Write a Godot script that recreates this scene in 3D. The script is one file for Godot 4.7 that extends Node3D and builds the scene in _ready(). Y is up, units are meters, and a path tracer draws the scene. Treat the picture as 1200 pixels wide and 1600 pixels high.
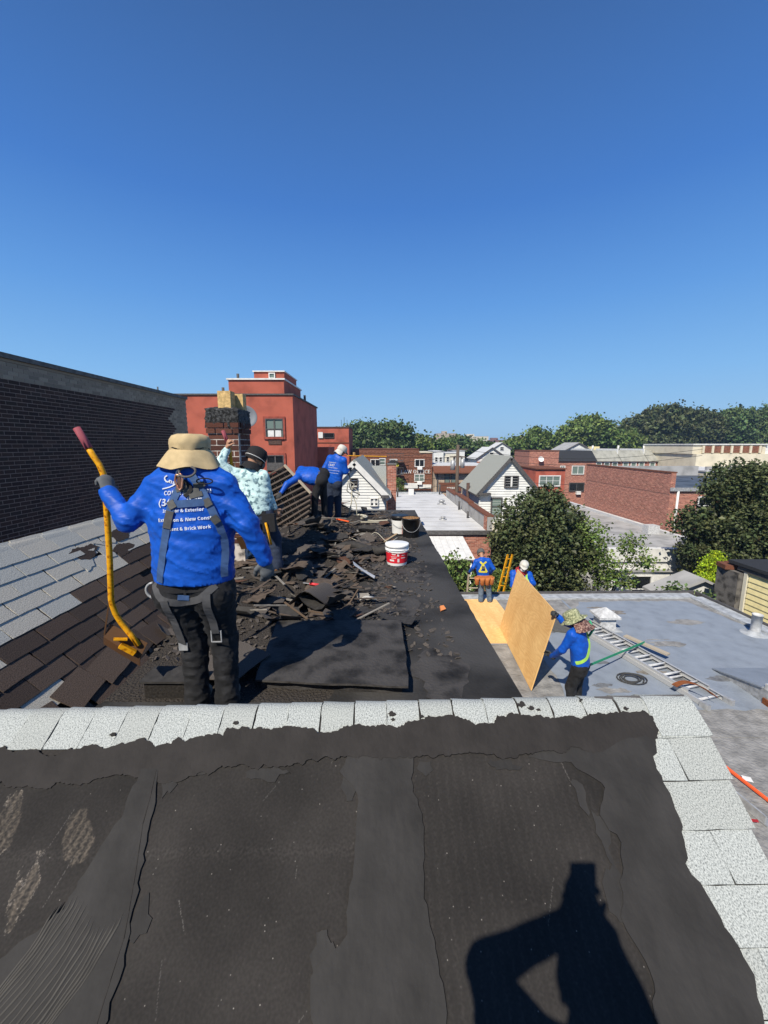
extends Node3D

var M := {}
var taken := {}
var rng := RandomNumberGenerator.new()
const CAM := Vector3(0, 10, 0)


func _ready() -> void:
	rng.seed = 77
	setup_camera_sky_sun()
	setup_materials()
	build_ground_and_streets()
	build_near_roof()
	build_work_roof()
	build_left_slope()
	build_left_wall()
	build_lower_roof()
	build_near_houses()
	build_far_blocks()
	build_trees()
	build_chimney()
	build_debris()
	build_roof_objects()
	build_lower_objects()
	build_people()


func setup_camera_sky_sun() -> void:
	var cam := Camera3D.new()
	cam.name = "camera"
	cam.fov = 102.68
	cam.near = 0.05
	cam.far = 4000.0
	cam.position = CAM
	cam.rotation_degrees = Vector3(-9.317, 0, 0)
	add_child(cam)
	cam.current = true
	var env := Environment.new()
	env.background_mode = Environment.BG_SKY
	var sky := Sky.new()
	var pano := PanoramaSkyMaterial.new()
	pano.panorama = sky_picture()
	sky.sky_material = pano
	env.sky = sky
	env.tonemap_mode = Environment.TONE_MAPPER_LINEAR
	env.tonemap_exposure = 1.22
	env.sdfgi_enabled = true
	env.ssao_enabled = true
	env.ssil_enabled = true
	env.fog_enabled = true
	env.fog_density = 0.0005
	env.fog_light_color = Color(0.66, 0.78, 0.93)
	var we := WorldEnvironment.new()
	we.name = "world"
	we.environment = env
	add_child(we)
	var sun := DirectionalLight3D.new()
	sun.name = "sun"
	sun.light_energy = 1.55
	sun.light_color = Color(1.0, 0.965, 0.9)
	sun.light_angular_distance = 0.5
	sun.shadow_enabled = true
	add_child(sun)
	# sunlight travels ahead, down and to the right
	sun.look_at_from_position(Vector3.ZERO, Vector3(0.341, -0.722, -0.602), Vector3.UP)


# clear air only: a gradient with height, a little paler towards the sun's side of the sky
func sky_picture() -> ImageTexture:
	var stops := [[-2.0, Color8(168, 203, 232)], [0.0, Color8(164, 202, 234)], [4.0, Color8(151, 196, 236)], [8.5, Color8(132, 186, 238)], [17.0, Color8(100, 158, 226)], [27.0, Color8(73, 127, 203)], [42.0, Color8(62, 103, 164)], [65.0, Color8(55, 92, 150)], [90.0, Color8(52, 88, 145)]]
	var im := Image.create(1024, 512, false, Image.FORMAT_RGBF)
	for y in 512:
		var el := 90.0 - (y + 0.5) / 512.0 * 180.0
		var c := Color(0.17, 0.17, 0.165)
		if el > -1.5:
			for k in stops.size() - 1:
				if el >= stops[k][0] and el <= stops[k + 1][0]:
					var t: float = (el - stops[k][0]) / (stops[k + 1][0] - stops[k][0])
					c = (stops[k][1] as Color).lerp(stops[k + 1][1], t)
			c = c.srgb_to_linear() * 0.82
		im.fill_rect(Rect2i(0, y, 1024, 1), c)
	return ImageTexture.create_from_image(im)


# ---------------------------------------------------------------- naming and nodes
func numbered(called: String) -> String:
	taken[called] = taken.get(called, -1) + 1
	return called if taken[called] == 0 else "%s_%03d" % [called, taken[called]]


func meta(o: Node, label: String, category: String, group := "") -> void:
	o.set_meta("label", label)
	o.set_meta("category", category)
	if group != "":
		o.set_meta("group", group)


func thing(called: String, label: String, category: String, at := Vector3.ZERO, group := "") -> Node3D:
	var o := Node3D.new()
	o.name = numbered(called)
	add_child(o)
	o.position = at
	meta(o, label, category, group)
	return o


func solo(called: String, m: Mesh, material: Material, label: String, category: String, at := Vector3.ZERO, group := "") -> MeshInstance3D:
	var o := MeshInstance3D.new()
	o.name = numbered(called)
	o.mesh = m
	o.material_override = material
	add_child(o)
	o.position = at
	meta(o, label, category, group)
	return o


func struct(called: String, m: Mesh, material: Material) -> MeshInstance3D:
	var o := MeshInstance3D.new()
	o.name = numbered(called)
	o.mesh = m
	o.material_override = material
	add_child(o)
	o.set_meta("kind", "structure")
	return o


func origin_of(o: Node3D) -> Vector3:
	var p := Vector3.ZERO
	var n: Node = o
	while n is Node3D and n != self:
		p += (n as Node3D).position
		n = n.get_parent()
	return p


# a part whose mesh is given in world coordinates
func part(called: String, m: Mesh, material: Material, parent: Node3D, stuff := false) -> MeshInstance3D:
	var o := MeshInstance3D.new()
	o.name = called
	o.mesh = m
	o.material_override = material
	parent.add_child(o, true)
	o.position = -origin_of(parent)
	if stuff:
		o.set_meta("kind", "stuff")
	return o


# a part placed by a transform given in world coordinates
func placed(called: String, m: Mesh, material: Material, parent: Node3D, xf: Transform3D) -> MeshInstance3D:
	var o := MeshInstance3D.new()
	o.name = called
	o.mesh = m
	o.material_override = material
	parent.add_child(o, true)
	xf.origin -= origin_of(parent)
	o.transform = xf
	return o


var boxes := {}
func box_mesh(s: Vector3) -> BoxMesh:
	var key := "%.4f %.4f %.4f" % [s.x, s.y, s.z]
	if not boxes.has(key):
		var b := BoxMesh.new()
		b.size = s
		boxes[key] = b
	return boxes[key]


func bx(called: String, c: Vector3, s: Vector3, material: Material, parent: Node3D, basis := Basis.IDENTITY) -> MeshInstance3D:
	return placed(called, box_mesh(s), material, parent, Transform3D(basis, c))


# box between two corners
func bc(called: String, a: Vector3, b: Vector3, material: Material, parent: Node3D) -> MeshInstance3D:
	return bx(called, (a + b) / 2.0, (b - a).abs(), material, parent)


func many(called: String, m: Mesh, material: Material, parent: Node3D, xfs: Array, cols := []) -> MultiMeshInstance3D:
	var mm := MultiMesh.new()
	mm.transform_format = MultiMesh.TRANSFORM_3D
	mm.use_colors = cols.size() > 0
	mm.mesh = m
	mm.instance_count = xfs.size()
	for i in xfs.size():
		mm.set_instance_transform(i, xfs[i])
		if cols.size():
			mm.set_instance_color(i, cols[i])
	var o := MultiMeshInstance3D.new()
	o.name = called
	o.multimesh = mm
	o.material_override = material
	parent.add_child(o, true)
	if parent != self:
		o.position = -origin_of(parent)
	o.set_meta("kind", "stuff")
	return o


# ---------------------------------------------------------------- mesh building
func begin(smooth := false) -> SurfaceTool:
	var st := SurfaceTool.new()
	st.begin(Mesh.PRIMITIVE_TRIANGLES)
	st.set_smooth_group(0 if smooth else -1)
	return st


func done(st: SurfaceTool) -> ArrayMesh:
	st.generate_normals()
	return st.commit()


# corners run anticlockwise as seen from outside
func tri(st: SurfaceTool, a: Vector3, b: Vector3, c: Vector3) -> void:
	st.add_vertex(a)
	st.add_vertex(c)
	st.add_vertex(b)


func quad(st: SurfaceTool, a: Vector3, b: Vector3, c: Vector3, d: Vector3) -> void:
	tri(st, a, b, c)
	tri(st, a, c, d)


func add_box(st: SurfaceTool, c: Vector3, s: Vector3, b := Basis.IDENTITY) -> void:
	var h := s / 2.0
	var p := []
	for i in 8:
		p.append(c + b * Vector3(h.x if i & 1 else -h.x, h.y if i & 2 else -h.y, h.z if i & 4 else -h.z))
	quad(st, p[4], p[5], p[7], p[6])
	quad(st, p[1], p[0], p[2], p[3])
	quad(st, p[5], p[1], p[3], p[7])
	quad(st, p[0], p[4], p[6], p[2])
	quad(st, p[6], p[7], p[3], p[2])
	quad(st, p[0], p[1], p[5], p[4])


# a bar of rectangular section between two points; wide lies along "side"
func add_bar(st: SurfaceTool, a: Vector3, b: Vector3, wide: float, thick: float, side := Vector3.ZERO) -> void:
	var z := (b - a).normalized()
	var x := side
	if x == Vector3.ZERO:
		x = Vector3.UP.cross(z)
		if x.length() < 0.1:
			x = Vector3.RIGHT
	x = (x - z * x.dot(z)).normalized()
	var y := z.cross(x)
	add_box(st, (a + b) / 2.0, Vector3(wide, thick, a.distance_to(b)), Basis(x, y, z))


func bar(a: Vector3, b: Vector3, wide: float, thick: float, side := Vector3.ZERO) -> ArrayMesh:
	var st := begin()
	add_bar(st, a, b, wide, thick, side)
	return done(st)


func add_tube(st: SurfaceTool, pts: Array, radii: Array, sides := 8, caps := true) -> void:
	var rings := []
	var n := pts.size()
	var side := Vector3.ZERO
	for i in n:
		var dir: Vector3 = ((pts[min(i + 1, n - 1)] as Vector3) - (pts[max(i - 1, 0)] as Vector3)).normalized()
		if side == Vector3.ZERO:
			side = dir.cross(Vector3.UP if absf(dir.y) < 0.9 else Vector3.RIGHT).normalized()
		side = (side - dir * side.dot(dir)).normalized()
		var up := dir.cross(side)
		var ring := []
		var r: float = radii[min(i, radii.size() - 1)]
		for k in sides:
			var t := TAU * k / sides
			ring.append((pts[i] as Vector3) + side * cos(t) * r + up * sin(t) * r)
		rings.append(ring)
	for i in n - 1:
		for k in sides:
			var k2 := (k + 1) % sides
			quad(st, rings[i][k], rings[i][k2], rings[i + 1][k2], rings[i + 1][k])
	if caps:
		for k in range(1, sides - 1):
			tri(st, rings[0][0], rings[0][k + 1], rings[0][k])
			tri(st, rings[n - 1][0], rings[n - 1][k], rings[n - 1][k + 1])


func tube(pts: Array, radii: Array, sides := 8) -> ArrayMesh:
	var st := begin(true)
	add_tube(st, pts, radii, sides)
	return done(st)


# [radius, height] pairs from the bottom up, turned about y
func add_lathe(st: SurfaceTool, prof: Array, at: Vector3, sides := 20, b := Basis.IDENTITY) -> void:
	for i in prof.size() - 1:
		for k in sides:
			var t0 := TAU * k / sides
			var t1 := TAU * (k + 1) / sides
			var a := at + b * Vector3(cos(t0) * prof[i][0], prof[i][1], -sin(t0) * prof[i][0])
			var c := at + b * Vector3(cos(t1) * prof[i][0], prof[i][1], -sin(t1) * prof[i][0])
			var d := at + b * Vector3(cos(t1) * prof[i + 1][0], prof[i + 1][1], -sin(t1) * prof[i + 1][0])
			var e := at + b * Vector3(cos(t0) * prof[i + 1][0], prof[i + 1][1], -sin(t0) * prof[i + 1][0])
			if prof[i][0] > 0.0001:
				tri(st, a, c, d)
			if prof[i + 1][0] > 0.0001:
				tri(st, a, d, e)


func lathe(prof: Array, at: Vector3, sides := 20, b := Basis.IDENTITY, smooth := true) -> ArrayMesh:
	var st := begin(smooth)
	add_lathe(st, prof, at, sides, b)
	return done(st)


# a polygon (x, y of the transform) given thickness along its z; the front is at +z
func add_plate(st: SurfaceTool, poly: PackedVector2Array, xf: Transform3D, thick: float) -> void:
	if Geometry2D.is_polygon_clockwise(poly):
		poly.reverse()
	var ids := Geometry2D.triangulate_polygon(poly)
	for i in range(0, ids.size(), 3):
		var a := poly[ids[i]]
		var b := poly[ids[i + 1]]
		var c := poly[ids[i + 2]]
		if (b - a).cross(c - a) < 0.0:
			var s := b
			b = c
			c = s
		tri(st, xf * Vector3(a.x, a.y, thick), xf * Vector3(b.x, b.y, thick), xf * Vector3(c.x, c.y, thick))
		tri(st, xf * Vector3(a.x, a.y, 0), xf * Vector3(c.x, c.y, 0), xf * Vector3(b.x, b.y, 0))
	for i in poly.size():
		var p := poly[i]
		var q := poly[(i + 1) % poly.size()]
		quad(st, xf * Vector3(p.x, p.y, 0), xf * Vector3(q.x, q.y, 0), xf * Vector3(q.x, q.y, thick), xf * Vector3(p.x, p.y, thick))


func plate(poly: PackedVector2Array, xf: Transform3D, thick: float) -> ArrayMesh:
	var st := begin()
	add_plate(st, poly, xf, thick)
	return done(st)


# a ground-plan polygon (x, z) raised from y0 to y1
func block(plan: Array, y0: float, y1: float) -> ArrayMesh:
	var p := PackedVector2Array()
	for q in plan:
		p.append(Vector2(q[0], -q[1]))
	return plate(p, Transform3D(Basis(Vector3.RIGHT, Vector3(0, 0, -1), Vector3.UP), Vector3(0, y0, 0)), y1 - y0)


# a strip of cloth: a row of points with a side direction at each, given thickness along a normal at each
func add_ribbon(st: SurfaceTool, pts: Array, sides: Array, normals: Array, wide: float, thick: float) -> void:
	var n := pts.size()
	for i in n - 1:
		var q := []
		for j in [i, i + 1]:
			var p: Vector3 = pts[j]
			var s: Vector3 = sides[j] * wide / 2.0
			var u: Vector3 = normals[j] * thick
			q.append([p - s, p + s, p + s + u, p - s + u])
		for e in 4:
			var f := (e + 1) % 4
			quad(st, q[0][e], q[1][e], q[1][f], q[0][f])
		if i == 0:
			quad(st, q[0][0], q[0][1], q[0][2], q[0][3])
		if i == n - 2:
			quad(st, q[1][3], q[1][2], q[1][1], q[1][0])


# adds shaky points along a closed outline
func ragged(pts: Array, step: float, amount: float, seed_: int) -> PackedVector2Array:
	var r := RandomNumberGenerator.new()
	r.seed = seed_
	var out := PackedVector2Array()
	for i in pts.size():
		var a: Vector2 = pts[i]
		var b: Vector2 = pts[(i + 1) % pts.size()]
		var n := maxi(1, int(a.distance_to(b) / step))
		for k in n:
			var p := a.lerp(b, float(k) / n)
			out.append(p + Vector2(r.randf_range(-1, 1), r.randf_range(-1, 1)) * amount)
	return out


# ---------------------------------------------------------------- materials
func lin(r: float, g: float, b: float) -> Color:
	return Color(r, g, b).linear_to_srgb()


func noise_tex(freq: float, octaves: int, stops: Array, size := 512, seed_ := 1, normal := false, strength := 4.0, kind := FastNoiseLite.TYPE_SIMPLEX_SMOOTH) -> NoiseTexture2D:
	var n := FastNoiseLite.new()
	n.noise_type = kind
	n.frequency = freq
	n.fractal_octaves = octaves
	n.seed = seed_
	var t := NoiseTexture2D.new()
	t.width = size
	t.height = size
	t.seamless = true
	t.noise = n
	if normal:
		t.as_normal_map = true
		t.bump_strength = strength
	elif stops.size():
		var g := Gradient.new()
		var off := PackedFloat32Array()
		var col := PackedColorArray()
		for s in stops:
			off.append(s[0])
			col.append(s[1])
		g.offsets = off
		g.colors = col
		t.color_ramp = g
	return t


func grey(v: float) -> Color:
	return Color(v, v, v)


func mat(key: String, col: Color, rough := 0.9, tex: Texture2D = null, scale := 1.0, bump: Texture2D = null, bump_cm := 0.0, world := true) -> StandardMaterial3D:
	var m := StandardMaterial3D.new()
	m.resource_name = key
	m.albedo_color = col
	m.roughness = rough
	m.metallic_specular = 0.35
	if tex or bump:
		m.uv1_triplanar = true
		m.uv1_world_triplanar = world
		m.uv1_scale = Vector3.ONE * scale
	if tex:
		m.albedo_texture = tex
	if bump:
		m.heightmap_enabled = true
		m.heightmap_texture = bump
		m.heightmap_scale = bump_cm
	M[key] = m
	return m


func setup_materials() -> void:
	var soft := noise_tex(0.012, 5, [[0.0, grey(0.70)], [0.5, grey(0.86)], [1.0, grey(1.0)]], 512, 3)
	var stain := noise_tex(0.008, 5, [[0.0, grey(0.42)], [0.38, grey(0.78)], [0.55, grey(0.92)], [1.0, grey(1.0)]], 512, 8)
	var fine := noise_tex(0.09, 4, [[0.0, grey(0.62)], [0.5, grey(0.83)], [1.0, grey(1.0)]], 512, 5)
	var rows := noise_tex(0.02, 4, [[0.0, grey(0.6)], [0.5, grey(0.85)], [1.0, grey(1.0)]], 512, 15)
	var granule := noise_tex(0.2, 3, [[0.0, Color8(84, 86, 88)], [0.3, Color8(150, 153, 154)], [0.42, Color8(203, 206, 206)], [0.58, Color8(234, 236, 235)], [1.0, Color8(255, 255, 255)]], 1024, 21)
	var granule_dark := noise_tex(0.2, 3, [[0.0, grey(0.25)], [0.35, grey(0.6)], [0.55, Color(0.85, 0.8, 0.78)], [1.0, Color(1, 1, 1)]], 512, 22)
	var relief := noise_tex(0.06, 5, [], 512, 31)
	var relief_grain := noise_tex(0.16, 3, [], 512, 32)
	var cloud := noise_tex(0.006, 6, [[0.0, grey(0.55)], [0.35, grey(0.8)], [0.6, grey(0.93)], [1.0, grey(1.0)]], 512, 44)
	var streak := noise_tex(0.01, 6, [[0.0, grey(0.74)], [0.35, grey(0.88)], [0.6, grey(0.96)], [1.0, grey(1.0)]], 512, 55)
	var faint := noise_tex(0.012, 6, [[0.0, grey(0.86)], [0.4, grey(0.94)], [1.0, grey(1.0)]], 512, 56)
	M.tex_soft = soft
	M.tex_fine = fine
	M.tex_stain = stain
	M.tex_relief = relief
	M.tex_relief_grain = relief_grain

	mat("ground", lin(0.09, 0.09, 0.088), 0.95, cloud, 0.05)
	mat("asphalt", lin(0.055, 0.055, 0.057), 0.95, cloud, 0.1)
	mat("paving", lin(0.3, 0.29, 0.27), 0.95, soft, 0.2)
	mat("grass", lin(0.05, 0.09, 0.025), 0.95, soft, 0.3)
	mat("tar", lin(0.04, 0.038, 0.036), 0.82, cloud, 0.7, relief_grain, 0.25)
	mat("tar_coat", lin(0.039, 0.0372, 0.0365), 0.78, soft, 0.8, relief, 0.3)
	mat("tar_edge", lin(0.033, 0.0295, 0.028), 0.78, soft, 1.0, relief, 0.3)
	mat("tar_comb", lin(0.085, 0.08, 0.072), 0.8, soft, 2.0)
	mat("deck", lin(0.056, 0.0545, 0.054), 0.86, cloud, 0.35, relief_grain, 0.4)
	mat("deck_patch", lin(0.062, 0.058, 0.056), 0.8, stain, 0.8, relief, 0.5)
	mat("granule", lin(0.55, 0.57, 0.555), 0.95, granule, 0.85, relief_grain, 0.12)
	mat("granule_soft", lin(0.51, 0.525, 0.505), 0.95, granule, 0.95, relief_grain, 0.12)
	mat("roof_stain", lin(0.215, 0.225, 0.24), 0.7, soft, 1.2)
	mat("roof_stain_brown", lin(0.27, 0.25, 0.225), 0.8, soft, 1.2)
	mat("granule_worn", lin(0.59, 0.575, 0.53), 0.95, granule, 0.75, relief_grain, 0.12)
	mat("granule_dull", lin(0.66, 0.61, 0.53), 0.95, granule, 0.75, relief_grain, 0.12)
	for k in 3:
		mat("shingle_bare_%d" % k, [lin(0.125, 0.097, 0.082), lin(0.098, 0.079, 0.069), lin(0.15, 0.12, 0.10)][k], 0.95, granule_dark, 1.4, relief_grain, 0.15)
	mat("felt", lin(0.035, 0.031, 0.028), 0.95, fine, 1.0, relief, 0.4)
	mat("old_wood", lin(0.19, 0.13, 0.085), 0.9, fine, 3.0)
	mat("lath_dark", lin(0.14, 0.11, 0.09), 0.9, fine, 3.0)
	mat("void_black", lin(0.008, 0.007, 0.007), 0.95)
	mat("scrap_black", lin(0.055, 0.052, 0.05), 0.8, soft, 2.0, relief_grain, 0.2)
	mat("scrap_grey", lin(0.15, 0.142, 0.132), 0.92, granule_dark, 1.6, relief_grain, 0.15)
	mat("scrap_brown", lin(0.13, 0.10, 0.08), 0.92, soft, 2.0, relief_grain, 0.2)
	mat("scrap_pale", lin(0.3, 0.28, 0.25), 0.9, soft, 2.0)
	mat("scrap_rust", lin(0.14, 0.07, 0.045), 0.9, soft, 2.0)
	mat("rubble", lin(0.06, 0.052, 0.046), 0.92, fine, 1.2, relief, 1.5)

	mat("mortar_dark", lin(0.56, 0.42, 0.34), 0.95, fine, 2.0)
	for k in 4:
		mat("brick_dark_%d" % k, [lin(0.10, 0.056, 0.042), lin(0.078, 0.045, 0.036), lin(0.12, 0.068, 0.05), lin(0.092, 0.06, 0.046)][k], 0.9, fine, 3.0)
	for k in 2:
		mat("brick_tan_%d" % k, [lin(0.46, 0.37, 0.26), lin(0.52, 0.42, 0.30)][k], 0.9, fine, 3.0)
	mat("brick_any", Color.WHITE, 0.9, fine, 3.0)
	M.brick_any.vertex_color_use_as_albedo = true
	mat("coping", lin(0.2, 0.19, 0.17), 0.8, soft, 1.0)

	mat("membrane", lin(0.255, 0.29, 0.34), 0.6, faint, 0.35, relief, 0.4)
	mat("membrane_grey", lin(0.34, 0.335, 0.325), 0.75, soft, 0.5, relief, 1.2)
	mat("membrane_edge", lin(0.5, 0.53, 0.56), 0.7, soft, 0.6, relief, 0.6)
	mat("old_concrete", lin(0.17, 0.16, 0.15), 0.95, stain, 0.7, relief, 0.8)
	mat("seam", lin(0.42, 0.45, 0.49), 0.6, soft, 1.0)
	mat("white_roof", lin(0.62, 0.625, 0.63), 0.8, faint, 0.12, relief, 0.3)
	mat("pale_roof", lin(0.40, 0.40, 0.40), 0.85, streak, 0.15)
	mat("blue_roof", lin(0.10, 0.12, 0.15), 0.6, cloud, 0.2)

	mat("stucco_red", lin(0.45, 0.12, 0.078), 0.9, streak, 0.12, relief, 0.4)
	mat("stucco_trim", lin(0.40, 0.10, 0.07), 0.9, soft, 0.4)
	mat("white_paint", lin(0.76, 0.76, 0.74), 0.6, faint, 0.4)
	mat("siding_white", lin(0.74, 0.75, 0.73), 0.6, faint, 0.3)
	mat("siding_cream", lin(0.70, 0.67, 0.56), 0.6, faint, 0.5)
	mat("siding_yellow", lin(0.92, 0.80, 0.42), 0.6, faint, 0.7)
	mat("cream_wall", lin(0.66, 0.60, 0.46), 0.85, faint, 0.12)
	mat("tan_wall", lin(0.6, 0.48, 0.36), 0.85, soft, 0.2)
	mat("trim_grey", lin(0.12, 0.115, 0.115), 0.7, soft, 1.0)
	mat("trim_brown", lin(0.12, 0.07, 0.055), 0.7, soft, 1.0)
	mat("roof_grey", lin(0.47, 0.49, 0.45), 0.95, noise_tex(0.1, 3, [[0.0, grey(0.5)], [0.5, grey(0.82)], [1.0, grey(1.0)]], 512, 60), 0.35)
	mat("roof_dark", lin(0.045, 0.048, 0.055), 0.9, fine, 0.6)
	mat("roof_sage", lin(0.36, 0.36, 0.32), 0.9, streak, 0.25)
	mat("terracotta", lin(0.24, 0.095, 0.055), 0.9, fine, 0.7)
	mat("glass_dark", lin(0.012, 0.014, 0.016), 0.08)
	M.glass_dark.metallic_specular = 0.5
	mat("glass_curtain", lin(0.15, 0.2, 0.18), 0.15)
	mat("metal", lin(0.62, 0.63, 0.64), 0.32, soft, 1.5)
	M.metal.metallic = 0.9
	mat("galvanised", lin(0.55, 0.56, 0.57), 0.45, soft, 1.2)
	M.galvanised.metallic = 0.3
	mat("aluminium", lin(0.72, 0.73, 0.74), 0.36, fine, 2.0)
	M.aluminium.metallic = 0.25
	mat("sheet_white", lin(0.7, 0.71, 0.72), 0.5, soft, 1.5)
	mat("black_plastic", lin(0.014, 0.014, 0.015), 0.4)
	mat("white_plastic", lin(0.8, 0.8, 0.79), 0.4)
	mat("red_label", lin(0.62, 0.02, 0.035), 0.45)
	mat("pink_label", lin(0.75, 0.4, 0.38), 0.5)
	mat("tan_lid", lin(0.36, 0.19, 0.07), 0.9, stain, 6.0)
	mat("orange_paint", lin(0.85, 0.13, 0.035), 0.5)
	mat("orange_bit", lin(0.6, 0.22, 0.08), 0.8)
	mat("red_plastic", lin(0.6, 0.04, 0.05), 0.4)
	mat("yellow_steel", lin(0.70, 0.335, 0.01), 0.42, noise_tex(0.03, 5, [[0.0, Color(0.35, 0.25, 0.2)], [0.25, Color(0.75, 0.62, 0.5)], [0.42, grey(1.0)], [1.0, grey(1.0)]], 256, 71), 3.0)
	mat("pink_grip", lin(0.42, 0.10, 0.13), 0.7, fine, 8.0)
	mat("rust_steel", lin(0.16, 0.08, 0.035), 0.7, fine, 6.0)
	mat("rope_cream", lin(0.5, 0.47, 0.37), 0.9)
	mat("rope_dark", lin(0.05, 0.05, 0.05), 0.9)
	mat("strap_green", lin(0.03, 0.28, 0.15), 0.7)
	mat("wood_new", lin(0.55, 0.40, 0.24), 0.8, fine, 3.0)
	mat("timber_pale", lin(0.6, 0.52, 0.4), 0.8, fine, 3.0)
	mat("leather_brown", lin(0.26, 0.085, 0.03), 0.7, soft, 3.0)
	mat("clay_pot", lin(0.80, 0.55, 0.24), 0.85, soft, 3.0)
	mat("mortar_pale", lin(0.62, 0.56, 0.51), 0.95, stain, 2.0)
	for k in 3:
		mat("brick_chimney_%d" % k, [lin(0.155, 0.062, 0.044), lin(0.12, 0.052, 0.04), lin(0.19, 0.08, 0.058)][k], 0.92, fine, 4.0, relief, 0.4)
	mat("roof_cement", lin(0.15, 0.155, 0.16), 0.55, noise_tex(0.03, 5, [[0.0, grey(0.2)], [0.42, grey(0.45)], [0.6, grey(0.75)], [1.0, grey(1.0)]], 256, 77), 2.5, relief, 2.5)
	mat("dish", lin(0.2, 0.22, 0.245), 0.6)
	mat("pole_wood", lin(0.17, 0.13, 0.1), 0.9, fine, 2.0)
	mat("wire", lin(0.03, 0.03, 0.03), 0.8)

	mat("brick_red", Color.WHITE, 0.92, brick_picture([Color(0.62, 0.40, 0.34), Color(0.57, 0.35, 0.29), Color(0.67, 0.45, 0.38)], Color(0.72, 0.60, 0.55), 5), 1.0 / 1.62)
	mat("brick_brown", Color.WHITE, 0.92, brick_picture([Color(0.48, 0.31, 0.24), Color(0.43, 0.27, 0.21), Color(0.52, 0.35, 0.28)], Color(0.45, 0.34, 0.28), 6), 1.0 / 1.62)
	mat("plywood", Color.WHITE, 0.75, ply_picture(), 1.0)
	M.plywood.uv1_triplanar = false
	mat("near_membrane", Color.WHITE, 0.84, roof_picture(), 1.0, relief_grain, 0.0)
	M.near_membrane.uv1_triplanar = false
	M.near_membrane.heightmap_enabled = false
	M.near_membrane.texture_repeat = false

	# cloth, skin and leaves
	var weave := noise_tex(0.02, 4, [[0.0, grey(0.8)], [1.0, grey(1.0)]], 256, 90)
	cloth("shirt_blue", lin(0.008, 0.10, 0.56), weave)
	M.shirt_blue.roughness = 0.48
	cloth("trousers_black", lin(0.032, 0.033, 0.037), noise_tex(0.012, 5, [[0.0, grey(0.5)], [0.6, grey(0.8)], [1.0, grey(1.0)]], 256, 91))
	cloth("jeans_dark", lin(0.03, 0.042, 0.075), weave)
	cloth("jeans_light", lin(0.17, 0.235, 0.33), noise_tex(0.02, 4, [[0.0, grey(0.6)], [1.0, grey(1.0)]], 256, 92))
	cloth("hat_khaki", lin(0.60, 0.46, 0.255), weave)
	cloth("hoodie_teal", Color.WHITE, noise_tex(0.022, 4, [[0.0, Color8(50, 70, 84)], [0.33, Color8(96, 132, 144)], [0.40, Color8(196, 222, 222)], [0.75, Color8(200, 230, 226)], [1.0, Color8(225, 242, 242)]], 256, 93))
	M.hoodie_teal.uv1_scale = Vector3.ONE * 2.6
	cloth("camo_green", Color.WHITE, noise_tex(0.02, 3, [[0.0, Color8(70, 78, 55)], [0.4, Color8(105, 112, 85)], [0.45, Color8(176, 178, 140)], [0.6, Color8(196, 196, 160)], [0.62, Color8(120, 126, 96)], [1.0, Color8(90, 96, 72)]], 256, 94))
	cloth("camo_brown", Color.WHITE, noise_tex(0.022, 3, [[0.0, Color8(56, 34, 34)], [0.42, Color8(84, 56, 54)], [0.46, Color8(160, 128, 118)], [0.56, Color8(190, 166, 150)], [0.6, Color8(92, 60, 58)], [1.0, Color8(58, 38, 40)]], 256, 95))
	cloth("cloth_black", lin(0.016, 0.016, 0.018), null)
	cloth("cloth_grey", lin(0.12, 0.12, 0.115), weave)
	cloth("cloth_white", lin(0.68, 0.66, 0.6), weave)
	cloth("cloth_red", lin(0.42, 0.03, 0.04), weave)
	cloth("glove_grey", lin(0.13, 0.14, 0.15), weave)
	cloth("glove_dark", lin(0.05, 0.055, 0.06), weave)
	cloth("web_blue", lin(0.06, 0.12, 0.27), weave)
	cloth("web_grey", lin(0.09, 0.09, 0.095), weave)
	cloth("web_lime", lin(0.42, 0.75, 0.12), weave)
	cloth("web_yellow", lin(0.75, 0.68, 0.08), weave)
	cloth("boots_tan", lin(0.33, 0.16, 0.07), weave)
	cloth("boots_grey", lin(0.2, 0.17, 0.14), weave)
	cloth("tool_leather", lin(0.55, 0.20, 0.065), weave)
	mat("print_white", lin(0.66, 0.70, 0.78), 0.7)
	mat("skin", lin(0.40, 0.22, 0.14), 0.55)
	mat("skin_dark", lin(0.22, 0.11, 0.07), 0.55)
	mat("eye_white", lin(0.7, 0.68, 0.65), 0.3)
	mat("hair", lin(0.012, 0.01, 0.009), 0.6)
	mat("copper", lin(0.72, 0.36, 0.22), 0.35)
	M.copper.metallic = 0.8
	mat("bark", lin(0.10, 0.08, 0.06), 0.95, fine, 1.5)
	for k in 4:
		leaf("leaf_%d" % k, [Color(0.066, 0.084, 0.034), Color(0.10, 0.15, 0.036), Color(0.27, 0.38, 0.018), Color(0.075, 0.118, 0.04)][k])


func cloth(key: String, col: Color, tex: Texture2D) -> void:
	mat(key, col, 0.85, tex, 3.0, M.tex_relief_grain, 0.04, false)
	M[key].rim_enabled = true
	M[key].rim = 0.12
	M[key].rim_tint = 0.7


func leaf(key: String, c: Color) -> void:
	var m := mat(key, Color.WHITE, 0.5)
	m.vertex_color_use_as_albedo = true
	m.backlight_enabled = true
	m.backlight = Color(0.25, 0.32, 0.12)
	m.set_meta("leaf", c)
	m.cull_mode = BaseMaterial3D.CULL_DISABLED


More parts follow.
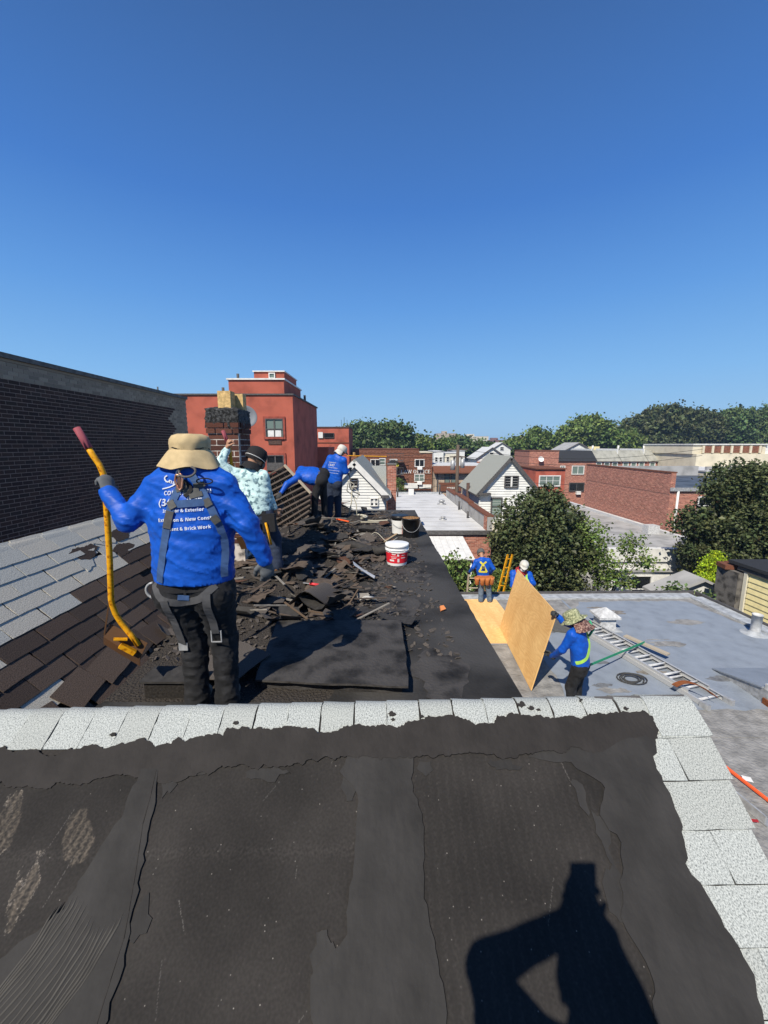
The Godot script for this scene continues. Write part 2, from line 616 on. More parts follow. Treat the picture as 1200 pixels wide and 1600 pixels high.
func brick_picture(bricks: Array, mortar: Color, seed_: int) -> ImageTexture:
	var r := RandomNumberGenerator.new()
	r.seed = seed_
	var im := Image.create(512, 576, false, Image.FORMAT_RGB8)
	im.fill(mortar)
	for row in 24:
		for k in 9:
			var base: Color = bricks[r.randi() % 3]
			var v := r.randf_range(0.86, 1.12)
			var x := k * 64 - (32 if row % 2 else 0)
			im.fill_rect(Rect2i(x + 2, row * 24 + 2, 60, 20), Color(base.r * v, base.g * v, base.b * v))
	return ImageTexture.create_from_image(im)


# the face veneer of a sheet of plywood: long grain with cathedral figures, small knots and patches
func ply_picture() -> ImageTexture:
	var n := FastNoiseLite.new()
	n.frequency = 0.004
	n.fractal_octaves = 4
	n.seed = 12
	var n2 := FastNoiseLite.new()
	n2.frequency = 0.02
	n2.seed = 13
	var data := PackedByteArray()
	data.resize(512 * 1024 * 3)
	var i := 0
	for y in 1024:
		for x in 512:
			var w := n.get_noise_2d(x * 0.8, y * 0.16)
			var ring := sin(w * 60.0 + x * 0.12)
			var g := n2.get_noise_2d(x * 9.0, y * 0.5)
			var t := clampf(0.55 + 0.13 * ring + 0.2 * g + 0.35 * n.get_noise_2d(x * 0.6 + 900, y * 0.9), 0, 1)
			var r := lerpf(0.82, 0.96, t)
			data[i] = int(r * 255)
			data[i + 1] = int(lerpf(0.63, 0.81, t) * 255)
			data[i + 2] = int(lerpf(0.39, 0.56, t) * 255)
			i += 3
	return ImageTexture.create_from_image(Image.create_from_data(512, 1024, false, Image.FORMAT_RGB8, data))


# 400 pixels a metre: x runs along the ridge from -1.7 m, y down the slope
func roof_picture() -> ImageTexture:
	var w := 1220
	var h := 960
	var a := FastNoiseLite.new()
	a.frequency = 0.006
	a.fractal_octaves = 5
	a.seed = 4
	var b := FastNoiseLite.new()
	b.frequency = 0.22
	b.fractal_octaves = 2
	b.seed = 5
	var worn := [[-1.05, 0.45, 0.035, 0.075, -0.6], [-1.15, 0.58, 0.04, 0.10, -0.35], [-1.33, 0.42, 0.035, 0.11, -0.3]]
	var data := PackedByteArray()
	data.resize(w * h * 3)
	var i := 0
	for y in h:
		var s := y / 400.0
		var band := exp(-pow((s - 0.50) / 0.02, 2)) * 0.02
		for x in w:
			var big := a.get_noise_2d(x, y)
			var gr := b.get_noise_2d(x, y)
			var v := 0.162 + 0.05 * big + 0.028 * gr
			var px := x / 400.0 - 1.7
			if px > 0.1:
				v += 0.012 * sin(px * 200.0) * (0.5 + gr)
			else:
				v += band * (0.6 + gr * 1.5)
			if gr > 0.72:
				v += (gr - 0.72) * 0.5
			var r := v * 1.02
			var g := v * 0.965
			var bl := v * 0.93
			for q in worn:
				var dx: float = px - q[0]
				var dy: float = s - q[1]
				if absf(dx) > 0.2 or absf(dy) > 0.2:
					continue
				var ca := cos(q[4])
				var sa := sin(q[4])
				var e: float = pow((dx * ca + dy * sa) / q[2], 2) + pow((dy * ca - dx * sa) / q[3], 2) + gr * 0.3 + big * 2.0 + a.get_noise_2d(x * 6.0, y * 3.0) * 1.6
				if e < 1.0:
					var m := 0.10 + 0.10 * gr + 0.05 * sin(px * 230.0 + dy * 30.0 + big * 8.0)
					var edge := 0.13 if e > 0.88 and big > -0.1 else 0.0
					r += m * 0.9 + edge
					g += m * 0.8 + edge * 0.97
					bl += m * 0.66 + edge * 0.93
			data[i] = int(clampf(r, 0, 1) * 255)
			data[i + 1] = int(clampf(g, 0, 1) * 255)
			data[i + 2] = int(clampf(bl, 0, 1) * 255)
			i += 3
	var im := Image.create_from_data(w, h, false, Image.FORMAT_RGB8, data)
	var rr := RandomNumberGenerator.new()
	rr.seed = 9
	for k in 700:
		var c := rr.randf_range(0.38, 0.72)
		im.set_pixel(rr.randi_range(0, w - 1), rr.randi_range(0, h - 1), Color(c, c * 0.97, c * 0.93))
	for k in 40:
		var p := Vector2(rr.randf_range(100, w - 100), rr.randf_range(60, h - 100))
		var d := Vector2.from_angle(rr.randf_range(0.8, 2.4)) 
		var c := rr.randf_range(0.28, 0.36)
		for q in rr.randi_range(10, 60):
			p += d
			if rr.randf() < 0.6:
				im.set_pixelv(Vector2i(p.clamp(Vector2.ZERO, Vector2(w - 1, h - 1))), Color(c, c * 0.97, c * 0.94))
	return ImageTexture.create_from_image(im)


func build_ground_and_streets() -> void:
	struct("ground", block([[-900, 60], [900, 60], [900, -1400], [-900, -1400]], -0.6, 0.0), M.ground)
	# the street that the far shops stand on, with a pavement on its near side
	struct("road", block([[-60, -38], [90, -38], [90, -47], [-60, -47]], 0.0, 0.004), M.asphalt)
	struct("pavement", block([[-60, -35.5], [90, -35.5], [90, -38], [-60, -38]], 0.0, 0.13), M.paving)
	struct("pavement", block([[-60, -47], [90, -47], [90, -49.4], [-60, -49.4]], 0.0, 0.13), M.paving)
	struct("yard", block([[1.2, -11.2], [16, -11.2], [16, -17.5], [1.2, -17.5]], 0.0, 0.02), M.paving)


const RIDGE_Y := 8.9
const RIDGE_Z := -1.6
const SLOPE_A := 0.5028          # the near slope falls at 28.8 degrees

func near_frame() -> Transform3D:
	# x along the ridge, y up the slope (so a distance s down it is y = -s), z off the surface
	var up := Vector3(0, sin(SLOPE_A), -cos(SLOPE_A))
	return Transform3D(Basis(Vector3.RIGHT, up, Vector3.RIGHT.cross(up)), Vector3(0, RIDGE_Y, RIDGE_Z))


# one bent ridge shingle: x along the ridge (0..long), folded over it; a0 and a1 are the falls of both sides
func cap_mesh(long: float, half: float, a0: float, a1: float, seed_: int) -> ArrayMesh:
	var r := RandomNumberGenerator.new()
	r.seed = seed_
	var prof := []
	var bend := 0.05
	for i in 7:
		var s := lerpf(half, bend, i / 6.0)
		prof.append([Vector2(-s * cos(a0), -s * sin(a0)), Vector2(-sin(a0), cos(a0))])
	for i in range(1, 6):
		var t := i / 6.0
		var p0 := Vector2(-bend * cos(a0), -bend * sin(a0))
		var p2 := Vector2(bend * cos(a1), -bend * sin(a1))
		var p := p0 * (1 - t) * (1 - t) + Vector2.ZERO * 2 * t * (1 - t) + p2 * t * t
		var n := Vector2(-sin(a0), cos(a0)).lerp(Vector2(sin(a1), cos(a1)), t).normalized()
		prof.append([p, n])
	for i in 7:
		var s := lerpf(bend, half, i / 6.0)
		prof.append([Vector2(s * cos(a1), -s * sin(a1)), Vector2(sin(a1), cos(a1))])
	var st := begin(true)
	var rows := []
	var cols := 5
	var wave := r.randf_range(-0.0015, 0.0015)
	for i in prof.size():
		var row := []
		var shake := r.randf_range(-0.0025, 0.0025)
		for k in cols + 1:
			var u := float(k) / cols
			var lift := 0.002 + 0.004 * (1.0 - u) + wave * sin(u * 3.0 + i * 0.5)
			var x := u * long + (shake if k == 0 else 0.0)
			var p: Vector2 = prof[i][0]
			var n: Vector2 = prof[i][1]
			row.append([Vector3(x, p.y + n.y * (lift + 0.0045), -p.x - n.x * (lift + 0.0045)), Vector3(x, p.y + n.y * lift, -p.x - n.x * lift)])
		rows.append(row)
	var m := rows.size()
	for i in m - 1:
		for k in cols:
			quad(st, rows[i][k][0], rows[i][k + 1][0], rows[i + 1][k + 1][0], rows[i + 1][k][0])
			quad(st, rows[i][k][1], rows[i + 1][k][1], rows[i + 1][k + 1][1], rows[i][k + 1][1])
		st.set_smooth_group(-1)
		quad(st, rows[i][0][1], rows[i][0][0], rows[i + 1][0][0], rows[i + 1][0][1])
		quad(st, rows[i][cols][0], rows[i][cols][1], rows[i + 1][cols][1], rows[i + 1][cols][0])
		st.set_smooth_group(0)
	st.set_smooth_group(-1)
	for k in cols:
		quad(st, rows[0][k][1], rows[0][k + 1][1], rows[0][k + 1][0], rows[0][k][0])
		quad(st, rows[m - 1][k][0], rows[m - 1][k + 1][0], rows[m - 1][k + 1][1], rows[m - 1][k][1])
	return done(st)


func rake_x(s: float) -> float:
	return 1.285 - 0.055 * s - 0.155 * s * s


func build_near_roof() -> void:
	var roof := Node3D.new()
	roof.name = "near_roof"
	add_child(roof)
	roof.transform = Transform3D(Basis.IDENTITY.rotated(Vector3(0, 0, 1), 0.0245), Vector3(-0.75, RIDGE_Y, RIDGE_Z))
	roof.set_meta("kind", "structure")
	var f := near_frame()
	# the membrane that covers the slope, with the print of its wear
	var st := begin()
	var steps := 14
	for i in steps:
		var s0 := lerpf(0.02, 1.07, float(i) / steps)
		var s1 := lerpf(0.02, 1.07, float(i + 1) / steps)
		var xs := []
		for k in 13:
			xs.append(float(k) / 12)
		for k in 12:
			var q := []
			for c in [[k, s0], [k + 1, s0], [k + 1, s1], [k, s1]]:
				var s: float = c[1]
				q.append(Vector2(lerpf(-3.0, rake_x(minf(s, 1.2)) - 0.01, xs[c[0]]), s))
			for t in [[0, 2, 1], [0, 3, 2]]:
				for j in [t[0], t[2], t[1]]:
					st.set_uv(Vector2((q[j].x + 1.7) * 400.0 / 1220.0, q[j].y * 400.0 / 960.0))
					st.add_vertex(f * Vector3(q[j].x, -q[j].y, 0.0))
	var surf := done(st)
	part("membrane", surf, M.near_membrane, roof)
	# below the break the roof flattens out; the person with the camera stands there
	var brk := f * Vector3(0, -1.07, 0)
	part("lower_pitch", plate(PackedVector2Array([Vector2(-3.0, 0), Vector2(1.05, 0), Vector2(1.05, -1.6), Vector2(-3.0, -1.6)]), Transform3D(Basis.IDENTITY.rotated(Vector3.RIGHT, 0.2 - PI / 2), brk - Vector3(0, 0.012, 0)), 0.01), M.tar, roof)
	# what carries it: the slope's boards, the far side of the ridge, the end wall
	var gable := PackedVector2Array()
	var zc := RIDGE_Z
	for p in [Vector2(zc, RIDGE_Y - 0.012), Vector2(zc - 0.72, RIDGE_Y - 0.74), Vector2(zc - 0.72, 0.0), Vector2(0.9, 0.0), Vector2(0.9, RIDGE_Y - 0.874), Vector2(zc + 0.937, RIDGE_Y - 0.014 - 0.937 * tan(SLOPE_A))]:
		gable.append(Vector2(-p.x, p.y))
	part("roof_body", plate(gable, Transform3D(Basis(Vector3(0, 0, -1), Vector3.UP, Vector3.RIGHT), Vector3(-3.0, 0, 0)), 3.92), M.felt, roof)
	var side := []
	for k in 9:
		var s := k * 0.132
		side.append(Vector2(rake_x(s) - 0.004, -s))
	side.append(Vector2(0.9, -1.06))
	side.append(Vector2(0.9, -0.0))
	part("rake_board", plate(PackedVector2Array(side), f.translated_local(Vector3(0, 0, -0.06)), 0.057), M.trim_grey, roof)
	# ridge shingles, each bent over the ridge and lapping the next
	var mats := [M.granule, M.granule, M.granule_soft]
	var caps := []
	for k in 4:
		caps.append(cap_mesh(0.132, 0.17, SLOPE_A, 0.785, 200 + k))
	var x := -3.0
	var n := 0
	while x < 1.0:
		var xf := Transform3D(Basis.IDENTITY.rotated(Vector3.UP, 0.0), Vector3(x + rng.randf_range(-0.003, 0.003), RIDGE_Y, RIDGE_Z))
		placed("ridge_shingle", caps[n % 4], mats[n % 3], roof, xf)
		x += 0.137
		n += 1
	placed("ridge_shingle", cap_mesh(1.292 - x + 0.02, 0.172, SLOPE_A, 0.785, 260), M.granule, roof, Transform3D(Basis.IDENTITY, Vector3(x - 0.02, RIDGE_Y + 0.0015, RIDGE_Z)))
	# courses of flat shingles down the right edge
	var rows := [0.10, 0.177, 0.325, 0.471, 0.609, 0.742, 0.87, 0.97, 1.06]
	for i in rows.size() - 1:
		var s0: float = rows[i] + 0.001
		var s1: float = rows[i + 1] - 0.001
		var x1 := rake_x((s0 + s1) / 2.0) + 0.006
		var tilt := Transform3D(Basis.IDENTITY.rotated(Vector3.RIGHT, -0.022), Vector3(0, -s0, 0.0))
		var cuts := [0.86, x1]
		if i == 1:
			cuts = [0.86, 1.105, x1]
		if i == 3:
			cuts = [0.86, 1.083, x1]
		if i == 5:
			cuts = [0.86, 1.045, x1]
		if i == 7:
			cuts = [0.86, 1.0, x1]
		for c in cuts.size() - 1:
			var a: float = cuts[c] + (0.0035 if c > 0 else 0.0)
			var b: float = cuts[c + 1] - (0.0035 if c < cuts.size() - 2 else 0.0)
			var outline := ragged([Vector2(a, 0), Vector2(a, -(s1 - s0)), Vector2(b, -(s1 - s0)), Vector2(b + 0.012, 0)], 0.04, 0.0016, 300 + i * 3 + c)
			placed("edge_shingle", plate(outline, Transform3D.IDENTITY, 0.0045), mats[(i + c) % 3], roof, f * tilt)
	# tar brushed over the shingles: its edges are ragged and stand a little proud
	var edge := [[-3.0, 0.165], [-2.2, 0.17], [-1.7, 0.16], [-1.531, 0.158], [-1.444, 0.172], [-1.362, 0.181], [-1.29, 0.193], [-1.242, 0.174], [-1.176, 0.155], [-1.106, 0.165], [-1.051, 0.15], [-0.965, 0.141], [-0.903, 0.163], [-0.797, 0.141], [-0.645, 0.133], [-0.63, 0.102], [-0.511, 0.104], [-0.365, 0.111], [-0.207, 0.128], [-0.105, 0.1], [0.0, 0.103], [0.039, 0.123], [0.105, 0.098], [0.159, 0.08], [0.318, 0.078], [0.403, 0.116], [0.445, 0.103], [0.464, 0.08], [0.624, 0.075], [0.656, 0.098], [0.761, 0.098], [0.877, 0.075], [1.06, 0.078], [1.079, 0.103], [1.079, 0.153], [1.055, 0.181]]
	var top := []
	for e in edge:
		top.append(Vector2(e[0], -e[1]))
	for e in [[1.02, 0.25], [0.9, 0.235], [0.72, 0.21], [0.5, 0.235], [0.3, 0.22], [0.1, 0.235], [-0.2, 0.22], [-0.4, 0.25], [-0.6, 0.245], [-0.8, 0.30], [-1.0, 0.27], [-1.3, 0.30], [-1.6, 0.27], [-3.0, 0.3]]:
		top.append(Vector2(e[0], -e[1]))
	part("tar_coating", plate(ragged(Array(ragged(top, 0.026, 0.010, 40)), 0.007, 0.0038, 41), f * Transform3D(Basis.IDENTITY.rotated(Vector3.RIGHT, 0.06), Vector3(0, 0, 0.0105)), 0.0118), M.tar_edge, roof)
	for q in [[0.03, 0.062, 0.016], [0.035, 0.085, 0.01], [0.575, 0.035, 0.018], [0.61, 0.05, 0.012], [0.64, 0.058, 0.01], [-0.61, 0.085, 0.012], [0.83, 0.02, 0.007], [0.155, 0.075, 0.01], [1.0, 0.062, 0.01], [-1.1, 0.12, 0.012]]:
		var spot := ragged([Vector2(q[0] - q[2], -q[1]), Vector2(q[0], -q[1] - q[2] * 0.7), Vector2(q[0] + q[2] * 1.2, -q[1] - q[2] * 0.2), Vector2(q[0] + q[2] * 0.3, -q[1] + q[2] * 0.8)], 0.006, 0.003, int(q[0] * 1000) + 5000)
		part("tar_spot", plate(spot, f.translated_local(Vector3(0, 0, 0.004)), 0.009), M.tar_edge, roof)
	var right := []
	for e in [[1.03, 0.17], [1.055, 0.185], [1.02, 0.25], [1.006, 0.329], [1.008, 0.369], [1.002, 0.461], [0.958, 0.56], [0.97, 0.606], [0.986, 0.676], [0.989, 0.716], [1.0, 0.741], [1.003, 0.789], [0.989, 0.834], [0.965, 0.88], [0.94, 1.0], [0.93, 1.06], [0.67, 1.06], [0.68, 1.0], [0.69, 0.9], [0.73, 0.78], [0.70, 0.68], [0.735, 0.6], [0.78, 0.5], [0.74, 0.42], [0.80, 0.34], [0.70, 0.26], [0.55, 0.235], [0.6, 0.2], [0.9, 0.19]]:
		right.append(Vector2(e[0], -e[1]))
	part("tar_coating", plate(ragged(right, 0.02, 0.006, 42), f * Transform3D(Basis.IDENTITY.rotated(Vector3.UP, -0.027), Vector3(0, 0, -0.0205)), 0.0068), M.tar_coat, roof)
	var mid := []
	for e in [[-0.135, 0.2], [0.11, 0.2], [0.10, 0.32], [0.135, 0.45], [0.115, 0.6], [0.15, 0.8], [0.16, 1.0], [0.165, 1.06], [-0.15, 1.06], [-0.14, 0.95], [-0.20, 0.85], [-0.215, 0.78], [-0.12, 0.7], [-0.108, 0.55], [-0.095, 0.42], [-0.10, 0.34], [-0.17, 0.27]]:
		mid.append(Vector2(e[0], -e[1]))
	part("tar_coating", plate(ragged(mid, 0.022, 0.005, 43), f.translated_local(Vector3(0, 0, 0.001)), 0.0055), M.tar_coat, roof)
	var left := []
	for e in [[-0.93, 0.24], [-0.86, 0.25], [-0.83, 0.36], [-0.80, 0.5], [-0.775, 0.62], [-0.75, 0.75], [-0.745, 0.9], [-0.73, 1.06], [-1.34, 1.06], [-1.24, 0.9], [-1.12, 0.74], [-0.99, 0.63], [-0.965, 0.5], [-0.93, 0.4]]:
		left.append(Vector2(e[0], -e[1]))
	part("tar_coating", plate(ragged(left, 0.022, 0.006, 44), f.translated_local(Vector3(0, 0, 0.001)), 0.0065), M.tar_coat, roof)
	# small smears and drips of the coating beside its edges
	var rs := RandomNumberGenerator.new()
	rs.seed = 46
	for q in [[-0.135, 0.30, 0.035, 0.07], [0.70, 0.36, 0.03, 0.08], [0.73, 0.47, 0.025, 0.09], [-0.80, 0.30, 0.03, 0.05], [-0.72, 0.25, 0.07, 0.03], [0.15, 0.26, 0.05, 0.03], [-0.18, 0.74, 0.05, 0.06], [0.71, 0.62, 0.04, 0.08], [-0.74, 0.66, 0.03, 0.06], [0.45, 0.26, 0.09, 0.025], [-0.45, 0.27, 0.10, 0.03]]:
		var o := []
		for k in 12:
			var t := TAU * k / 12
			o.append(Vector2(q[0] + cos(t) * q[2] * rs.randf_range(0.4, 1.1), -q[1] + sin(t) * q[3] * rs.randf_range(0.4, 1.1)))
		part("tar_smear", plate(ragged(o, 0.015, 0.005, rs.randi()), f.translated_local(Vector3(0, 0, 0.0005)), 0.0025 + rs.randf() * 0.001), M.tar_coat, roof)
	# the open crack beside the left lap, and adhesive combed with a notched trowel
	var crack := begin()
	var px := [[-0.868, 0.25], [-0.853, 0.33], [-0.842, 0.42], [-0.82, 0.5], [-0.80, 0.58], [-0.785, 0.64], [-0.772, 0.7], [-0.77, 0.78], [-0.765, 0.9]]
	for i in px.size() - 1:
		var p := f * Vector3(px[i][0], -px[i][1], 0.0075)
		var q := f * Vector3(px[i + 1][0], -px[i + 1][1], 0.0085)
		add_bar(crack, p, q, 0.0024 if i % 2 else 0.0012, 0.0016, Vector3.RIGHT)
	part("lap_edge", done(crack), M.tar_edge, roof)
	var comb := begin(true)
	for k in 17:
		var line := []
		var rad := []
		for i in 13:
			var t := i / 12.0
			var xx := -0.80 - k * 0.0135 - t * t * 0.16 - t * 0.05
			var ss := 0.64 + t * 0.36 + 0.03 * sin(k * 0.4) - k * 0.001
			line.append(f * Vector3(xx + 0.002 * sin(i * 1.7 + k), -ss, 0.0065))
			rad.append(0.0036 + 0.001 * sin(i * 0.9 + k * 2.1) if i > 0 and i < 12 else 0.0008)
		add_tube(comb, line, rad, 5)
	part("combed_adhesive", done(comb), M.tar_comb, roof, true)


func build_work_roof() -> void:
	var house := thing("work_house", "long building whose flat black tar roof is being stripped", "building", Vector3(-1, 0, -6))
	part("wall", block([[-2.9, -2.35], [0.905, -2.35], [0.80, -10.6], [-2.9, -10.6]], 0.0, 8.22), M.brick_red, house)
	part("roof_deck", block([[-3.0, -2.3], [0.955, -2.3], [0.86, -5.5], [0.815, -10.68], [-3.0, -10.68]], 8.222, 8.3), M.deck, house)
	var rng2 := RandomNumberGenerator.new()
	rng2.seed = 5
	# laps of newer felt along the open edge of the roof
	var laps := [[0.35, 0.925, -2.35, -4.3], [0.3, 0.89, -4.22, -6.4], [0.32, 0.86, -6.33, -8.3], [0.28, 0.83, -8.22, -10.6]]
	for i in laps.size():
		var l: Array = laps[i]
		var o := ragged([Vector2(l[0], -l[2]), Vector2(l[1], -l[2]), Vector2(l[1] - 0.02, -l[3]), Vector2(l[0] + 0.02, -l[3])], 0.12, 0.006, 50 + i)
		part("felt_lap", plate(o, Transform3D(Basis(Vector3.RIGHT, Vector3(0, 0, -1), Vector3.UP), Vector3(0, 8.3 + 0.001 * (i % 2), 0)), 0.004), M.deck, house)
	# the raised patch near the ridge
	var top := ragged([Vector2(-0.90, 2.62), Vector2(0.165, 2.55), Vector2(0.16, 3.62), Vector2(-0.98, 3.6)], 0.12, 0.012, 61)
	var xf := Transform3D(Basis(Vector3.RIGHT, Vector3(0, 0, -1), Vector3.UP), Vector3(0, 8.3, 0))
	part("raised_patch", plate(ragged([Vector2(-0.86, 2.66), Vector2(0.12, 2.6), Vector2(0.12, 3.57), Vector2(-0.94, 3.56)], 0.12, 0.01, 60), xf, 0.07), M.deck_patch, house)
	part("patch_cover", plate(top, xf.translated_local(Vector3(0, 0, 0.071)), 0.014), M.deck_patch, house)
	# smears of brushed tar on the deck beside it
	for i in 3:
		var c := Vector2([0.45, 0.2, 0.4][i], [2.9, 4.2, 5.2][i])
		var o := []
		for k in 14:
			var t := TAU * k / 14
			o.append(c + Vector2(cos(t) * rng2.randf_range(0.12, 0.3), sin(t) * rng2.randf_range(0.18, 0.5)))
		part("tar_smear", plate(ragged(o, 0.05, 0.02, 70 + i), xf.translated_local(Vector3(0, 0, 0.0052 + 0.0011 * i)), 0.001), M.deck_patch, house)


func build_left_slope() -> void:
	var roof := Node3D.new()
	roof.name = "shingled_slope"
	add_child(roof)
	roof.set_meta("kind", "structure")
	var y0 := 9.26
	var x0 := -2.9
	# boards under the shingles, falling both ways from the ridge
	var body := PackedVector2Array([Vector2(x0, y0 - 0.01), Vector2(x0 - 1.9, y0 - 1.91), Vector2(x0 - 1.9, 0), Vector2(x0 + 0.1, 0), Vector2(x0 + 0.1, 8.0), Vector2(-1.66, 8.02)])
	part("roof_body", plate(body, Transform3D(Basis(Vector3.RIGHT, Vector3.UP, Vector3(0, 0, 1)), Vector3(0, 0, -5.6)), 4.6), M.felt, roof)
	var f := Transform3D(Basis(Vector3(0, 0, -1), Vector3(-0.7071, 0.7071, 0), Vector3(0.7071, 0.7071, 0)), Vector3(x0, y0, 0))
	var tabs := []
	for k in 4:
		tabs.append(plate(ragged([Vector2(0.005, 0), Vector2(0.005, -0.2), Vector2(0.3, -0.2), Vector2(0.3, 0)], 0.06, 0.003, 400 + k), Transform3D.IDENTITY, 0.007))
	var torn := []
	for k in 4:
		torn.append(plate(ragged([Vector2(0.003, 0), Vector2(0.01, -0.14 - 0.03 * k), Vector2(0.12, -0.2), Vector2(0.2, -0.12), Vector2(0.29, -0.19 + 0.03 * k), Vector2(0.301, 0)], 0.03, 0.009, 420 + k), Transform3D.IDENTITY, 0.006))
	var r := RandomNumberGenerator.new()
	r.seed = 31
	for row in 13:
		var s0 := 0.07 + row * 0.128
		for c in 13:
			var z := 1.55 + c * 0.305 + (0.1525 if row % 2 else 0.0) + r.randf_range(-0.004, 0.004)
			if z > 5.3:
				continue
			# past this line the granules have gone or the tabs have been stripped
			var bound := 4.3 + (z - 2.9) * -1.5
			var bare: bool = row > bound + r.randf_range(-0.4, 0.4)
			if row == 8 and z > 1.9 and z < 2.4:
				bare = false
			var gone: bool = z > 3.7 and row > 4 or z > 4.2 and row > 2 or z > 4.7 or row > 9 and z > 2.9
			if gone and r.randf() < 0.75:
				continue
			var loose := 0.02 if bare else 0.004
			if row > 8 or gone:
				loose = 0.16
			var b := Basis.IDENTITY.rotated(Vector3.RIGHT, -0.05 - r.randf_range(0, loose)).rotated(Vector3(0, 0, 1), r.randf_range(-loose, loose))
			var xf := f * Transform3D(b, Vector3(z, -s0 + 0.07, 0.002 + loose * 0.08))
			var m: Material = M["shingle_bare_%d" % (r.randi() % 3)] if bare or gone else [M.granule_dull, M.granule_worn, M.granule_dull][r.randi() % 3]
			var is_torn := (row == 1 or row == 2) and z > 3.3 and z < 3.9 or gone
			placed("shingle", torn[r.randi() % 4] if is_torn else tabs[r.randi() % 4], m, roof, xf)
	# patches of old felt that show where tabs tore off
	for i in 3:
		var c := Vector2([3.55, 3.95, 4.1][i], [-0.30, -0.42, -0.25][i])
		var o := []
		for k in 11:
			var t := TAU * k / 11
			o.append(c + Vector2(cos(t) * r.randf_range(0.1, 0.2), sin(t) * r.randf_range(0.04, 0.10)))
		placed("torn_felt", plate(ragged(o, 0.02, 0.008, 440 + i), Transform3D.IDENTITY, 0.004), M["shingle_bare_1"], roof, f * Transform3D(Basis.IDENTITY, Vector3(0, 0, 0.013 + 0.002 * i)))
	var caps := []
	for k in 3:
		caps.append(cap_mesh(0.36, 0.17, 0.785, 0.785, 460 + k))
	for k in 13:
		var z := -1.55 - k * 0.3
		# the mesh runs along x; turn it to run away from the camera
		placed("ridge_shingle", caps[k % 3], [M.granule_worn, M.granule_dull][k % 2], roof, Transform3D(Basis(Vector3(0, 0, -1), Vector3.UP, Vector3(1, 0, 0)), Vector3(x0, y0 + 0.006, z)))


func build_left_wall() -> void:
	var wall := thing("brick_building", "tall dark brown brick wall with a tan brick band on top", "building", Vector3(-6.2, 0, -7))
	var x := -6.0
	var z0 := 0.0
	var z1 := -12.78
	bc("wall_core", Vector3(x - 9.0, 0, z1 + 0.02), Vector3(x - 0.0025, 11.30, z0), M.mortar_dark, wall)
	bc("coping", Vector3(x - 9.05, 11.352, z1 - 0.03), Vector3(x + 0.045, 11.43, z0 + 0.05), M.coping, wall)
	bc("parapet_cap", Vector3(x - 9.0, 11.302, z1), Vector3(x + 0.01, 11.35, z0), M.brick_tan_0, wall)
	var long := 0.190
	var bm := box_mesh(Vector3(0.05, 0.0575, long))
	var r := RandomNumberGenerator.new()
	r.seed = 6
	var list := []
	var course := 0
	var y := 11.30 - 0.034
	while y > 7.3:
		var k := 0
		var zz := -0.1 - (0.1015 if course % 2 else 0.0)
		while zz - long > z1 + 0.0:
			var c := Vector3(x - 0.025 + r.randf_range(0, 0.004), y, zz - long / 2.0)
			var tan: bool = y > 11.02 or zz - long < z1 + 0.55 + 0.203 * absf(float((course + 40) % 8) - 4.0) * 0.5
			list.append([c.distance_to(CAM) + (100.0 if c.z > -5.6 else 0.0), c, tan, r.randi() % 4, r.randf_range(0.8, 1.25)])
			zz -= 0.203
			k += 1
		y -= 0.0677
		course += 1
	list.sort_custom(func(a, b): return a[0] < b[0])
	var xfs := []
	var cols := []
	var tones := [Color(0.10, 0.056, 0.042), Color(0.078, 0.045, 0.036), Color(0.12, 0.068, 0.05), Color(0.092, 0.06, 0.046)]
	for i in list.size():
		var e: Array = list[i]
		if i < 300:
			bx("brick", e[1], Vector3(0.05, 0.0575, long), M["brick_tan_%d" % (e[3] % 2)] if e[2] else M["brick_dark_%d" % e[3]], wall)
		else:
			xfs.append(Transform3D(Basis.IDENTITY, e[1]))
			var c: Color = Color(0.48, 0.39, 0.275) if e[2] else tones[e[3]]
			cols.append(Color(c.r * e[4], c.g * e[4], c.b * e[4]))
	many("bricks", bm, M.brick_any, wall, xfs, cols)
	var mast := thing("vent_pipe", "thin dark vent pipe standing on the tall brick building", "pipe", Vector3(-6.4, 11.4, -12.0))
	part("pipe", tube([Vector3(-6.4, 11.43, -12.0), Vector3(-6.4, 11.62, -12.0)], [0.02], 8), M.trim_grey, mast)


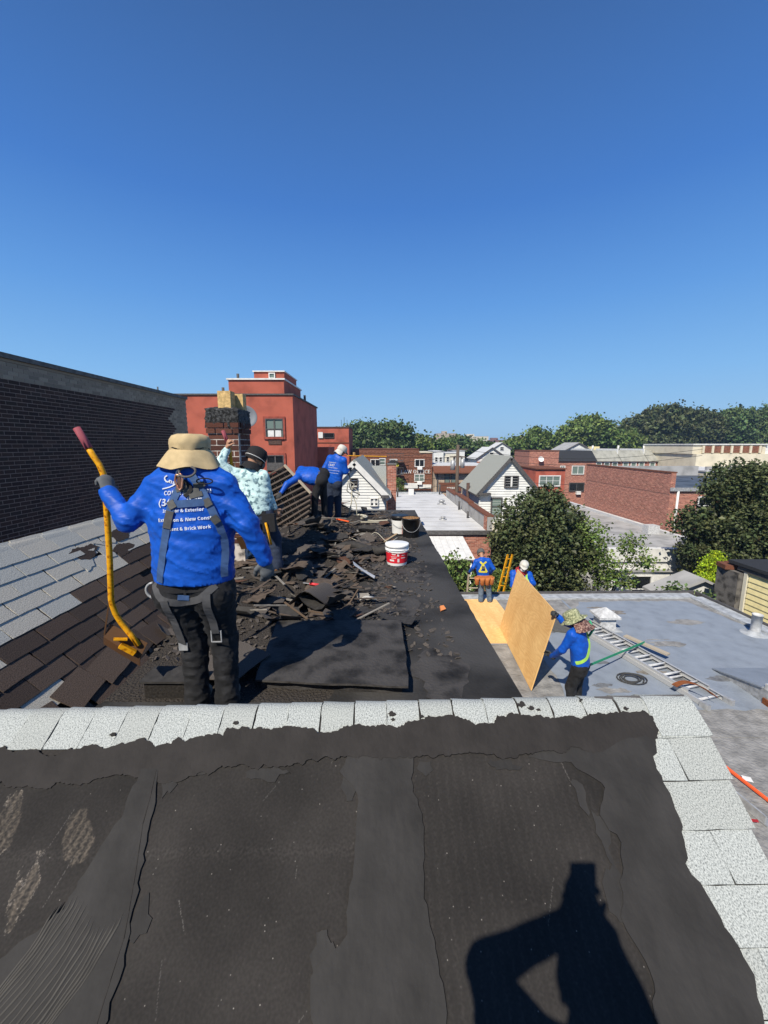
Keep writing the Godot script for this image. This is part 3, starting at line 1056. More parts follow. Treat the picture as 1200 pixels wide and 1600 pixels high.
func build_lower_roof() -> void:
	var y := 5.9
	var house := thing("flat_roof_house", "low house with a flat blue grey membrane roof on the right", "building", Vector3(5, 0, -6))
	part("wall", block([[0.96, 0.5], [8.6, 0.5], [8.6, -8.6], [8.42, -10.66], [0.86, -10.5]], 0.0, y - 0.06), M.siding_cream, house)
	part("roof_deck", block([[0.96, 0.6], [8.72, 0.6], [8.72, -8.6], [8.5, -10.76], [0.86, -10.6]], y - 0.058, y), M.membrane_grey, house)
	var xf := Transform3D(Basis(Vector3.RIGHT, Vector3(0, 0, -1), Vector3.UP), Vector3(0, y, 0))
	# the coated field, and the uncoated strip at the near end
	part("coating", plate(ragged([Vector2(3.0, 5.95), Vector2(8.3, 5.7), Vector2(8.3, 8.55), Vector2(8.05, 10.35), Vector2(5.1, 10.3), Vector2(4.5, 8.9), Vector2(3.2, 8.4)], 0.2, 0.05, 81), xf, 0.004), M.membrane, house)
	var band := begin()
	add_bar(band, Vector3(1.0, y + 0.02, -10.55), Vector3(8.45, y + 0.02, -10.7), 0.32, 0.05)
	part("edge_flashing", done(band), M.membrane_edge, house)
	var band2 := begin()
	add_bar(band2, Vector3(8.44, y + 0.021, -10.56), Vector3(8.62, y + 0.021, -7.0), 0.34, 0.05)
	add_bar(band2, Vector3(8.62, y + 0.021, -6.99), Vector3(8.66, y + 0.021, 0.5), 0.34, 0.05)
	part("edge_flashing", done(band2), M.membrane_edge, house)
	var lip := begin()
	add_bar(lip, Vector3(0.9, y + 0.035, -10.75), Vector3(8.62, y + 0.035, -10.9), 0.05, 0.12)
	add_bar(lip, Vector3(8.66, y + 0.035, -10.86), Vector3(8.84, y + 0.035, 0.5), 0.05, 0.12)
	part("metal_edge", done(lip), M.trim_grey, house)
	for s in [[4.75, 10.4, 4.7, 9.0], [1.2, 7.95, 8.2, 8.2], [1.6, 5.3, 8.3, 5.2], [1.5, 4.1, 8.3, 4.3]]:
		part("seam", bar(Vector3(s[0], y + 0.005, -s[1]), Vector3(s[2], y + 0.005, -s[3]), 0.06, 0.006), M.membrane if s[1] > 5.9 else M.membrane_grey, house)
	# dried puddle marks and scuffs
	var rp := RandomNumberGenerator.new()
	rp.seed = 23
	for i in 16:
		var c := Vector2(rp.randf_range(3.4, 8.0), rp.randf_range(6.0, 10.0)) if i > 2 else Vector2([5.6, 5.4, 4.9][i], [9.6, 9.9, 6.9][i])
		var w := rp.randf_range(0.12, 0.5)
		var o := []
		for k in 16:
			var t := TAU * k / 16
			o.append(c + Vector2(cos(t) * w * rp.randf_range(0.6, 1.1), sin(t) * w * 0.35 * rp.randf_range(0.5, 1.1)))
		part("roof_stain", plate(ragged(o, 0.05, 0.012, 800 + i), xf.translated_local(Vector3(0, 0, 0.0042 + 0.0003 * i)), 0.0004), M.roof_stain_brown if i < 3 else (M.roof_stain if i % 3 else M.membrane_grey), house)
	# wrinkles in the old membrane at the near end
	var r := RandomNumberGenerator.new()
	r.seed = 14
	var st := begin(true)
	for k in 16:
		var a := Vector3(r.randf_range(3.2, 5.5), y - 0.004, r.randf_range(-5.5, -1.8))
		var ang := r.randf_range(-0.5, 0.5)
		var pts := []
		var l := r.randf_range(0.4, 1.4)
		for i in 6:
			pts.append(a + Vector3(cos(ang), 0, sin(ang)) * l * i / 5.0 + Vector3(0, 0, r.randf_range(-0.02, 0.02)))
		add_tube(st, pts, [0.004, 0.01, 0.014, 0.014, 0.01, 0.004], 6)
	part("wrinkle", done(st), M.membrane_grey, house, true)


# a window in a wall: frame and sash bars as one mesh, the pane as its part; n faces out, r runs along the wall
func window(c: Vector3, w: float, h: float, n: Vector3, frame: Material, glass: Material, parent: Node3D, style := "hung", fw := 0.07) -> void:
	var r := Vector3.UP.cross(n)
	var b := Basis(r, Vector3.UP, n)
	var st := begin()
	add_box(st, c + r * (w / 2 + fw / 2) + n * 0.02, Vector3(fw, h + fw * 2, 0.08), b)
	add_box(st, c - r * (w / 2 + fw / 2) + n * 0.02, Vector3(fw, h + fw * 2, 0.08), b)
	add_box(st, c + Vector3.UP * (h / 2 + fw / 2) + n * 0.02, Vector3(w, fw, 0.08), b)
	add_box(st, c - Vector3.UP * (h / 2 + fw / 2) + n * 0.035, Vector3(w, fw, 0.11), b)
	if style == "hung" or style == "double":
		add_box(st, c + n * 0.01, Vector3(w, 0.05, 0.05), b)
	if style == "slide" or style == "double":
		add_box(st, c + n * 0.012, Vector3(0.07, h, 0.05), b)
	if style == "triple":
		for k in [-1, 1]:
			add_box(st, c + r * (w / 6 * k) + n * 0.012, Vector3(0.06, h, 0.05), b)
		add_box(st, c + n * 0.01, Vector3(w, 0.045, 0.045), b)
	if style == "bars":
		for k in range(-3, 4):
			add_box(st, c + r * (w / 8 * k) + n * 0.06, Vector3(0.02, h, 0.02), b)
	var f := part("window", done(st), frame, parent)
	placed("pane", box_mesh(Vector3(w, h, 0.02)), glass, f, Transform3D(b, c - n * 0.012))


# clapboards on a gable front that faces +z; outline given by half width and heights
func gable_front(parent: Node3D, xc: float, z: float, half: float, y0: float, eave: float, peak: float, pitch: float, m: Material) -> void:
	var y := y0
	while y < peak - 0.05:
		var mid := y + pitch / 2.0
		var w := half if mid < eave else half * (peak - mid) / (peak - eave)
		if w > 0.06:
			bx("siding_board", Vector3(xc, mid, z + 0.012), Vector3(w * 2.0, pitch * 1.08, 0.02), m, parent, Basis.IDENTITY.rotated(Vector3.RIGHT, -0.22))
		y += pitch


func gable_house(parent: Node3D, xc: float, z: float, half: float, eave: float, peak: float, depth: float, wall_m: Material, roof_m: Material, trim_m: Material, over := 0.18) -> void:
	var p := PackedVector2Array([Vector2(xc - half, 0), Vector2(xc + half, 0), Vector2(xc + half, eave), Vector2(xc, peak), Vector2(xc - half, eave)])
	part("wall", plate(p, Transform3D(Basis.IDENTITY, Vector3(0, 0, z - depth)), depth), wall_m, parent)
	var s := (peak - eave) / half
	for k in [-1, 1]:
		var a := Vector2(xc + k * (half + over), eave - over * s + 0.02)
		var b := Vector2(xc, peak + 0.02)
		var up := Vector2(-s * k, 1.0).normalized() * 0.1 * (1 if k > 0 else 1)
		up = Vector2(s * k, 1.0).normalized() * 0.1
		part("roof_slope", plate(PackedVector2Array([a, b, b + Vector2(0, 0.115), a + up]), Transform3D(Basis.IDENTITY, Vector3(0, 0, z - depth - 0.1)), depth + 0.1 + over), roof_m, parent)
		var st := begin()
		add_bar(st, Vector3(a.x, a.y - 0.04, z + over + 0.012), Vector3(b.x, b.y - 0.02, z + over + 0.012), 0.2, 0.03, Vector3.UP)
		part("bargeboard", done(st), trim_m, parent)
		part("gutter", bar(Vector3(a.x + k * 0.03, a.y + 0.03, z + over), Vector3(a.x + k * 0.03, a.y + 0.03, z - depth), 0.09, 0.09), trim_m, parent)


func build_near_houses() -> void:
	# the small white gable just past the end of the stripped roof
	var h := thing("clapboard_house", "small white clapboard gable house right behind the stripped roof", "house", Vector3(-1.07, 0, -17))
	gable_house(h, -1.07, -15.0, 1.12, 8.2, 9.36, 6.0, M.siding_white, M.roof_grey, M.white_paint, 0.14)
	gable_front(h, -1.07, -15.0, 1.1, 6.6, 8.2, 9.34, 0.105, M.siding_white)
	var wing := PackedVector2Array([Vector2(15.8, 0), Vector2(22.0, 0), Vector2(22.0, 8.0), Vector2(19.6, 9.02), Vector2(15.8, 8.15)])
	part("roof_wing", plate(wing, Transform3D(Basis(Vector3(0, 0, -1), Vector3.UP, Vector3.RIGHT), Vector3(-0.95, 0, 0)), 1.05), M.roof_grey, h)
	window(Vector3(-1.09, 8.62, -14.97), 0.2, 0.3, Vector3.BACK, M.trim_grey, M.glass_dark, h, "hung", 0.03)
	window(Vector3(-0.36, 7.92, -14.97), 0.24, 0.24, Vector3.BACK, M.white_paint, M.glass_dark, h, "double", 0.03)
	bx("gutter_end", Vector3(0.03, 8.14, -14.8), Vector3(0.3, 0.1, 0.2), M.trim_grey, h)

	var party := thing("brick_party_wall", "narrow red brick chimney wall beside the white roof", "wall", Vector3(0.3, 0, -17))
	bc("wall", Vector3(0.14, 0, -17.6), Vector3(0.5, 9.18, -16.8), M.brick_red, party)
	bc("cap", Vector3(0.12, 9.182, -17.62), Vector3(0.52, 9.24, -16.78), M.coping, party)

	# row house with a white flat roof
	var w := thing("white_roof_house", "row house with a white flat roof and brick parapet", "house", Vector3(2.6, 0, -26))
	bc("wall", Vector3(0.6, 0, -32.2), Vector3(4.86, 6.1, -18.15), M.brick_red, w)
	bc("roof_deck", Vector3(0.58, 6.102, -32.22), Vector3(4.62, 6.2, -18.1), M.white_roof, w)
	bc("edge_flashing", Vector3(0.56, 6.0, -18.098), Vector3(4.9, 6.19, -18.04), M.trim_grey, w)
	bc("rear_curb", Vector3(0.7, 6.201, -32.2), Vector3(4.5, 6.33, -32.0), M.membrane_edge, w)
	var tops := [[-18.1, -22.2, 6.80], [-22.22, -26.4, 6.86], [-26.42, -30.4, 6.74]]
	for t in tops:
		bc("parapet", Vector3(4.64, 6.1, t[1]), Vector3(4.88, t[2], t[0]), M.pale_roof, w)
		bc("parapet_cap", Vector3(4.60, t[2] + 0.002, t[1]), Vector3(4.93, t[2] + 0.07, t[0]), M.terracotta, w)
	bc("brick_pier", Vector3(4.58, 6.201, -18.5), Vector3(4.62, 6.82, -18.08), M.brick_red, w)
	for k in 12:
		bx("roof_seam", Vector3(2.6, 6.203, -19.0 - k * 1.15), Vector3(4.0, 0.006, 0.05), M.pale_roof, w)
	for v in [[3.72, -26.2, 0.2, 0.34], [3.03, -20.7, 0.13, 0.2]]:
		part("roof_ventilator", lathe([[0.0, 6.2], [v[2] * 1.5, 6.2], [v[2] * 1.5, 6.24], [v[2] * 0.7, 6.25], [v[2] * 0.7, 6.2 + v[3] * 0.5], [v[2], 6.2 + v[3] * 0.55], [v[2] * 0.9, 6.2 + v[3] * 0.85], [0.0, 6.2 + v[3]]], Vector3(v[0], 0, v[1]), 14), M.galvanised, w)
	for v in [[4.45, -24.0, 0.5], [4.4, -21.2, 0.35], [4.3, -31.5, 0.8], [1.0, -30.0, 0.7]]:
		part("pipe", tube([Vector3(v[0], 6.2, v[1]), Vector3(v[0], 6.2 + v[2], v[1])], [0.06], 8), M.trim_grey, w)
	bc("roof_hatch", Vector3(1.9, 6.2, -31.8), Vector3(2.3, 6.62, -31.4), M.white_paint, w)
	# the tin awning on its rear wall
	var aw := thing("tin_awning", "white sheet metal awning fixed below the white flat roof", "awning", Vector3(2.5, 5.8, -17))
	for k in 9:
		var x := 1.25 + k * 0.27
		part("panel", bar(Vector3(x, 5.93, -18.0), Vector3(x, 5.62, -15.6), 0.262, 0.03, Vector3.RIGHT), M.white_paint, aw)
	part("edge_rail", bar(Vector3(1.1, 5.58, -15.56), Vector3(3.56, 5.58, -15.56), 0.1, 0.06), M.white_paint, aw)
	for x in [1.3, 2.4, 3.45]:
		part("post", tube([Vector3(x, 0, -15.7), Vector3(x, 5.6, -15.7)], [0.04], 6), M.white_paint, aw)

	# the big white gable
	var g := thing("gable_house", "big white clapboard house with grey shingle gable roof beside tree", "house", Vector3(7.67, 0, -27))
	gable_house(g, 7.67, -25.0, 1.82, 7.14, 9.2, 5.5, M.siding_white, M.roof_grey, M.trim_grey, 0.2)
	gable_front(g, 7.67, -25.0, 1.8, 3.0, 7.14, 9.18, 0.155, M.siding_white)
	window(Vector3(7.77, 7.78, -24.96), 0.74, 0.62, Vector3.BACK, M.trim_grey, M.glass_dark, g, "double", 0.06)
	bx("sash", Vector3(7.77, 7.78, -24.93), Vector3(0.1, 0.62, 0.05), M.white_paint, g)
	window(Vector3(6.92, 6.25, -24.96), 0.56, 1.0, Vector3.BACK, M.trim_grey, M.glass_curtain, g, "hung", 0.07)
	window(Vector3(8.6, 5.0, -24.96), 0.56, 1.0, Vector3.BACK, M.trim_grey, M.glass_dark, g, "hung", 0.07)
	window(Vector3(6.6, 3.9, -24.96), 0.5, 0.9, Vector3.BACK, M.trim_grey, M.glass_dark, g, "hung", 0.07)
	bx("eave_return", Vector3(6.1, 7.05, -24.8), Vector3(0.75, 0.12, 0.4), M.trim_grey, g)
	part("stack_pipe", tube([Vector3(5.6, 4.0, -27.2), Vector3(5.6, 7.5, -27.2)], [0.11], 8), M.trim_brown, g)
	var awn := thing("red_awning", "small red awning on the corner of the big white house", "awning", Vector3(5.2, 5.4, -19.5))
	part("cover", plate(PackedVector2Array([Vector2(0, 0.0), Vector2(0.75, -0.42), Vector2(0.70, -0.62), Vector2(0.45, -0.66), Vector2(0.1, -0.2)]), Transform3D(Basis.IDENTITY, Vector3(4.92, 5.95, -19.5)), 0.7), M.red_plastic, awn)
	var cw := thing("cream_annex", "cream rendered annex wall behind the workers and the tree", "building", Vector3(6.2, 0, -21))
	bc("wall", Vector3(5.1, 0, -24.6), Vector3(8.4, 5.3, -20.0), M.cream_wall, cw)
	window(Vector3(5.55, 4.6, -19.98), 0.4, 0.8, Vector3.BACK, M.white_paint, M.glass_dark, cw, "hung", 0.06)

	# the long brick building on the right, its rear wing and the low white garage before it
	var b := thing("brick_rowhouse", "long red brick building with blank side wall and white downspout", "building", Vector3(21, 0, -30))
	bc("wall", Vector3(17.56, 0, -35.6), Vector3(27, 7.3, -25), M.brick_red, b)
	bc("parapet", Vector3(17.54, 7.0, -35.6), Vector3(17.84, 8.3, -25.02), M.brick_red, b)
	bc("parapet_cap", Vector3(17.5, 8.302, -35.65), Vector3(17.88, 8.37, -25.0), M.terracotta, b)
	bc("roof_deck", Vector3(17.85, 7.302, -35.5), Vector3(27, 7.40, -24.96), M.blue_roof, b)
	bc("rear_wall", Vector3(17.85, 7.4, -35.6), Vector3(27, 8.2, -35.3), M.pale_roof, b)
	bc("cornice", Vector3(17.5, 7.2, -24.95), Vector3(27, 7.42, -24.86), M.galvanised, b)
	part("downspout", tube([Vector3(18.0, 3.6, -24.92), Vector3(18.0, 7.2, -24.92)], [0.07], 8), M.white_paint, b)
	window(Vector3(19.7, 6.3, -24.97), 0.7, 1.0, Vector3.BACK, M.white_paint, M.glass_dark, b, "hung")
	window(Vector3(22.2, 6.3, -24.97), 0.7, 1.0, Vector3.BACK, M.white_paint, M.glass_dark, b, "hung")
	window(Vector3(19.0, 4.2, -24.97), 0.7, 1.0, Vector3.BACK, M.white_paint, M.glass_dark, b, "hung")
	var l := thing("low_garage_row", "low white building with a grey flat roof below the brick wall", "building", Vector3(14.5, 0, -27))
	bc("wall", Vector3(10.9, 0, -38), Vector3(17.5, 4.5, -19.3), M.white_paint, l)
	bc("roof_deck", Vector3(10.9, 4.502, -38), Vector3(17.52, 4.58, -19.4), M.pale_roof, l)
	bc("front_parapet", Vector3(10.85, 4.4, -19.5), Vector3(17.54, 5.05, -19.2), M.white_paint, l)
	bc("string_course", Vector3(10.85, 3.9, -19.3), Vector3(17.54, 4.0, -19.16), M.pale_roof, l)
	bc("side_curb", Vector3(17.2, 4.581, -38), Vector3(17.5, 4.75, -19.6), M.white_roof, l)
	bc("roof_unit", Vector3(16.2, 4.581, -25.2), Vector3(16.9, 5.1, -24.6), M.sheet_white, l)
	window(Vector3(12.6, 3.0, -19.27), 0.9, 1.3, Vector3.BACK, M.white_paint, M.glass_dark, l, "hung")
	var gar := thing("white_shed", "low white sided shed with pale roof behind the bright green shrub", "shed", Vector3(11.7, 0, -14.5))
	var gp := PackedVector2Array([Vector2(10.3, 0), Vector2(13.2, 0), Vector2(13.2, 4.35), Vector2(11.7, 5.05), Vector2(10.3, 4.45)])
	part("wall", plate(gp, Transform3D(Basis.IDENTITY, Vector3(0, 0, -15.3)), 0.8), M.siding_white, gar)
	part("roof_slope", plate(PackedVector2Array([Vector2(10.15, 4.42), Vector2(11.7, 5.08), Vector2(11.7, 5.18), Vector2(10.15, 4.52)]), Transform3D(Basis.IDENTITY, Vector3(0, 0, -15.4)), 1.1), M.pale_roof, gar)
	part("roof_slope", plate(PackedVector2Array([Vector2(11.7, 5.08), Vector2(13.4, 4.28), Vector2(13.4, 4.38), Vector2(11.7, 5.18)]), Transform3D(Basis.IDENTITY, Vector3(0, 0, -15.4)), 1.1), M.pale_roof, gar)
	for k in 12:
		var y := 3.0 + k * 0.11
		bx("siding_board", Vector3(11.75, y, -14.48), Vector3(2.8, 0.115, 0.02), M.siding_white, gar, Basis.IDENTITY.rotated(Vector3.RIGHT, -0.12))

	var y := thing("yellow_house", "yellow clapboard house end with grey concrete pier at right edge", "house", Vector3(12.5, 0, -11))
	bc("wall", Vector3(11.44, 0, -12.45), Vector3(16, 6.04, -5), M.siding_yellow, y)
	bc("concrete_pier", Vector3(11.25, 0, -13.35), Vector3(13, 5.98, -12.5), M.old_concrete, y)
	bc("roof_slab", Vector3(11.3, 6.2, -13.0), Vector3(16.2, 6.3, -4.9), M.roof_dark, y)
	bc("roof_edge", Vector3(11.36, 6.045, -12.7), Vector3(16.1, 6.198, -4.95), M.trim_grey, y)
	for k in 3:
		bx("terracotta_tile", Vector3(11.3 + k * 0.28, 6.06 + 0.02 * k, -13.1), Vector3(0.26, 0.14, 0.5), M.terracotta, y, Basis.IDENTITY.rotated(Vector3.UP, 0.2 * k - 0.2))
	bx("corner_board", Vector3(11.42, 5.0, -12.40), Vector3(0.08, 2.1, 0.12), M.siding_cream, y)
	for k in 17:
		bx("siding_board", Vector3(11.425, 3.0 + k * 0.18, -8.7), Vector3(0.022, 0.19, 7.2), M.siding_yellow, y, Basis.IDENTITY.rotated(Vector3(0, 0, 1), -0.14))

	# red stucco apartment house
	var red := thing("red_apartment_house", "big red stucco apartment house with roof penthouse behind the chimney", "building", Vector3(-9.5, 0, -31))
	bc("wall", Vector3(-15.5, 0, -36.5), Vector3(-5.84, 13.12, -27), M.stucco_red, red)
	bc("coping", Vector3(-15.6, 13.122, -36.6), Vector3(-5.76, 13.22, -26.92), M.trim_grey, red)
	bc("penthouse", Vector3(-10.1, 13.2, -33.0), Vector3(-6.5, 14.15, -27.6), M.stucco_red, red)
	bc("penthouse_coping", Vector3(-10.2, 14.152, -33.1), Vector3(-6.42, 14.25, -27.5), M.white_paint, red)
	bc("bulkhead", Vector3(-8.6, 14.25, -32.0), Vector3(-6.6, 14.75, -28.2), M.stucco_red, red)
	bc("bulkhead_coping", Vector3(-8.66, 14.752, -32.1), Vector3(-6.54, 14.82, -28.1), M.white_paint, red)
	window(Vector3(-7.4, 14.5, -28.16), 0.3, 0.26, Vector3.BACK, M.white_paint, M.glass_curtain, red, "none", 0.06)
	for k in [[-7.07, 11.08, 1.12, 1.16], [-7.1, 8.78, 1.1, 1.1]]:
		window(Vector3(k[0], k[1], -26.97), k[2], k[3], Vector3.BACK, M.stucco_trim, M.glass_curtain if k[1] > 10 else M.glass_dark, red, "none", 0.14)
		var st := begin()
		add_box(st, Vector3(k[0], k[1], -26.95), Vector3(0.08, k[3], 0.05))
		add_box(st, Vector3(k[0], k[1] - 0.08, -26.945), Vector3(k[2], 0.07, 0.06))
		for e in [-1, 1]:
			add_box(st, Vector3(k[0] + e * k[2] * 0.485, k[1], -26.94), Vector3(0.06, k[3], 0.08))
		add_box(st, Vector3(k[0], k[1] + k[3] * 0.475, -26.94), Vector3(k[2] - 0.1, 0.06, 0.08))
		part("sash", done(st), M.trim_grey, red)
	bx("curtain", Vector3(-7.07, 10.72, -26.94), Vector3(0.85, 0.4, 0.012), M.white_paint, red)
	bx("window_guard", Vector3(-7.1, 8.6, -26.88), Vector3(1.0, 0.5, 0.02), M.trim_grey, red)
	bc("vent_grille", Vector3(-7.5, 10.02, -27), Vector3(-6.66, 10.34, -26.95), M.trim_brown, red)
	for p in [[-10.4, 13.2, -27.4, 0.45], [-9.6, 14.1, -28, 0.5], [-5.2 - 0.8, 13.2, -32, 0.5]]:
		part("vent_stack", tube([Vector3(p[0], p[1], p[2]), Vector3(p[0], p[1] + p[3], p[2])], [0.09], 8), M.trim_grey, red)
	bc("annex", Vector3(-6.6, 0, -41), Vector3(-4.9, 9.8, -36.6), M.stucco_red, red)
	var red2 := thing("red_brick_flats", "smaller red brick flats farther back behind the standing worker", "building", Vector3(-6.2, 0, -52))
	bc("wall", Vector3(-11, 0, -56), Vector3(-4.22, 12.0, -50), M.stucco_red, red2)
	bc("coping", Vector3(-11, 12.002, -56), Vector3(-4.15, 12.14, -49.92), M.trim_brown, red2)
	bc("belt_course", Vector3(-9, 10.2, -50.0), Vector3(-4.2, 10.3, -49.94), M.terracotta, red2)
	window(Vector3(-6.6, 11.1, -49.97), 1.15, 0.5, Vector3.BACK, M.trim_grey, M.glass_dark, red2, "none", 0.05)
	bx("white_panel", Vector3(-7.6, 11.15, -49.9), Vector3(0.55, 0.7, 0.1), M.white_paint, red2)
	for k in 3:
		part("antenna", tube([Vector3(-5.2 + 0.35 * k, 12.1, -51), Vector3(-5.2 + 0.35 * k, 13.0 + 0.3 * (k % 2), -51)], [0.025], 5), M.wire, red2)


# letters as thin solid shapes: a TextMesh turned and set on a wall
func letters(text: String, size: float, at: Vector3, m: Material, parent: Node3D, called := "lettering", font_name := "Droid Serif", n := Vector3.BACK) -> void:
	var t := TextMesh.new()
	var f := SystemFont.new()
	f.font_names = PackedStringArray([font_name])
	f.font_weight = 700
	t.font = f
	t.text = text
	t.font_size = 32
	t.pixel_size = size / 23.0
	t.depth = 0.03
	var r := Vector3.UP.cross(n)
	placed(called, t, m, parent, Transform3D(Basis(r, Vector3.UP, n), at))


func flat_block(called: String, label: String, a: Vector3, b: Vector3, wall_m: Material, roof_m: Material, category := "building", group := "") -> Node3D:
	var o := thing(called, label, category, Vector3((a.x + b.x) / 2, 0, (a.z + b.z) / 2), group)
	bc("wall", Vector3(a.x, 0, a.z), Vector3(b.x, b.y - 0.12, b.z), wall_m, o)
	bc("roof", Vector3(a.x - 0.1, b.y - 0.118, a.z - 0.1), Vector3(b.x + 0.1, b.y, b.z + 0.1), roof_m, o)
	return o


func build_far_blocks() -> void:
	# brown brick office building across the street
	var law := thing("law_office_building", "brown brick building lettered LAW OFFICE across the street", "building", Vector3(1.2, 0, -56))
	bc("wall", Vector3(-3.7, 0, -60), Vector3(6.1, 9.0, -52), M.brick_brown, law)
	bc("parapet", Vector3(-3.75, 9.002, -60), Vector3(4.4, 9.42, -51.95), M.brick_brown, law)
	bc("coping", Vector3(-3.8, 9.422, -60), Vector3(4.45, 9.5, -51.9), M.terracotta, law)
	bc("coping", Vector3(4.46, 9.002, -60), Vector3(6.15, 9.1, -51.9), M.cream_wall, law)
	for x in [4.48, -1.1]:
		window(Vector3(x, 7.73, -51.97), 1.05, 0.8, Vector3.BACK, M.white_paint, M.glass_dark, law, "slide", 0.09)
	window(Vector3(4.48, 5.87, -51.97), 1.1, 0.8, Vector3.BACK, M.white_paint, M.glass_curtain, law, "double", 0.09)
	window(Vector3(1.2, 7.6, -51.97), 0.8, 1.1, Vector3.BACK, M.white_paint, M.glass_dark, law, "hung", 0.09)
	window(Vector3(-0.2, 7.9, -51.97), 0.6, 0.7, Vector3.BACK, M.white_paint, M.glass_curtain, law, "hung", 0.09)
	bx("air_conditioner", Vector3(4.5, 7.1, -51.8), Vector3(0.6, 0.35, 0.4), M.white_plastic, law)
	bx("air_conditioner", Vector3(4.5, 5.2, -51.8), Vector3(0.6, 0.35, 0.4), M.white_plastic, law)
	letters("LAW OFFICE", 0.42, Vector3(3.98, 6.64, -51.95), M.white_paint, law)
	for y in [7.1, 6.3, 8.4]:
		bc("belt_course", Vector3(-3.7, y, -52), Vector3(6.1, y + 0.05, -51.96), M.terracotta, law)
	for s in [[2.6, 4.3], [4.45, 6.0]]:
		bc("shop_sign", Vector3(s[0], 4.55, -51.99), Vector3(s[1], 5.02 if s[0] > 4 else 5.2, -51.85), M.white_paint, law)
	bc("shop_front", Vector3(1.0, 0.2, -51.99), Vector3(6.0, 4.3, -51.93), M.glass_dark, law)
	# the iron fire escape with someone in a yellow vest on it
	var fe := thing("fire_escape", "dark iron fire escape on the brown brick office building", "fire escape", Vector3(1.3, 0, -50))
	for y in [6.3, 8.0]:
		bc("landing", Vector3(0.4, y, -51.8), Vector3(2.4, y + 0.08, -50.7), M.trim_grey, fe)
		bc("rail", Vector3(0.4, y + 0.9, -50.75), Vector3(2.4, y + 0.95, -50.7), M.trim_grey, fe)
		for k in 6:
			bc("baluster", Vector3(0.4 + 0.39 * k, y + 0.08, -50.74), Vector3(0.43 + 0.39 * k, y + 0.9, -50.71), M.trim_grey, fe)

	var shop := thing("corner_shop", "cream shop house with brown tiled pent roof and red awning", "shop", Vector3(8.6, 0, -54))
	bc("wall", Vector3(6.2, 0, -58), Vector3(12.6, 7.0, -50), M.tan_wall, shop)
	bc("roof_deck", Vector3(6.15, 7.45, -58), Vector3(12.7, 7.55, -50.6), M.white_roof, shop)
	part("pent_roof", plate(PackedVector2Array([Vector2(49.3, 6.72), Vector2(50.6, 7.44), Vector2(50.6, 6.9), Vector2(49.3, 6.6)]), Transform3D(Basis(Vector3(0, 0, -1), Vector3.UP, Vector3.RIGHT), Vector3(6.0, 0, 0)), 6.8), M.terracotta, shop)
	for x in [7.6, 8.4, 10.4, 11.4]:
		window(Vector3(x + 0.1, 6.0, -49.97), 0.5, 1.1, Vector3.BACK, M.trim_grey, M.glass_curtain, shop, "hung", 0.08)
	bc("pilaster", Vector3(6.45, 0, -49.98), Vector3(6.6, 6.6, -49.9), M.trim_grey, shop)
	bc("red_fascia", Vector3(6.7, 4.4, -49.98), Vector3(9.4, 5.45, -49.8), M.terracotta, shop)
	for k in 7:
		bx("sign_letter", Vector3(7.75 + 0.2 * k, 4.8, -49.77), Vector3(0.13, 0.24, 0.05), M.cloth_white, shop)

	# houses farther back
	var hs := thing("white_gable_house", "distant white gable house past the utility pole", "house", Vector3(17.5, 0, -73))
	gable_house(hs, 18.3, -70.0, 2.6, 7.7, 9.5, 7.0, M.siding_white, M.white_roof, M.trim_grey, 0.25)
	window(Vector3(18.2, 8.4, -69.96), 0.6, 0.6, Vector3.BACK, M.white_paint, M.glass_dark, hs, "hung")
	bc("brick_base", Vector3(15.7, 0, -69.9), Vector3(21.2, 7.2, -69.6), M.brick_red, hs)
	var data := [["flat_house", "low white flat roofed house with blue corner beside the pole", Vector3(9.0, 0, -84), Vector3(10.8, 8.9, -75), M.siding_white, M.white_roof], ["flat_house", "low cream flat roofed house in a distant white row", Vector3(10.9, 0, -84), Vector3(13.6, 8.6, -75.5), M.siding_cream, M.white_roof], ["flat_house", "low white house under the crown of distant trees right of pole", Vector3(13.8, 0, -90), Vector3(16.0, 8.9, -82), M.siding_white, M.pale_roof]]
	for d in data:
		var o := flat_block(d[0], d[1], d[2], d[3], d[4], d[5], "house")
		for k in 2:
			window(Vector3(lerpf(d[2].x, d[3].x, 0.28 + 0.44 * k), 7.4, d[3].z + 0.03), 0.4, 0.7, Vector3.BACK, M.white_paint, M.glass_dark, o, "hung")
	var small := thing("white_dormer_house", "tiny white dormer house among the distant trees", "house", Vector3(25, 0, -92))
	gable_house(small, 25.6, -90.0, 1.9, 9.2, 10.4, 5.0, M.siding_white, M.white_roof, M.trim_grey)
	window(Vector3(25.6, 9.2, -89.96), 0.7, 0.6, Vector3.BACK, M.white_paint, M.glass_dark, small, "hung")

	# red and brick houses at the left end of the far row
	var rh := thing("red_porch_house", "small red house with white triple window behind the tree", "house", Vector3(18.8, 0, -49))
	bc("wall", Vector3(17.0, 0, -52), Vector3(20.3, 7.3, -46), M.stucco_red, rh)
	bc("roof", Vector3(16.9, 7.302, -52), Vector3(20.4, 7.42, -45.8), M.terracotta, rh)
	window(Vector3(18.6, 6.0, -45.97), 2.2, 1.0, Vector3.BACK, M.white_paint, M.glass_curtain, rh, "triple", 0.12)
	var bh := thing("brick_house", "red brick house with a dish standing behind the red porch house", "house", Vector3(20, 0, -55))
	bc("wall", Vector3(18.3, 0, -58), Vector3(22.0, 9.2, -52), M.brick_red, bh)
	bc("coping", Vector3(18.25, 9.202, -58), Vector3(22.05, 9.3, -51.95), M.terracotta, bh)
	part("dish", lathe([[0.0, 0.0], [0.25, 0.04], [0.35, 0.12]], Vector3(19.6, 8.2, -51.6), 14, Basis.IDENTITY.rotated(Vector3.RIGHT, 1.2)), M.white_plastic, bh)
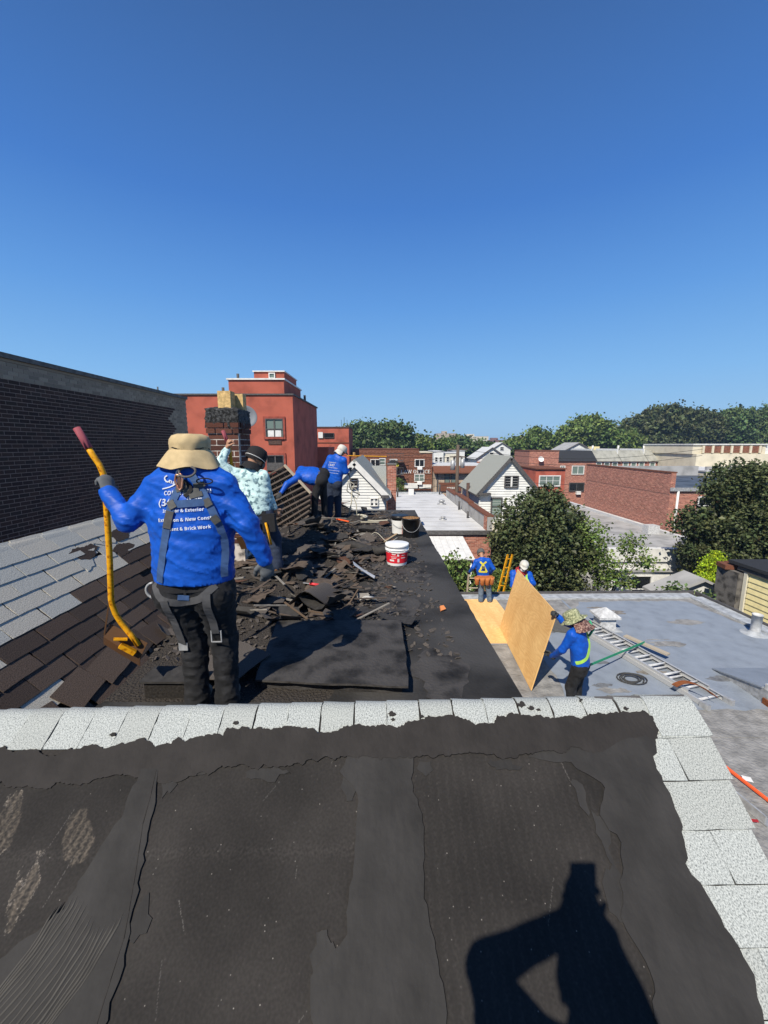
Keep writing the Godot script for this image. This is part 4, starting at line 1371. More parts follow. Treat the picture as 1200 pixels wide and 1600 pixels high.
	var dark := thing("brick_house", "red brick house with a black mansard roof in the far row", "house", Vector3(26.5, 0, -60))
	bc("wall", Vector3(23.2, 0, -64), Vector3(28.8, 7.8, -56), M.brick_red, dark)
	part("mansard", plate(PackedVector2Array([Vector2(55.8, 7.8), Vector2(57.6, 9.2), Vector2(64, 9.2), Vector2(64, 7.8)]), Transform3D(Basis(Vector3(0, 0, -1), Vector3.UP, Vector3.RIGHT), Vector3(23.1, 0, 0)), 5.8), M.roof_dark, dark)
	for x in [24.3, 26.4]:
		window(Vector3(x, 6.6, -55.97), 1.5 if x > 25 else 0.5, 1.0, Vector3.BACK, M.white_paint, M.glass_curtain, dark, "slide", 0.1)
	window(Vector3(26.4, 4.3, -55.97), 1.9, 1.0, Vector3.BACK, M.trim_grey, M.glass_dark, dark, "slide", 0.1)
	bx("air_conditioner", Vector3(26.6, 3.5, -55.8), Vector3(0.6, 0.4, 0.4), M.white_plastic, dark)
	var words := ["first from the left", "second from the left", "third from the left", "fourth from the left, nearest the cream building"]
	for k in 4:
		var x0 := 29.0 + 3.7 * k
		var row := thing("mansard_rowhouse", "far row house with sage grey mansard, " + words[k], "house", Vector3(x0 + 1.8, 0, -60), "row houses with sage grey mansards")
		bc("wall", Vector3(x0, 0, -64), Vector3(x0 + 3.68, 7.8, -57), M.brick_red, row)
		part("mansard", plate(PackedVector2Array([Vector2(56.7, 7.75), Vector2(58.4, 9.2 + 0.03 * k), Vector2(64, 9.2 + 0.03 * k), Vector2(64, 7.75)]), Transform3D(Basis(Vector3(0, 0, -1), Vector3.UP, Vector3.RIGHT), Vector3(x0 + 0.02, 0, 0)), 3.62), M.roof_sage, row)
		for x in [0.7, 1.8, 2.9]:
			window(Vector3(x0 + x, 7.1, -56.97), 0.6, 0.9, Vector3.BACK, M.white_paint, M.glass_curtain, row, "hung", 0.1)
		part("vent_stack", tube([Vector3(x0 + 1.2, 9.2, -60), Vector3(x0 + 1.2, 9.9, -60)], [0.13], 6), M.white_paint, row)
		bc("party_fin", Vector3(x0 - 0.06, 7.8, -63.9), Vector3(x0 + 0.06, 9.45, -57.9), M.white_paint, row)
	var low := flat_block("low_flat_shop", "low pale flat roofed block before the sage grey row houses", Vector3(33, 0, -50), Vector3(46, 7.4, -42), M.cream_wall, M.white_roof)
	bc("parapet", Vector3(33, 7.401, -42.3), Vector3(46, 7.8, -42.0), M.pale_roof, low)
	var cr := thing("cream_building", "long cream building with brown stained parapet at far right", "building", Vector3(42, 0, -55))
	bc("wall", Vector3(37.8, 0, -60), Vector3(62, 8.9, -50), M.cream_wall, cr)
	bc("upper_storey", Vector3(37.6, 8.902, -60), Vector3(46.5, 10.0, -50.5), M.cream_wall, cr)
	bc("rusty_band", Vector3(38.8, 9.05, -50.5), Vector3(46.0, 9.85, -50.42), M.brick_brown, cr)
	for k in 7:
		bc("pier", Vector3(38.7 + 1.15 * k, 9.0, -50.43), Vector3(38.95 + 1.15 * k, 9.9, -50.3), M.cream_wall, cr)
	bc("coping", Vector3(37.5, 10.002, -60), Vector3(46.6, 10.12, -50.3), M.white_paint, cr)
	bc("white_end", Vector3(46.52, 8.902, -60), Vector3(62, 9.9, -50.6), M.white_paint, cr)
	var yw := thing("white_hip_house", "pale roofed house peeking over the dark mansard house", "house", Vector3(36, 0, -77))
	gable_house(yw, 35.2, -75.0, 2.4, 9.0, 10.3, 6.0, M.siding_white, M.pale_roof, M.trim_grey)
	bc("yellow_bay", Vector3(37.0, 8.0, -75.2), Vector3(38.6, 9.7, -74.2), M.siding_yellow, yw)

	# utility pole with its transformer and wires
	var pole := thing("utility_pole", "wooden utility pole with crossarm and transformer left of white gable", "utility pole", Vector3(6.8, 0, -38))
	part("pole", tube([Vector3(6.8, 0, -38), Vector3(6.78, 10.0, -38)], [0.19, 0.14], 8), M.pole_wood, pole)
	part("crossarm", bar(Vector3(5.9, 9.55, -38.15), Vector3(7.7, 9.6, -38.15), 0.12, 0.1), M.pole_wood, pole)
	part("crossarm", bar(Vector3(6.1, 8.9, -38.15), Vector3(7.5, 8.9, -38.15), 0.1, 0.1), M.pole_wood, pole)
	part("transformer", tube([Vector3(6.35, 7.7, -38), Vector3(6.35, 8.6, -38)], [0.22], 10), M.galvanised, pole)
	part("transformer", tube([Vector3(7.25, 7.9, -38.1), Vector3(7.25, 8.7, -38.1)], [0.2], 10), M.galvanised, pole)
	for k in 4:
		var y := [9.6, 9.0, 7.2, 6.4][k] as float
		var pts := []
		for i in 13:
			var t := i / 12.0
			pts.append(Vector3(lerpf(-8, 6.8, t), y - 0.7 * sin(PI * t), -38.15 - 0.05 * k))
		for i in range(1, 13):
			var t := i / 12.0
			pts.append(Vector3(lerpf(6.8, 30, t), y - 0.9 * sin(PI * t), lerpf(-38.15 - 0.05 * k, -39, t)))
		part("wire", tube(pts, [0.018], 4), M.wire, pole)

	# the hazy skyline
	var r := RandomNumberGenerator.new()
	r.seed = 17
	var sk := [[40, 30, 15.5, -480, "stucco_red"], [58, 22, 22.5, -460, "tan_wall"], [84, 34, 19.5, -470, "cream_wall"], [116, 30, 15.5, -480, "brick_brown"], [150, 26, 17.0, -490, "tan_wall"], [172, 26, 21.0, -520, "brick_brown"], [205, 20, 15.0, -480, "cream_wall"], [318, 14, 24.0, -620, "pale_roof"], [366, 8, 40.0, -640, "roof_grey"], [230, 24, 18.5, -500, "stucco_red"]]
	var tags := ["low red", "pinkish tan", "long cream", "low brown", "tan", "brown", "small cream", "distant grey", "slim pale grey", "red brown"]
	for i in sk.size():
		var s: Array = sk[i]
		var o := flat_block("skyline_block", tags[i] + " apartment block on the hazy skyline above the trees", Vector3(s[0], 0, s[3] - 20), Vector3(s[0] + s[1], s[2], s[3]), M[s[4]], M.pale_roof, "building")
		bc("bulkhead", Vector3(s[0] + s[1] * 0.3, s[2], s[3] - 12), Vector3(s[0] + s[1] * 0.55, s[2] + 2.5, s[3] - 4), M[s[4]], o)
	var lumps := begin(true)
	for k in 260:
		var x := r.randf_range(-420, 620)
		var z := r.randf_range(-420, -200)
		var h := r.randf_range(6, 9.5)
		var w := r.randf_range(5, 11)
		var prof := []
		for i in 6:
			var t := i / 5.0
			prof.append([maxf(0.0, w * sqrt(maxf(0, 1 - pow(t * 1.6 - 0.6, 2))) * r.randf_range(0.85, 1.1)) if i < 5 else 0.0, 1.0 + h * t * r.randf_range(0.95, 1.05)])
		add_lathe(lumps, prof, Vector3(x, 0, z), 9, Basis.IDENTITY.rotated(Vector3.UP, r.randf() * 6.0))
	var fm := mat("far_green", lin(0.028, 0.045, 0.018), 0.95, M.tex_fine, 0.15)
	var o2 := struct("distant_treetops", done(lumps), fm)
	o2.set_meta("kind", "stuff")


# a clump of small bent leaves
func clump_mesh(radius: float, leaf_size: float, count: int, seed_: int) -> ArrayMesh:
	var r := RandomNumberGenerator.new()
	r.seed = seed_
	var st := begin()
	for k in count:
		var p := Vector3(r.randfn(0, 0.5), r.randfn(0, 0.42), r.randfn(0, 0.5)) * radius
		var n := Vector3(r.randf_range(-1, 1), r.randf_range(-0.1, 1.3), r.randf_range(-1, 1)).normalized()
		var x := n.cross(Vector3(r.randf_range(-1, 1), r.randf_range(-1, 1), r.randf_range(-1, 1))).normalized()
		var y := n.cross(x)
		var s := leaf_size * r.randf_range(0.7, 1.25)
		var a := p - y * s * 0.5
		var b := p + x * s * 0.42 + n * s * 0.12
		var c := p + y * s * 0.55 - n * s * 0.08
		var d := p - x * s * 0.42 + n * s * 0.12
		tri(st, a, b, c)
		tri(st, a, c, d)
	return done(st)


# blobs: [centre, radii]; the leaves gather towards the skin of each blob
func tree(called: String, label: String, category: String, base: Vector3, height: float, trunk_r: float, blobs: Array, per: float, clump: ArrayMesh, m: StandardMaterial3D, seed_: int, group := "", limbs := true) -> Node3D:
	var r := RandomNumberGenerator.new()
	r.seed = seed_
	var o := thing(called, label, category, base, group)
	var top := base + Vector3(0, height, 0)
	part("trunk", tube([base - Vector3(0, 0.2, 0), base + Vector3(0.04, height * 0.5, 0.02), top], [trunk_r, trunk_r * 0.8, trunk_r * 0.6], 8), M.bark, o)
	if limbs:
		for b in blobs:
			var c: Vector3 = b[0]
			var mid := top.lerp(c, 0.55) + Vector3(r.randf_range(-0.2, 0.2), -0.1 * b[1].y, r.randf_range(-0.2, 0.2))
			part("limb", tube([top - Vector3(0, trunk_r, 0), mid, c + Vector3(0, b[1].y * 0.4, 0)], [trunk_r * 0.5, trunk_r * 0.3, trunk_r * 0.08], 6), M.bark, o)
	var xfs := []
	var cols := []
	var c0: Color = m.get_meta("leaf")
	var nz := FastNoiseLite.new()
	nz.seed = seed_
	nz.frequency = 0.9 / maxf(1.0, blobs[0][1].x * 0.35)
	for b in blobs:
		var rad: Vector3 = b[1]
		var n := int(per * (rad.x * rad.y + rad.y * rad.z + rad.x * rad.z) / 3.0)
		for k in n:
			var d := Vector3(r.randfn(), r.randfn(), r.randfn()).normalized()
			var t := pow(r.randf(), 0.4)
			var lump := 1.0 + 0.28 * nz.get_noise_3dv(d * 3.0 * maxf(1.0, rad.x * 0.35) + b[0])
			var p: Vector3 = b[0] + d * rad * t * lump
			if nz.get_noise_3dv(p * 1.7) < -0.17:
				continue
			var s := r.randf_range(0.7, 1.3)
			xfs.append(Transform3D(Basis.from_euler(Vector3(r.randf_range(-0.5, 0.5), r.randf() * TAU, r.randf_range(-0.5, 0.5))).scaled(Vector3.ONE * s), p))
			var v := r.randf_range(0.5, 1.6)
			var w := r.randf_range(0.85, 1.2)
			cols.append(Color(c0.r * v * w, c0.g * v, c0.b * v))
	many("foliage", clump, m, o, xfs, cols)
	return o


func build_trees() -> void:
	var small := clump_mesh(0.26, 0.15, 9, 1)
	var mid := clump_mesh(0.22, 0.11, 9, 2)
	var needles := clump_mesh(0.13, 0.07, 10, 3)
	var far := clump_mesh(1.1, 0.75, 9, 4)
	tree("maple_tree", "dark leafed maple tree standing behind the lower flat roof", "tree", Vector3(6.7, 0, -17.3), 3.2, 0.22,
		[[Vector3(6.45, 6.0, -17.2), Vector3(1.75, 2.1, 1.7)], [Vector3(7.3, 5.0, -17.4), Vector3(1.7, 1.9, 1.7)], [Vector3(5.9, 4.6, -16.9), Vector3(1.35, 1.6, 1.4)], [Vector3(7.9, 6.3, -17.8), Vector3(1.1, 1.2, 1.1)], [Vector3(6.9, 7.5, -17.3), Vector3(0.8, 0.8, 0.8)], [Vector3(5.3, 5.9, -17.0), Vector3(0.8, 0.9, 0.8)], [Vector3(8.6, 5.2, -17.6), Vector3(0.8, 0.9, 0.8)], [Vector3(6.8, 3.6, -16.9), Vector3(1.9, 1.0, 1.3)]], 420.0, small, M.leaf_0, 11)
	tree("young_maple_tree", "thin mid green tree spreading from the dark maple", "tree", Vector3(9.2, 0, -16.6), 2.6, 0.1,
		[[Vector3(8.7, 6.1, -16.8), Vector3(0.8, 0.9, 0.7)], [Vector3(9.0, 5.0, -16.6), Vector3(0.8, 1.0, 0.7)], [Vector3(10.6, 5.75, -17.0), Vector3(0.6, 0.6, 0.5)], [Vector3(10.9, 5.1, -16.8), Vector3(0.75, 0.3, 0.5)], [Vector3(9.6, 4.5, -16.4), Vector3(0.9, 0.5, 0.7)]], 210.0, mid, M.leaf_1, 12)
	tree("oak_tree", "large dark tree at right in front of the brick building", "tree", Vector3(15.2, 0, -18.5), 3.5, 0.28,
		[[Vector3(16.0, 6.2, -18.4), Vector3(1.8, 1.7, 1.7)], [Vector3(17.4, 7.5, -18.8), Vector3(1.8, 1.8, 1.7)], [Vector3(16.1, 8.3, -18.6), Vector3(1.3, 1.0, 1.2)], [Vector3(15.4, 4.8, -18.2), Vector3(1.7, 1.2, 1.5)], [Vector3(14.0, 6.6, -18.0), Vector3(1.1, 0.6, 0.8)], [Vector3(17.6, 5.4, -18.2), Vector3(1.7, 2.0, 1.6)], [Vector3(14.8, 8.0, -18.2), Vector3(0.6, 0.4, 0.6)], [Vector3(14.2, 5.4, -18.0), Vector3(0.9, 0.5, 0.7)]], 400.0, small, M.leaf_0, 13)
	tree("golden_shrub", "bright yellow green conifer shrub beside the grey pier", "shrub", Vector3(12.95, 0, -15.5), 3.0, 0.1,
		[[Vector3(12.95, 4.55, -15.5), Vector3(0.62, 0.75, 0.62)], [Vector3(12.97, 5.2, -15.5), Vector3(0.4, 0.5, 0.4)], [Vector3(12.95, 3.8, -15.5), Vector3(0.66, 0.7, 0.66)], [Vector3(12.97, 5.55, -15.5), Vector3(0.15, 0.3, 0.15)]], 2600.0, needles, M.leaf_2, 14, "", false)
	tree("green_shrub", "bushy green shrub below the tin awning by the roof edge", "shrub", Vector3(2.4, 0, -13.2), 3.5, 0.1,
		[[Vector3(2.35, 5.4, -13.3), Vector3(0.65, 0.9, 0.6)], [Vector3(2.0, 4.5, -13.2), Vector3(0.8, 0.8, 0.7)]], 700.0, mid, M.leaf_1, 15)
	tree("sapling", "thin twiggy sapling between the two workers on plywood", "sapling", Vector3(3.55, 0, -12.6), 4.4, 0.05,
		[[Vector3(3.5, 5.6, -12.6), Vector3(0.4, 0.6, 0.35)], [Vector3(3.8, 5.1, -12.5), Vector3(0.45, 0.5, 0.4)]], 500.0, needles, M.leaf_1, 16)
	tree("vine_shrub", "dark leafy shrub at the corner of the lower roof edge", "shrub", Vector3(11.4, 0, -13.7), 3.6, 0.05,
		[[Vector3(10.4, 4.75, -13.9), Vector3(0.6, 0.3, 0.4)], [Vector3(11.2, 4.45, -13.5), Vector3(0.5, 0.5, 0.4)]], 500.0, mid, M.leaf_3, 17)
	tree("street_tree", "green street tree beside the fire escape landing", "tree", Vector3(1.4, 0, -46), 3.5, 0.15,
		[[Vector3(1.4, 5.2, -46), Vector3(1.0, 1.1, 1.0)]], 260.0, mid, M.leaf_1, 18)

	# the tree line
	var line := [
		["wide dark spreading tree behind the red brick flats", Vector3(-4.5, 0, -92), 9.0, [[Vector3(-4.5, 12.2, -92), Vector3(4.6, 2.4, 3.5)], [Vector3(1.5, 13.0, -92), Vector3(3.6, 1.5, 3)], [Vector3(-1.2, 9.8, -91), Vector3(6.5, 1.8, 3)], [Vector3(4.3, 12.6, -92.5), Vector3(1.8, 1.2, 1.6)]], 3],
		["yellowish tree right of the wide spreading tree", Vector3(9, 0, -95), 7.0, [[Vector3(7.8, 9.6, -95), Vector3(3.4, 2.2, 3)], [Vector3(12, 9.0, -95), Vector3(3.6, 1.9, 3)]], 1],
		["dark round tree above the white row of houses", Vector3(18.5, 0, -104), 7.0, [[Vector3(18.5, 9.4, -104), Vector3(4.2, 2.5, 3.4)]], 3],
		["low dark tree left of the tall thin tree", Vector3(25, 0, -106), 6.0, [[Vector3(24.6, 8.9, -106), Vector3(3.8, 1.7, 3)]], 3],
		["sparse olive tree behind the white dormer house", Vector3(33, 0, -104), 8.0, [[Vector3(33, 9.2, -104), Vector3(3.4, 2.2, 3)], [Vector3(37, 10.2, -104), Vector3(2.6, 2.2, 2.5)]], 1],
		["thin tree reaching above its neighbours over brick house", Vector3(40, 0, -106), 8.0, [[Vector3(40.5, 10.4, -106), Vector3(3.6, 2.6, 3)], [Vector3(38.6, 12.8, -106), Vector3(1.4, 1.6, 1.3)]], 1],
		["rounded green tree over the black mansard house", Vector3(53, 0, -108), 9.0, [[Vector3(53, 12.6, -108), Vector3(6.6, 4.6, 5)], [Vector3(48, 11.0, -108), Vector3(3.5, 3.0, 3)], [Vector3(57.5, 11.2, -108), Vector3(3.6, 3.4, 3)]], 1],
		["low yellow green tree between two big round trees", Vector3(62, 0, -106), 7.0, [[Vector3(62, 10.2, -106), Vector3(3.8, 3.2, 3)]], 1],
		["biggest dark tree, its crown highest over the far row", Vector3(77, 0, -112), 10.0, [[Vector3(76, 14.2, -112), Vector3(9.5, 5.8, 6)], [Vector3(68, 12.6, -112), Vector3(4.6, 4.6, 4)], [Vector3(84, 13.6, -112), Vector3(6, 5.4, 5)], [Vector3(74, 10, -110), Vector3(9, 3.0, 5)]], 0],
		["pale green tree at far right above the cream building", Vector3(96, 0, -112), 10.0, [[Vector3(95, 14.2, -112), Vector3(8, 5.2, 6)], [Vector3(104, 14.4, -112), Vector3(7, 5.6, 5)], [Vector3(98, 10, -110), Vector3(9, 3.4, 5)]], 3],
		["dark low tree behind the law office roof", Vector3(2, 0, -110), 6.0, [[Vector3(2, 9.2, -110), Vector3(6, 2.2, 3)]], 1],
	]
	for i in line.size():
		var t: Array = line[i]
		tree("broadleaf_tree", t[0], "tree", t[1], t[2], 0.5, t[3], 62.0, far, M["leaf_%d" % t[4]], 30 + i, "trees along the horizon")


func build_chimney() -> void:
	var o := thing("brick_chimney", "brick chimney smeared with black cement carrying two clay flue pots", "chimney", Vector3(-1.95, 8.0, -5.28))
	var x0 := -2.135
	var x1 := -1.765
	var z0 := -5.05
	var z1 := -5.48
	bc("core", Vector3(x0 + 0.002, 7.8, z1 + 0.002), Vector3(x1 - 0.002, 10.30, z0 - 0.002), M.mortar_pale, o)
	var r := RandomNumberGenerator.new()
	r.seed = 3
	for c in 22:
		var y := 10.235 - c * 0.0685
		var grow := 0.018 if c < 2 else 0.0
		var cuts: Array = [0.0, 0.205, 0.37] if c % 2 == 0 else [0.0, 0.10, 0.305, 0.37]
		for k in cuts.size() - 1:
			var a: float = x0 + cuts[k] + 0.0065 - (grow if k == 0 else 0.0)
			var b: float = x0 + cuts[k + 1] - 0.0065 + (grow if k == cuts.size() - 2 else 0.0)
			var d := grow + r.randf_range(0.0, 0.003)
			bc("brick", Vector3(a, y - 0.0285, z0 - 0.045), Vector3(b, y + 0.0285, z0 + d), M["brick_chimney_%d" % (r.randi() % 3)], o)
		var zc: Array = [0.06, 0.26, 0.43] if c % 2 == 0 else [0.06, 0.16, 0.36, 0.43]
		for k in zc.size() - 1:
			bc("brick", Vector3(x1 - 0.05, y - 0.029, z0 - zc[k + 1] + 0.006), Vector3(x1 + grow + r.randf_range(0.001, 0.006), y + 0.029, z0 - zc[k] - 0.006), M["brick_chimney_%d" % (r.randi() % 3)], o)
	# lumpy cement cap
	var n := FastNoiseLite.new()
	n.frequency = 9.0
	n.seed = 8
	var st := begin(true)
	var rings := []
	for j in 9:
		var y := 10.27 + j * 0.0215 if j < 8 else 10.445
		var ring := []
		for k in 40:
			var t := k / 10.0
			var side := int(t)
			var f := t - side
			var h := 0.197 + 0.008 * (1 if j < 3 else 0)
			var hz := 0.225 + 0.008 * (1 if j < 3 else 0)
			var p := Vector2.ZERO
			if side == 0: p = Vector2(lerpf(-h, h, f), hz)
			elif side == 1: p = Vector2(h, lerpf(hz, -hz, f))
			elif side == 2: p = Vector2(lerpf(h, -h, f), -hz)
			else: p = Vector2(-h, lerpf(-hz, hz, f))
			if j == 8:
				p *= 0.8
			var q := Vector3(-1.95 + p.x, y, -5.265 + p.y)
			var e := n.get_noise_3dv(q * 3.0) * 0.022
			q += Vector3(p.x, 0.0, p.y).normalized() * e
			if j == 0:
				q.y -= 0.05 * absf(n.get_noise_2d(k * 0.11, 3.0)) + (0.06 if k % 7 < 3 else 0.0)
			q.y += n.get_noise_3dv(q * 2.0 + Vector3(5, 5, 5)) * 0.02
			ring.append(q)
		rings.append(ring)
	for j in 8:
		for k in 40:
			quad(st, rings[j][k], rings[j][(k + 1) % 40], rings[j + 1][(k + 1) % 40], rings[j + 1][k])
	for k in 40:
		tri(st, rings[8][k], rings[8][(k + 1) % 40], Vector3(-1.95, 10.46, -5.265))
	part("cement_cap", done(st), M.roof_cement, o)
	for p in [[-1.925, -5.16, 0.155, 0.155, 10.64, 0.0], [-1.835, -5.34, 0.14, 0.15, 10.625, 0.05]]:
		var pot := begin()
		var b := Basis.IDENTITY.rotated(Vector3.UP, p[5])
		var c := Vector3(p[0], (10.42 + p[4]) / 2, p[1])
		var h: float = p[4] - 10.42
		for e in [-1, 1]:
			add_box(pot, c + b * Vector3(e * (p[2] / 2 - 0.011), 0, 0), Vector3(0.022, h, p[3]), b)
			add_box(pot, c + b * Vector3(0, 0.0, e * (p[3] / 2 - 0.0115)), Vector3(p[2] - 0.0445, h - 0.002, 0.022), b)
		part("flue_pot", done(pot), M.clay_pot, o)
	var dish := thing("satellite_dish", "grey round satellite dish just behind the brick chimney", "dish", Vector3(-1.9, 8.4, -6.0))
	var b := Basis.IDENTITY.rotated(Vector3.RIGHT, 1.35).rotated(Vector3.UP, 0.5)
	part("reflector", lathe([[0.0, 0.0], [0.08, 0.01], [0.12, 0.024], [0.155, 0.044], [0.16, 0.041], [0.12, 0.018], [0.08, 0.003], [0.0, -0.006]], Vector3(-1.985, 10.39, -6.0), 28, b), M.dish, dish)
	part("mast", tube([Vector3(-1.98, 8.0, -6.1), Vector3(-1.98, 10.3, -6.08)], [0.02], 8), M.galvanised, dish)


func chip_mesh() -> ArrayMesh:
	return plate(PackedVector2Array([Vector2(-0.035, -0.012), Vector2(0.01, -0.02), Vector2(0.04, -0.004), Vector2(0.028, 0.016), Vector2(-0.02, 0.02)]), Transform3D(Basis(Vector3.RIGHT, Vector3(0, 0, -1), Vector3.UP)), 0.006)


func mound(x: float, z: float) -> float:
	var edge := -0.12 + 0.28 * sin(z * 1.7) * 0.5 + 0.12 * sin(z * 4.1)
	var k := clampf((edge - x) / 0.6, 0, 1)
	var near := clampf((-z - 3.2) / 0.9, 0, 1)
	var h := 0.05 + 0.07 * sin(x * 5.1 + z * 2.3) + 0.06 * sin(z * 5.7 - x * 3.1) + 0.16 * clampf((-x - 0.7) / 1.1, 0, 1)
	return 8.3 + maxf(0.0, h) * k * near + 0.005 * k


func build_debris() -> void:
	var o := thing("debris_pile", "heap of torn shingles, felt and splintered wood on the stripped roof", "debris", Vector3(-0.9, 8.3, -6.5))
	var st := begin(true)
	var nx := 30
	var nz := 80
	var fn := func(i, j): 
		var x := lerpf(-2.1, 0.25, i / float(nx))
		var z := lerpf(-2.5, -10.5, j / float(nz))
		return Vector3(x, mound(x, z) - 0.004, z)
	for i in nx:
		for j in nz:
			quad(st, fn.call(i, j), fn.call(i + 1, j), fn.call(i + 1, j + 1), fn.call(i, j + 1))
	part("rubble_bed", done(st), M.rubble, o, true)
	var r := RandomNumberGenerator.new()
	r.seed = 101
	var shapes := []
	for k in 16:
		var w := r.randf_range(0.10, 0.30)
		var h := r.randf_range(0.08, 0.2)
		var curl := r.randf_range(-1.6, 1.6) if k % 3 else r.randf_range(-3.2, 3.2)
		var s2 := begin()
		var rows := []
		for i in 6:
			var row := []
			var u := i / 5.0 - 0.5
			var pinch := r.randf_range(0.65, 1.1)
			for e in [-0.5, 0.5]:
				var x := u * w
				var y := curl * u * u * w * 0.5
				row.append(Vector3(x, y, e * h * pinch + r.randf_range(-0.028, 0.028)))
			rows.append(row)
		for i in 5:
			var a: Vector3 = rows[i][0]
			var b: Vector3 = rows[i][1]
			var c: Vector3 = rows[i + 1][1]
			var d: Vector3 = rows[i + 1][0]
			var t := Vector3(0, 0.005, 0)
			quad(s2, a + t, b + t, c + t, d + t)
			quad(s2, a, d, c, b)
			quad(s2, b, c, c + t, b + t)
			quad(s2, a, a + t, d + t, d)
		quad(s2, rows[0][0], rows[0][1], rows[0][1] + Vector3(0, 0.005, 0), rows[0][0] + Vector3(0, 0.005, 0))
		quad(s2, rows[5][0], rows[5][0] + Vector3(0, 0.005, 0), rows[5][1] + Vector3(0, 0.005, 0), rows[5][1])
		shapes.append(done(s2))
	var mats := ["scrap_black", "scrap_grey", "scrap_black", "scrap_grey", "scrap_brown", "scrap_black", "scrap_grey", "scrap_rust", "scrap_brown", "scrap_pale", "scrap_black", "scrap_brown"]
	for k in 265:
		var z := -3.3 - pow(r.randf(), 1.15) * 7.0
		var x := r.randf_range(-2.0, 0.12)
		if k % 3 == 0:
			z = r.randf_range(-3.4, -6.2)
			x = r.randf_range(-1.1, -0.05)
		var s := r.randf_range(0.5, 1.15)
		if x > -0.25:
			s *= 0.7
		var b := Basis.from_euler(Vector3(r.randfn(0, 0.17), r.randf() * TAU, r.randfn(0, 0.17))).scaled(Vector3(s, s, s * 0.75))
		if k % 6 == 1:
			s = r.randf_range(1.3, 2.0)
			b = Basis.from_euler(Vector3(r.randfn(0, 0.1), r.randf() * TAU, r.randfn(0, 0.1))).scaled(Vector3(s, s * 0.6, s))
		placed("shingle_scrap", shapes[r.randi() % 16], M[mats[r.randi() % 12]], o, Transform3D(b, Vector3(x, mound(x, z) + r.randf_range(0.0, 0.045), z)))
	# bigger curled sheets on top of the heap
	var sheets := []
	for k in 6:
		var s3 := begin(true)
		var w := r.randf_range(0.3, 0.5)
		var h := r.randf_range(0.2, 0.32)
		var roll := r.randf_range(0.8, 2.2) * (1.0 if k % 2 else -1.0)
		var g := func(i, j, up):
			var u: float = i / 8.0 - 0.5
			var v: float = j / 4.0 - 0.5
			var e: float = 1.0 + 0.12 * sin(i * 1.9 + k) * absf(v) * 2.0
			return Vector3(sin(u * roll * 1.4) / (roll * 1.4) * w * (1.0 + 0.08 * sin(j * 2.0 + k)), (1.0 - cos(u * roll)) / roll * w * 0.9 * (1.0 + v * 0.7) + up + 0.012 * sin(i * 2.3 + j * 1.7), v * h * e)
		for i in 8:
			for j in 4:
				quad(s3, g.call(i, j, 0.006), g.call(i, j + 1, 0.006), g.call(i + 1, j + 1, 0.006), g.call(i + 1, j, 0.006))
				quad(s3, g.call(i, j, 0.0), g.call(i + 1, j, 0.0), g.call(i + 1, j + 1, 0.0), g.call(i, j + 1, 0.0))
		sheets.append(done(s3))
	for k in 30:
		var z := r.randf_range(-3.7, -8.0)
		var x := r.randf_range(-1.5, -0.2)
		var b := Basis.from_euler(Vector3(r.randfn(0, 0.15), r.randf() * TAU, r.randfn(0, 0.15)))
		placed("shingle_sheet", sheets[r.randi() % 6], M[["scrap_black", "scrap_grey", "scrap_black", "scrap_brown"][k % 4]], o, Transform3D(b, Vector3(x, mound(x, z) + r.randf_range(0.02, 0.07), z)))
	var sticks := []
	for k in 6:
		sticks.append(box_mesh(Vector3(r.randf_range(0.25, 0.6), r.randf_range(0.006, 0.014), r.randf_range(0.012, 0.03))))
	for k in 70:
		var z := r.randf_range(-3.6, -9.6)
		var x := r.randf_range(-1.7, -0.15)
		var b := Basis.from_euler(Vector3(r.randfn(0, 0.1), r.randf() * TAU, r.randfn(0, 0.14)))
		placed("wood_strip", sticks[r.randi() % 6], [M.old_wood, M.scrap_brown, M.scrap_pale][r.randi() % 3], o, Transform3D(b, Vector3(x, mound(x, z) + r.randf_range(0.03, 0.08), z)))
	var crumbs := []
	for k in 3800:
		var z := -3.0 - r.randf() * 7.4
		var x := r.randf_range(-2.0, 0.15) if k % 4 else r.randf_range(-0.3, 0.6)
		var s := r.randf_range(0.3, 1.0)
		crumbs.append(Transform3D(Basis.from_euler(Vector3(r.randfn(0, 0.4), r.randf() * TAU, r.randfn(0, 0.4))).scaled(Vector3.ONE * s), Vector3(x, mound(x, z) + 0.006, z)))
	many("crumbs", chip_mesh(), M.scrap_grey, o, crumbs)

	# the lath panel that two men tip up
	var pan := thing("lath_panel", "torn roof panel of dark wooden laths tipped up by a worker", "roof panel", Vector3(-1.8, 8.4, -7.7))
	var a := Vector3(-1.976, 9.585, -8.2)
	var d0 := Vector3(-2.40, 9.35, -7.98)
	var c0 := Vector3(-1.80, 8.22, -7.2)
	var b0 := Vector3(-1.416, 9.056, -7.9)
	var e0 := Vector3(-1.40, 8.55, -7.42)
	var nrm := (d0 - a).cross(e0 - a).normalized()
	if nrm.z < 0:
		nrm = -nrm
	var left_at := func(t): return d0.lerp(c0, t)
	var right_at := func(t): return a.lerp(b0, t / 0.55) if t < 0.55 else b0.lerp(e0, (t - 0.55) / 0.45)
	for k in 13:
		var t := k / 12.6 + 0.01
		var p: Vector3 = left_at.call(t)
		var q: Vector3 = right_at.call(t)
		part("lath", bar(p + nrm * 0.014 - (q - p) * 0.05 * sin(k * 2.3), q + nrm * 0.014, 0.034, 0.02, (c0 - d0).normalized()), M.lath_dark if k % 3 else M.scrap_brown, pan)
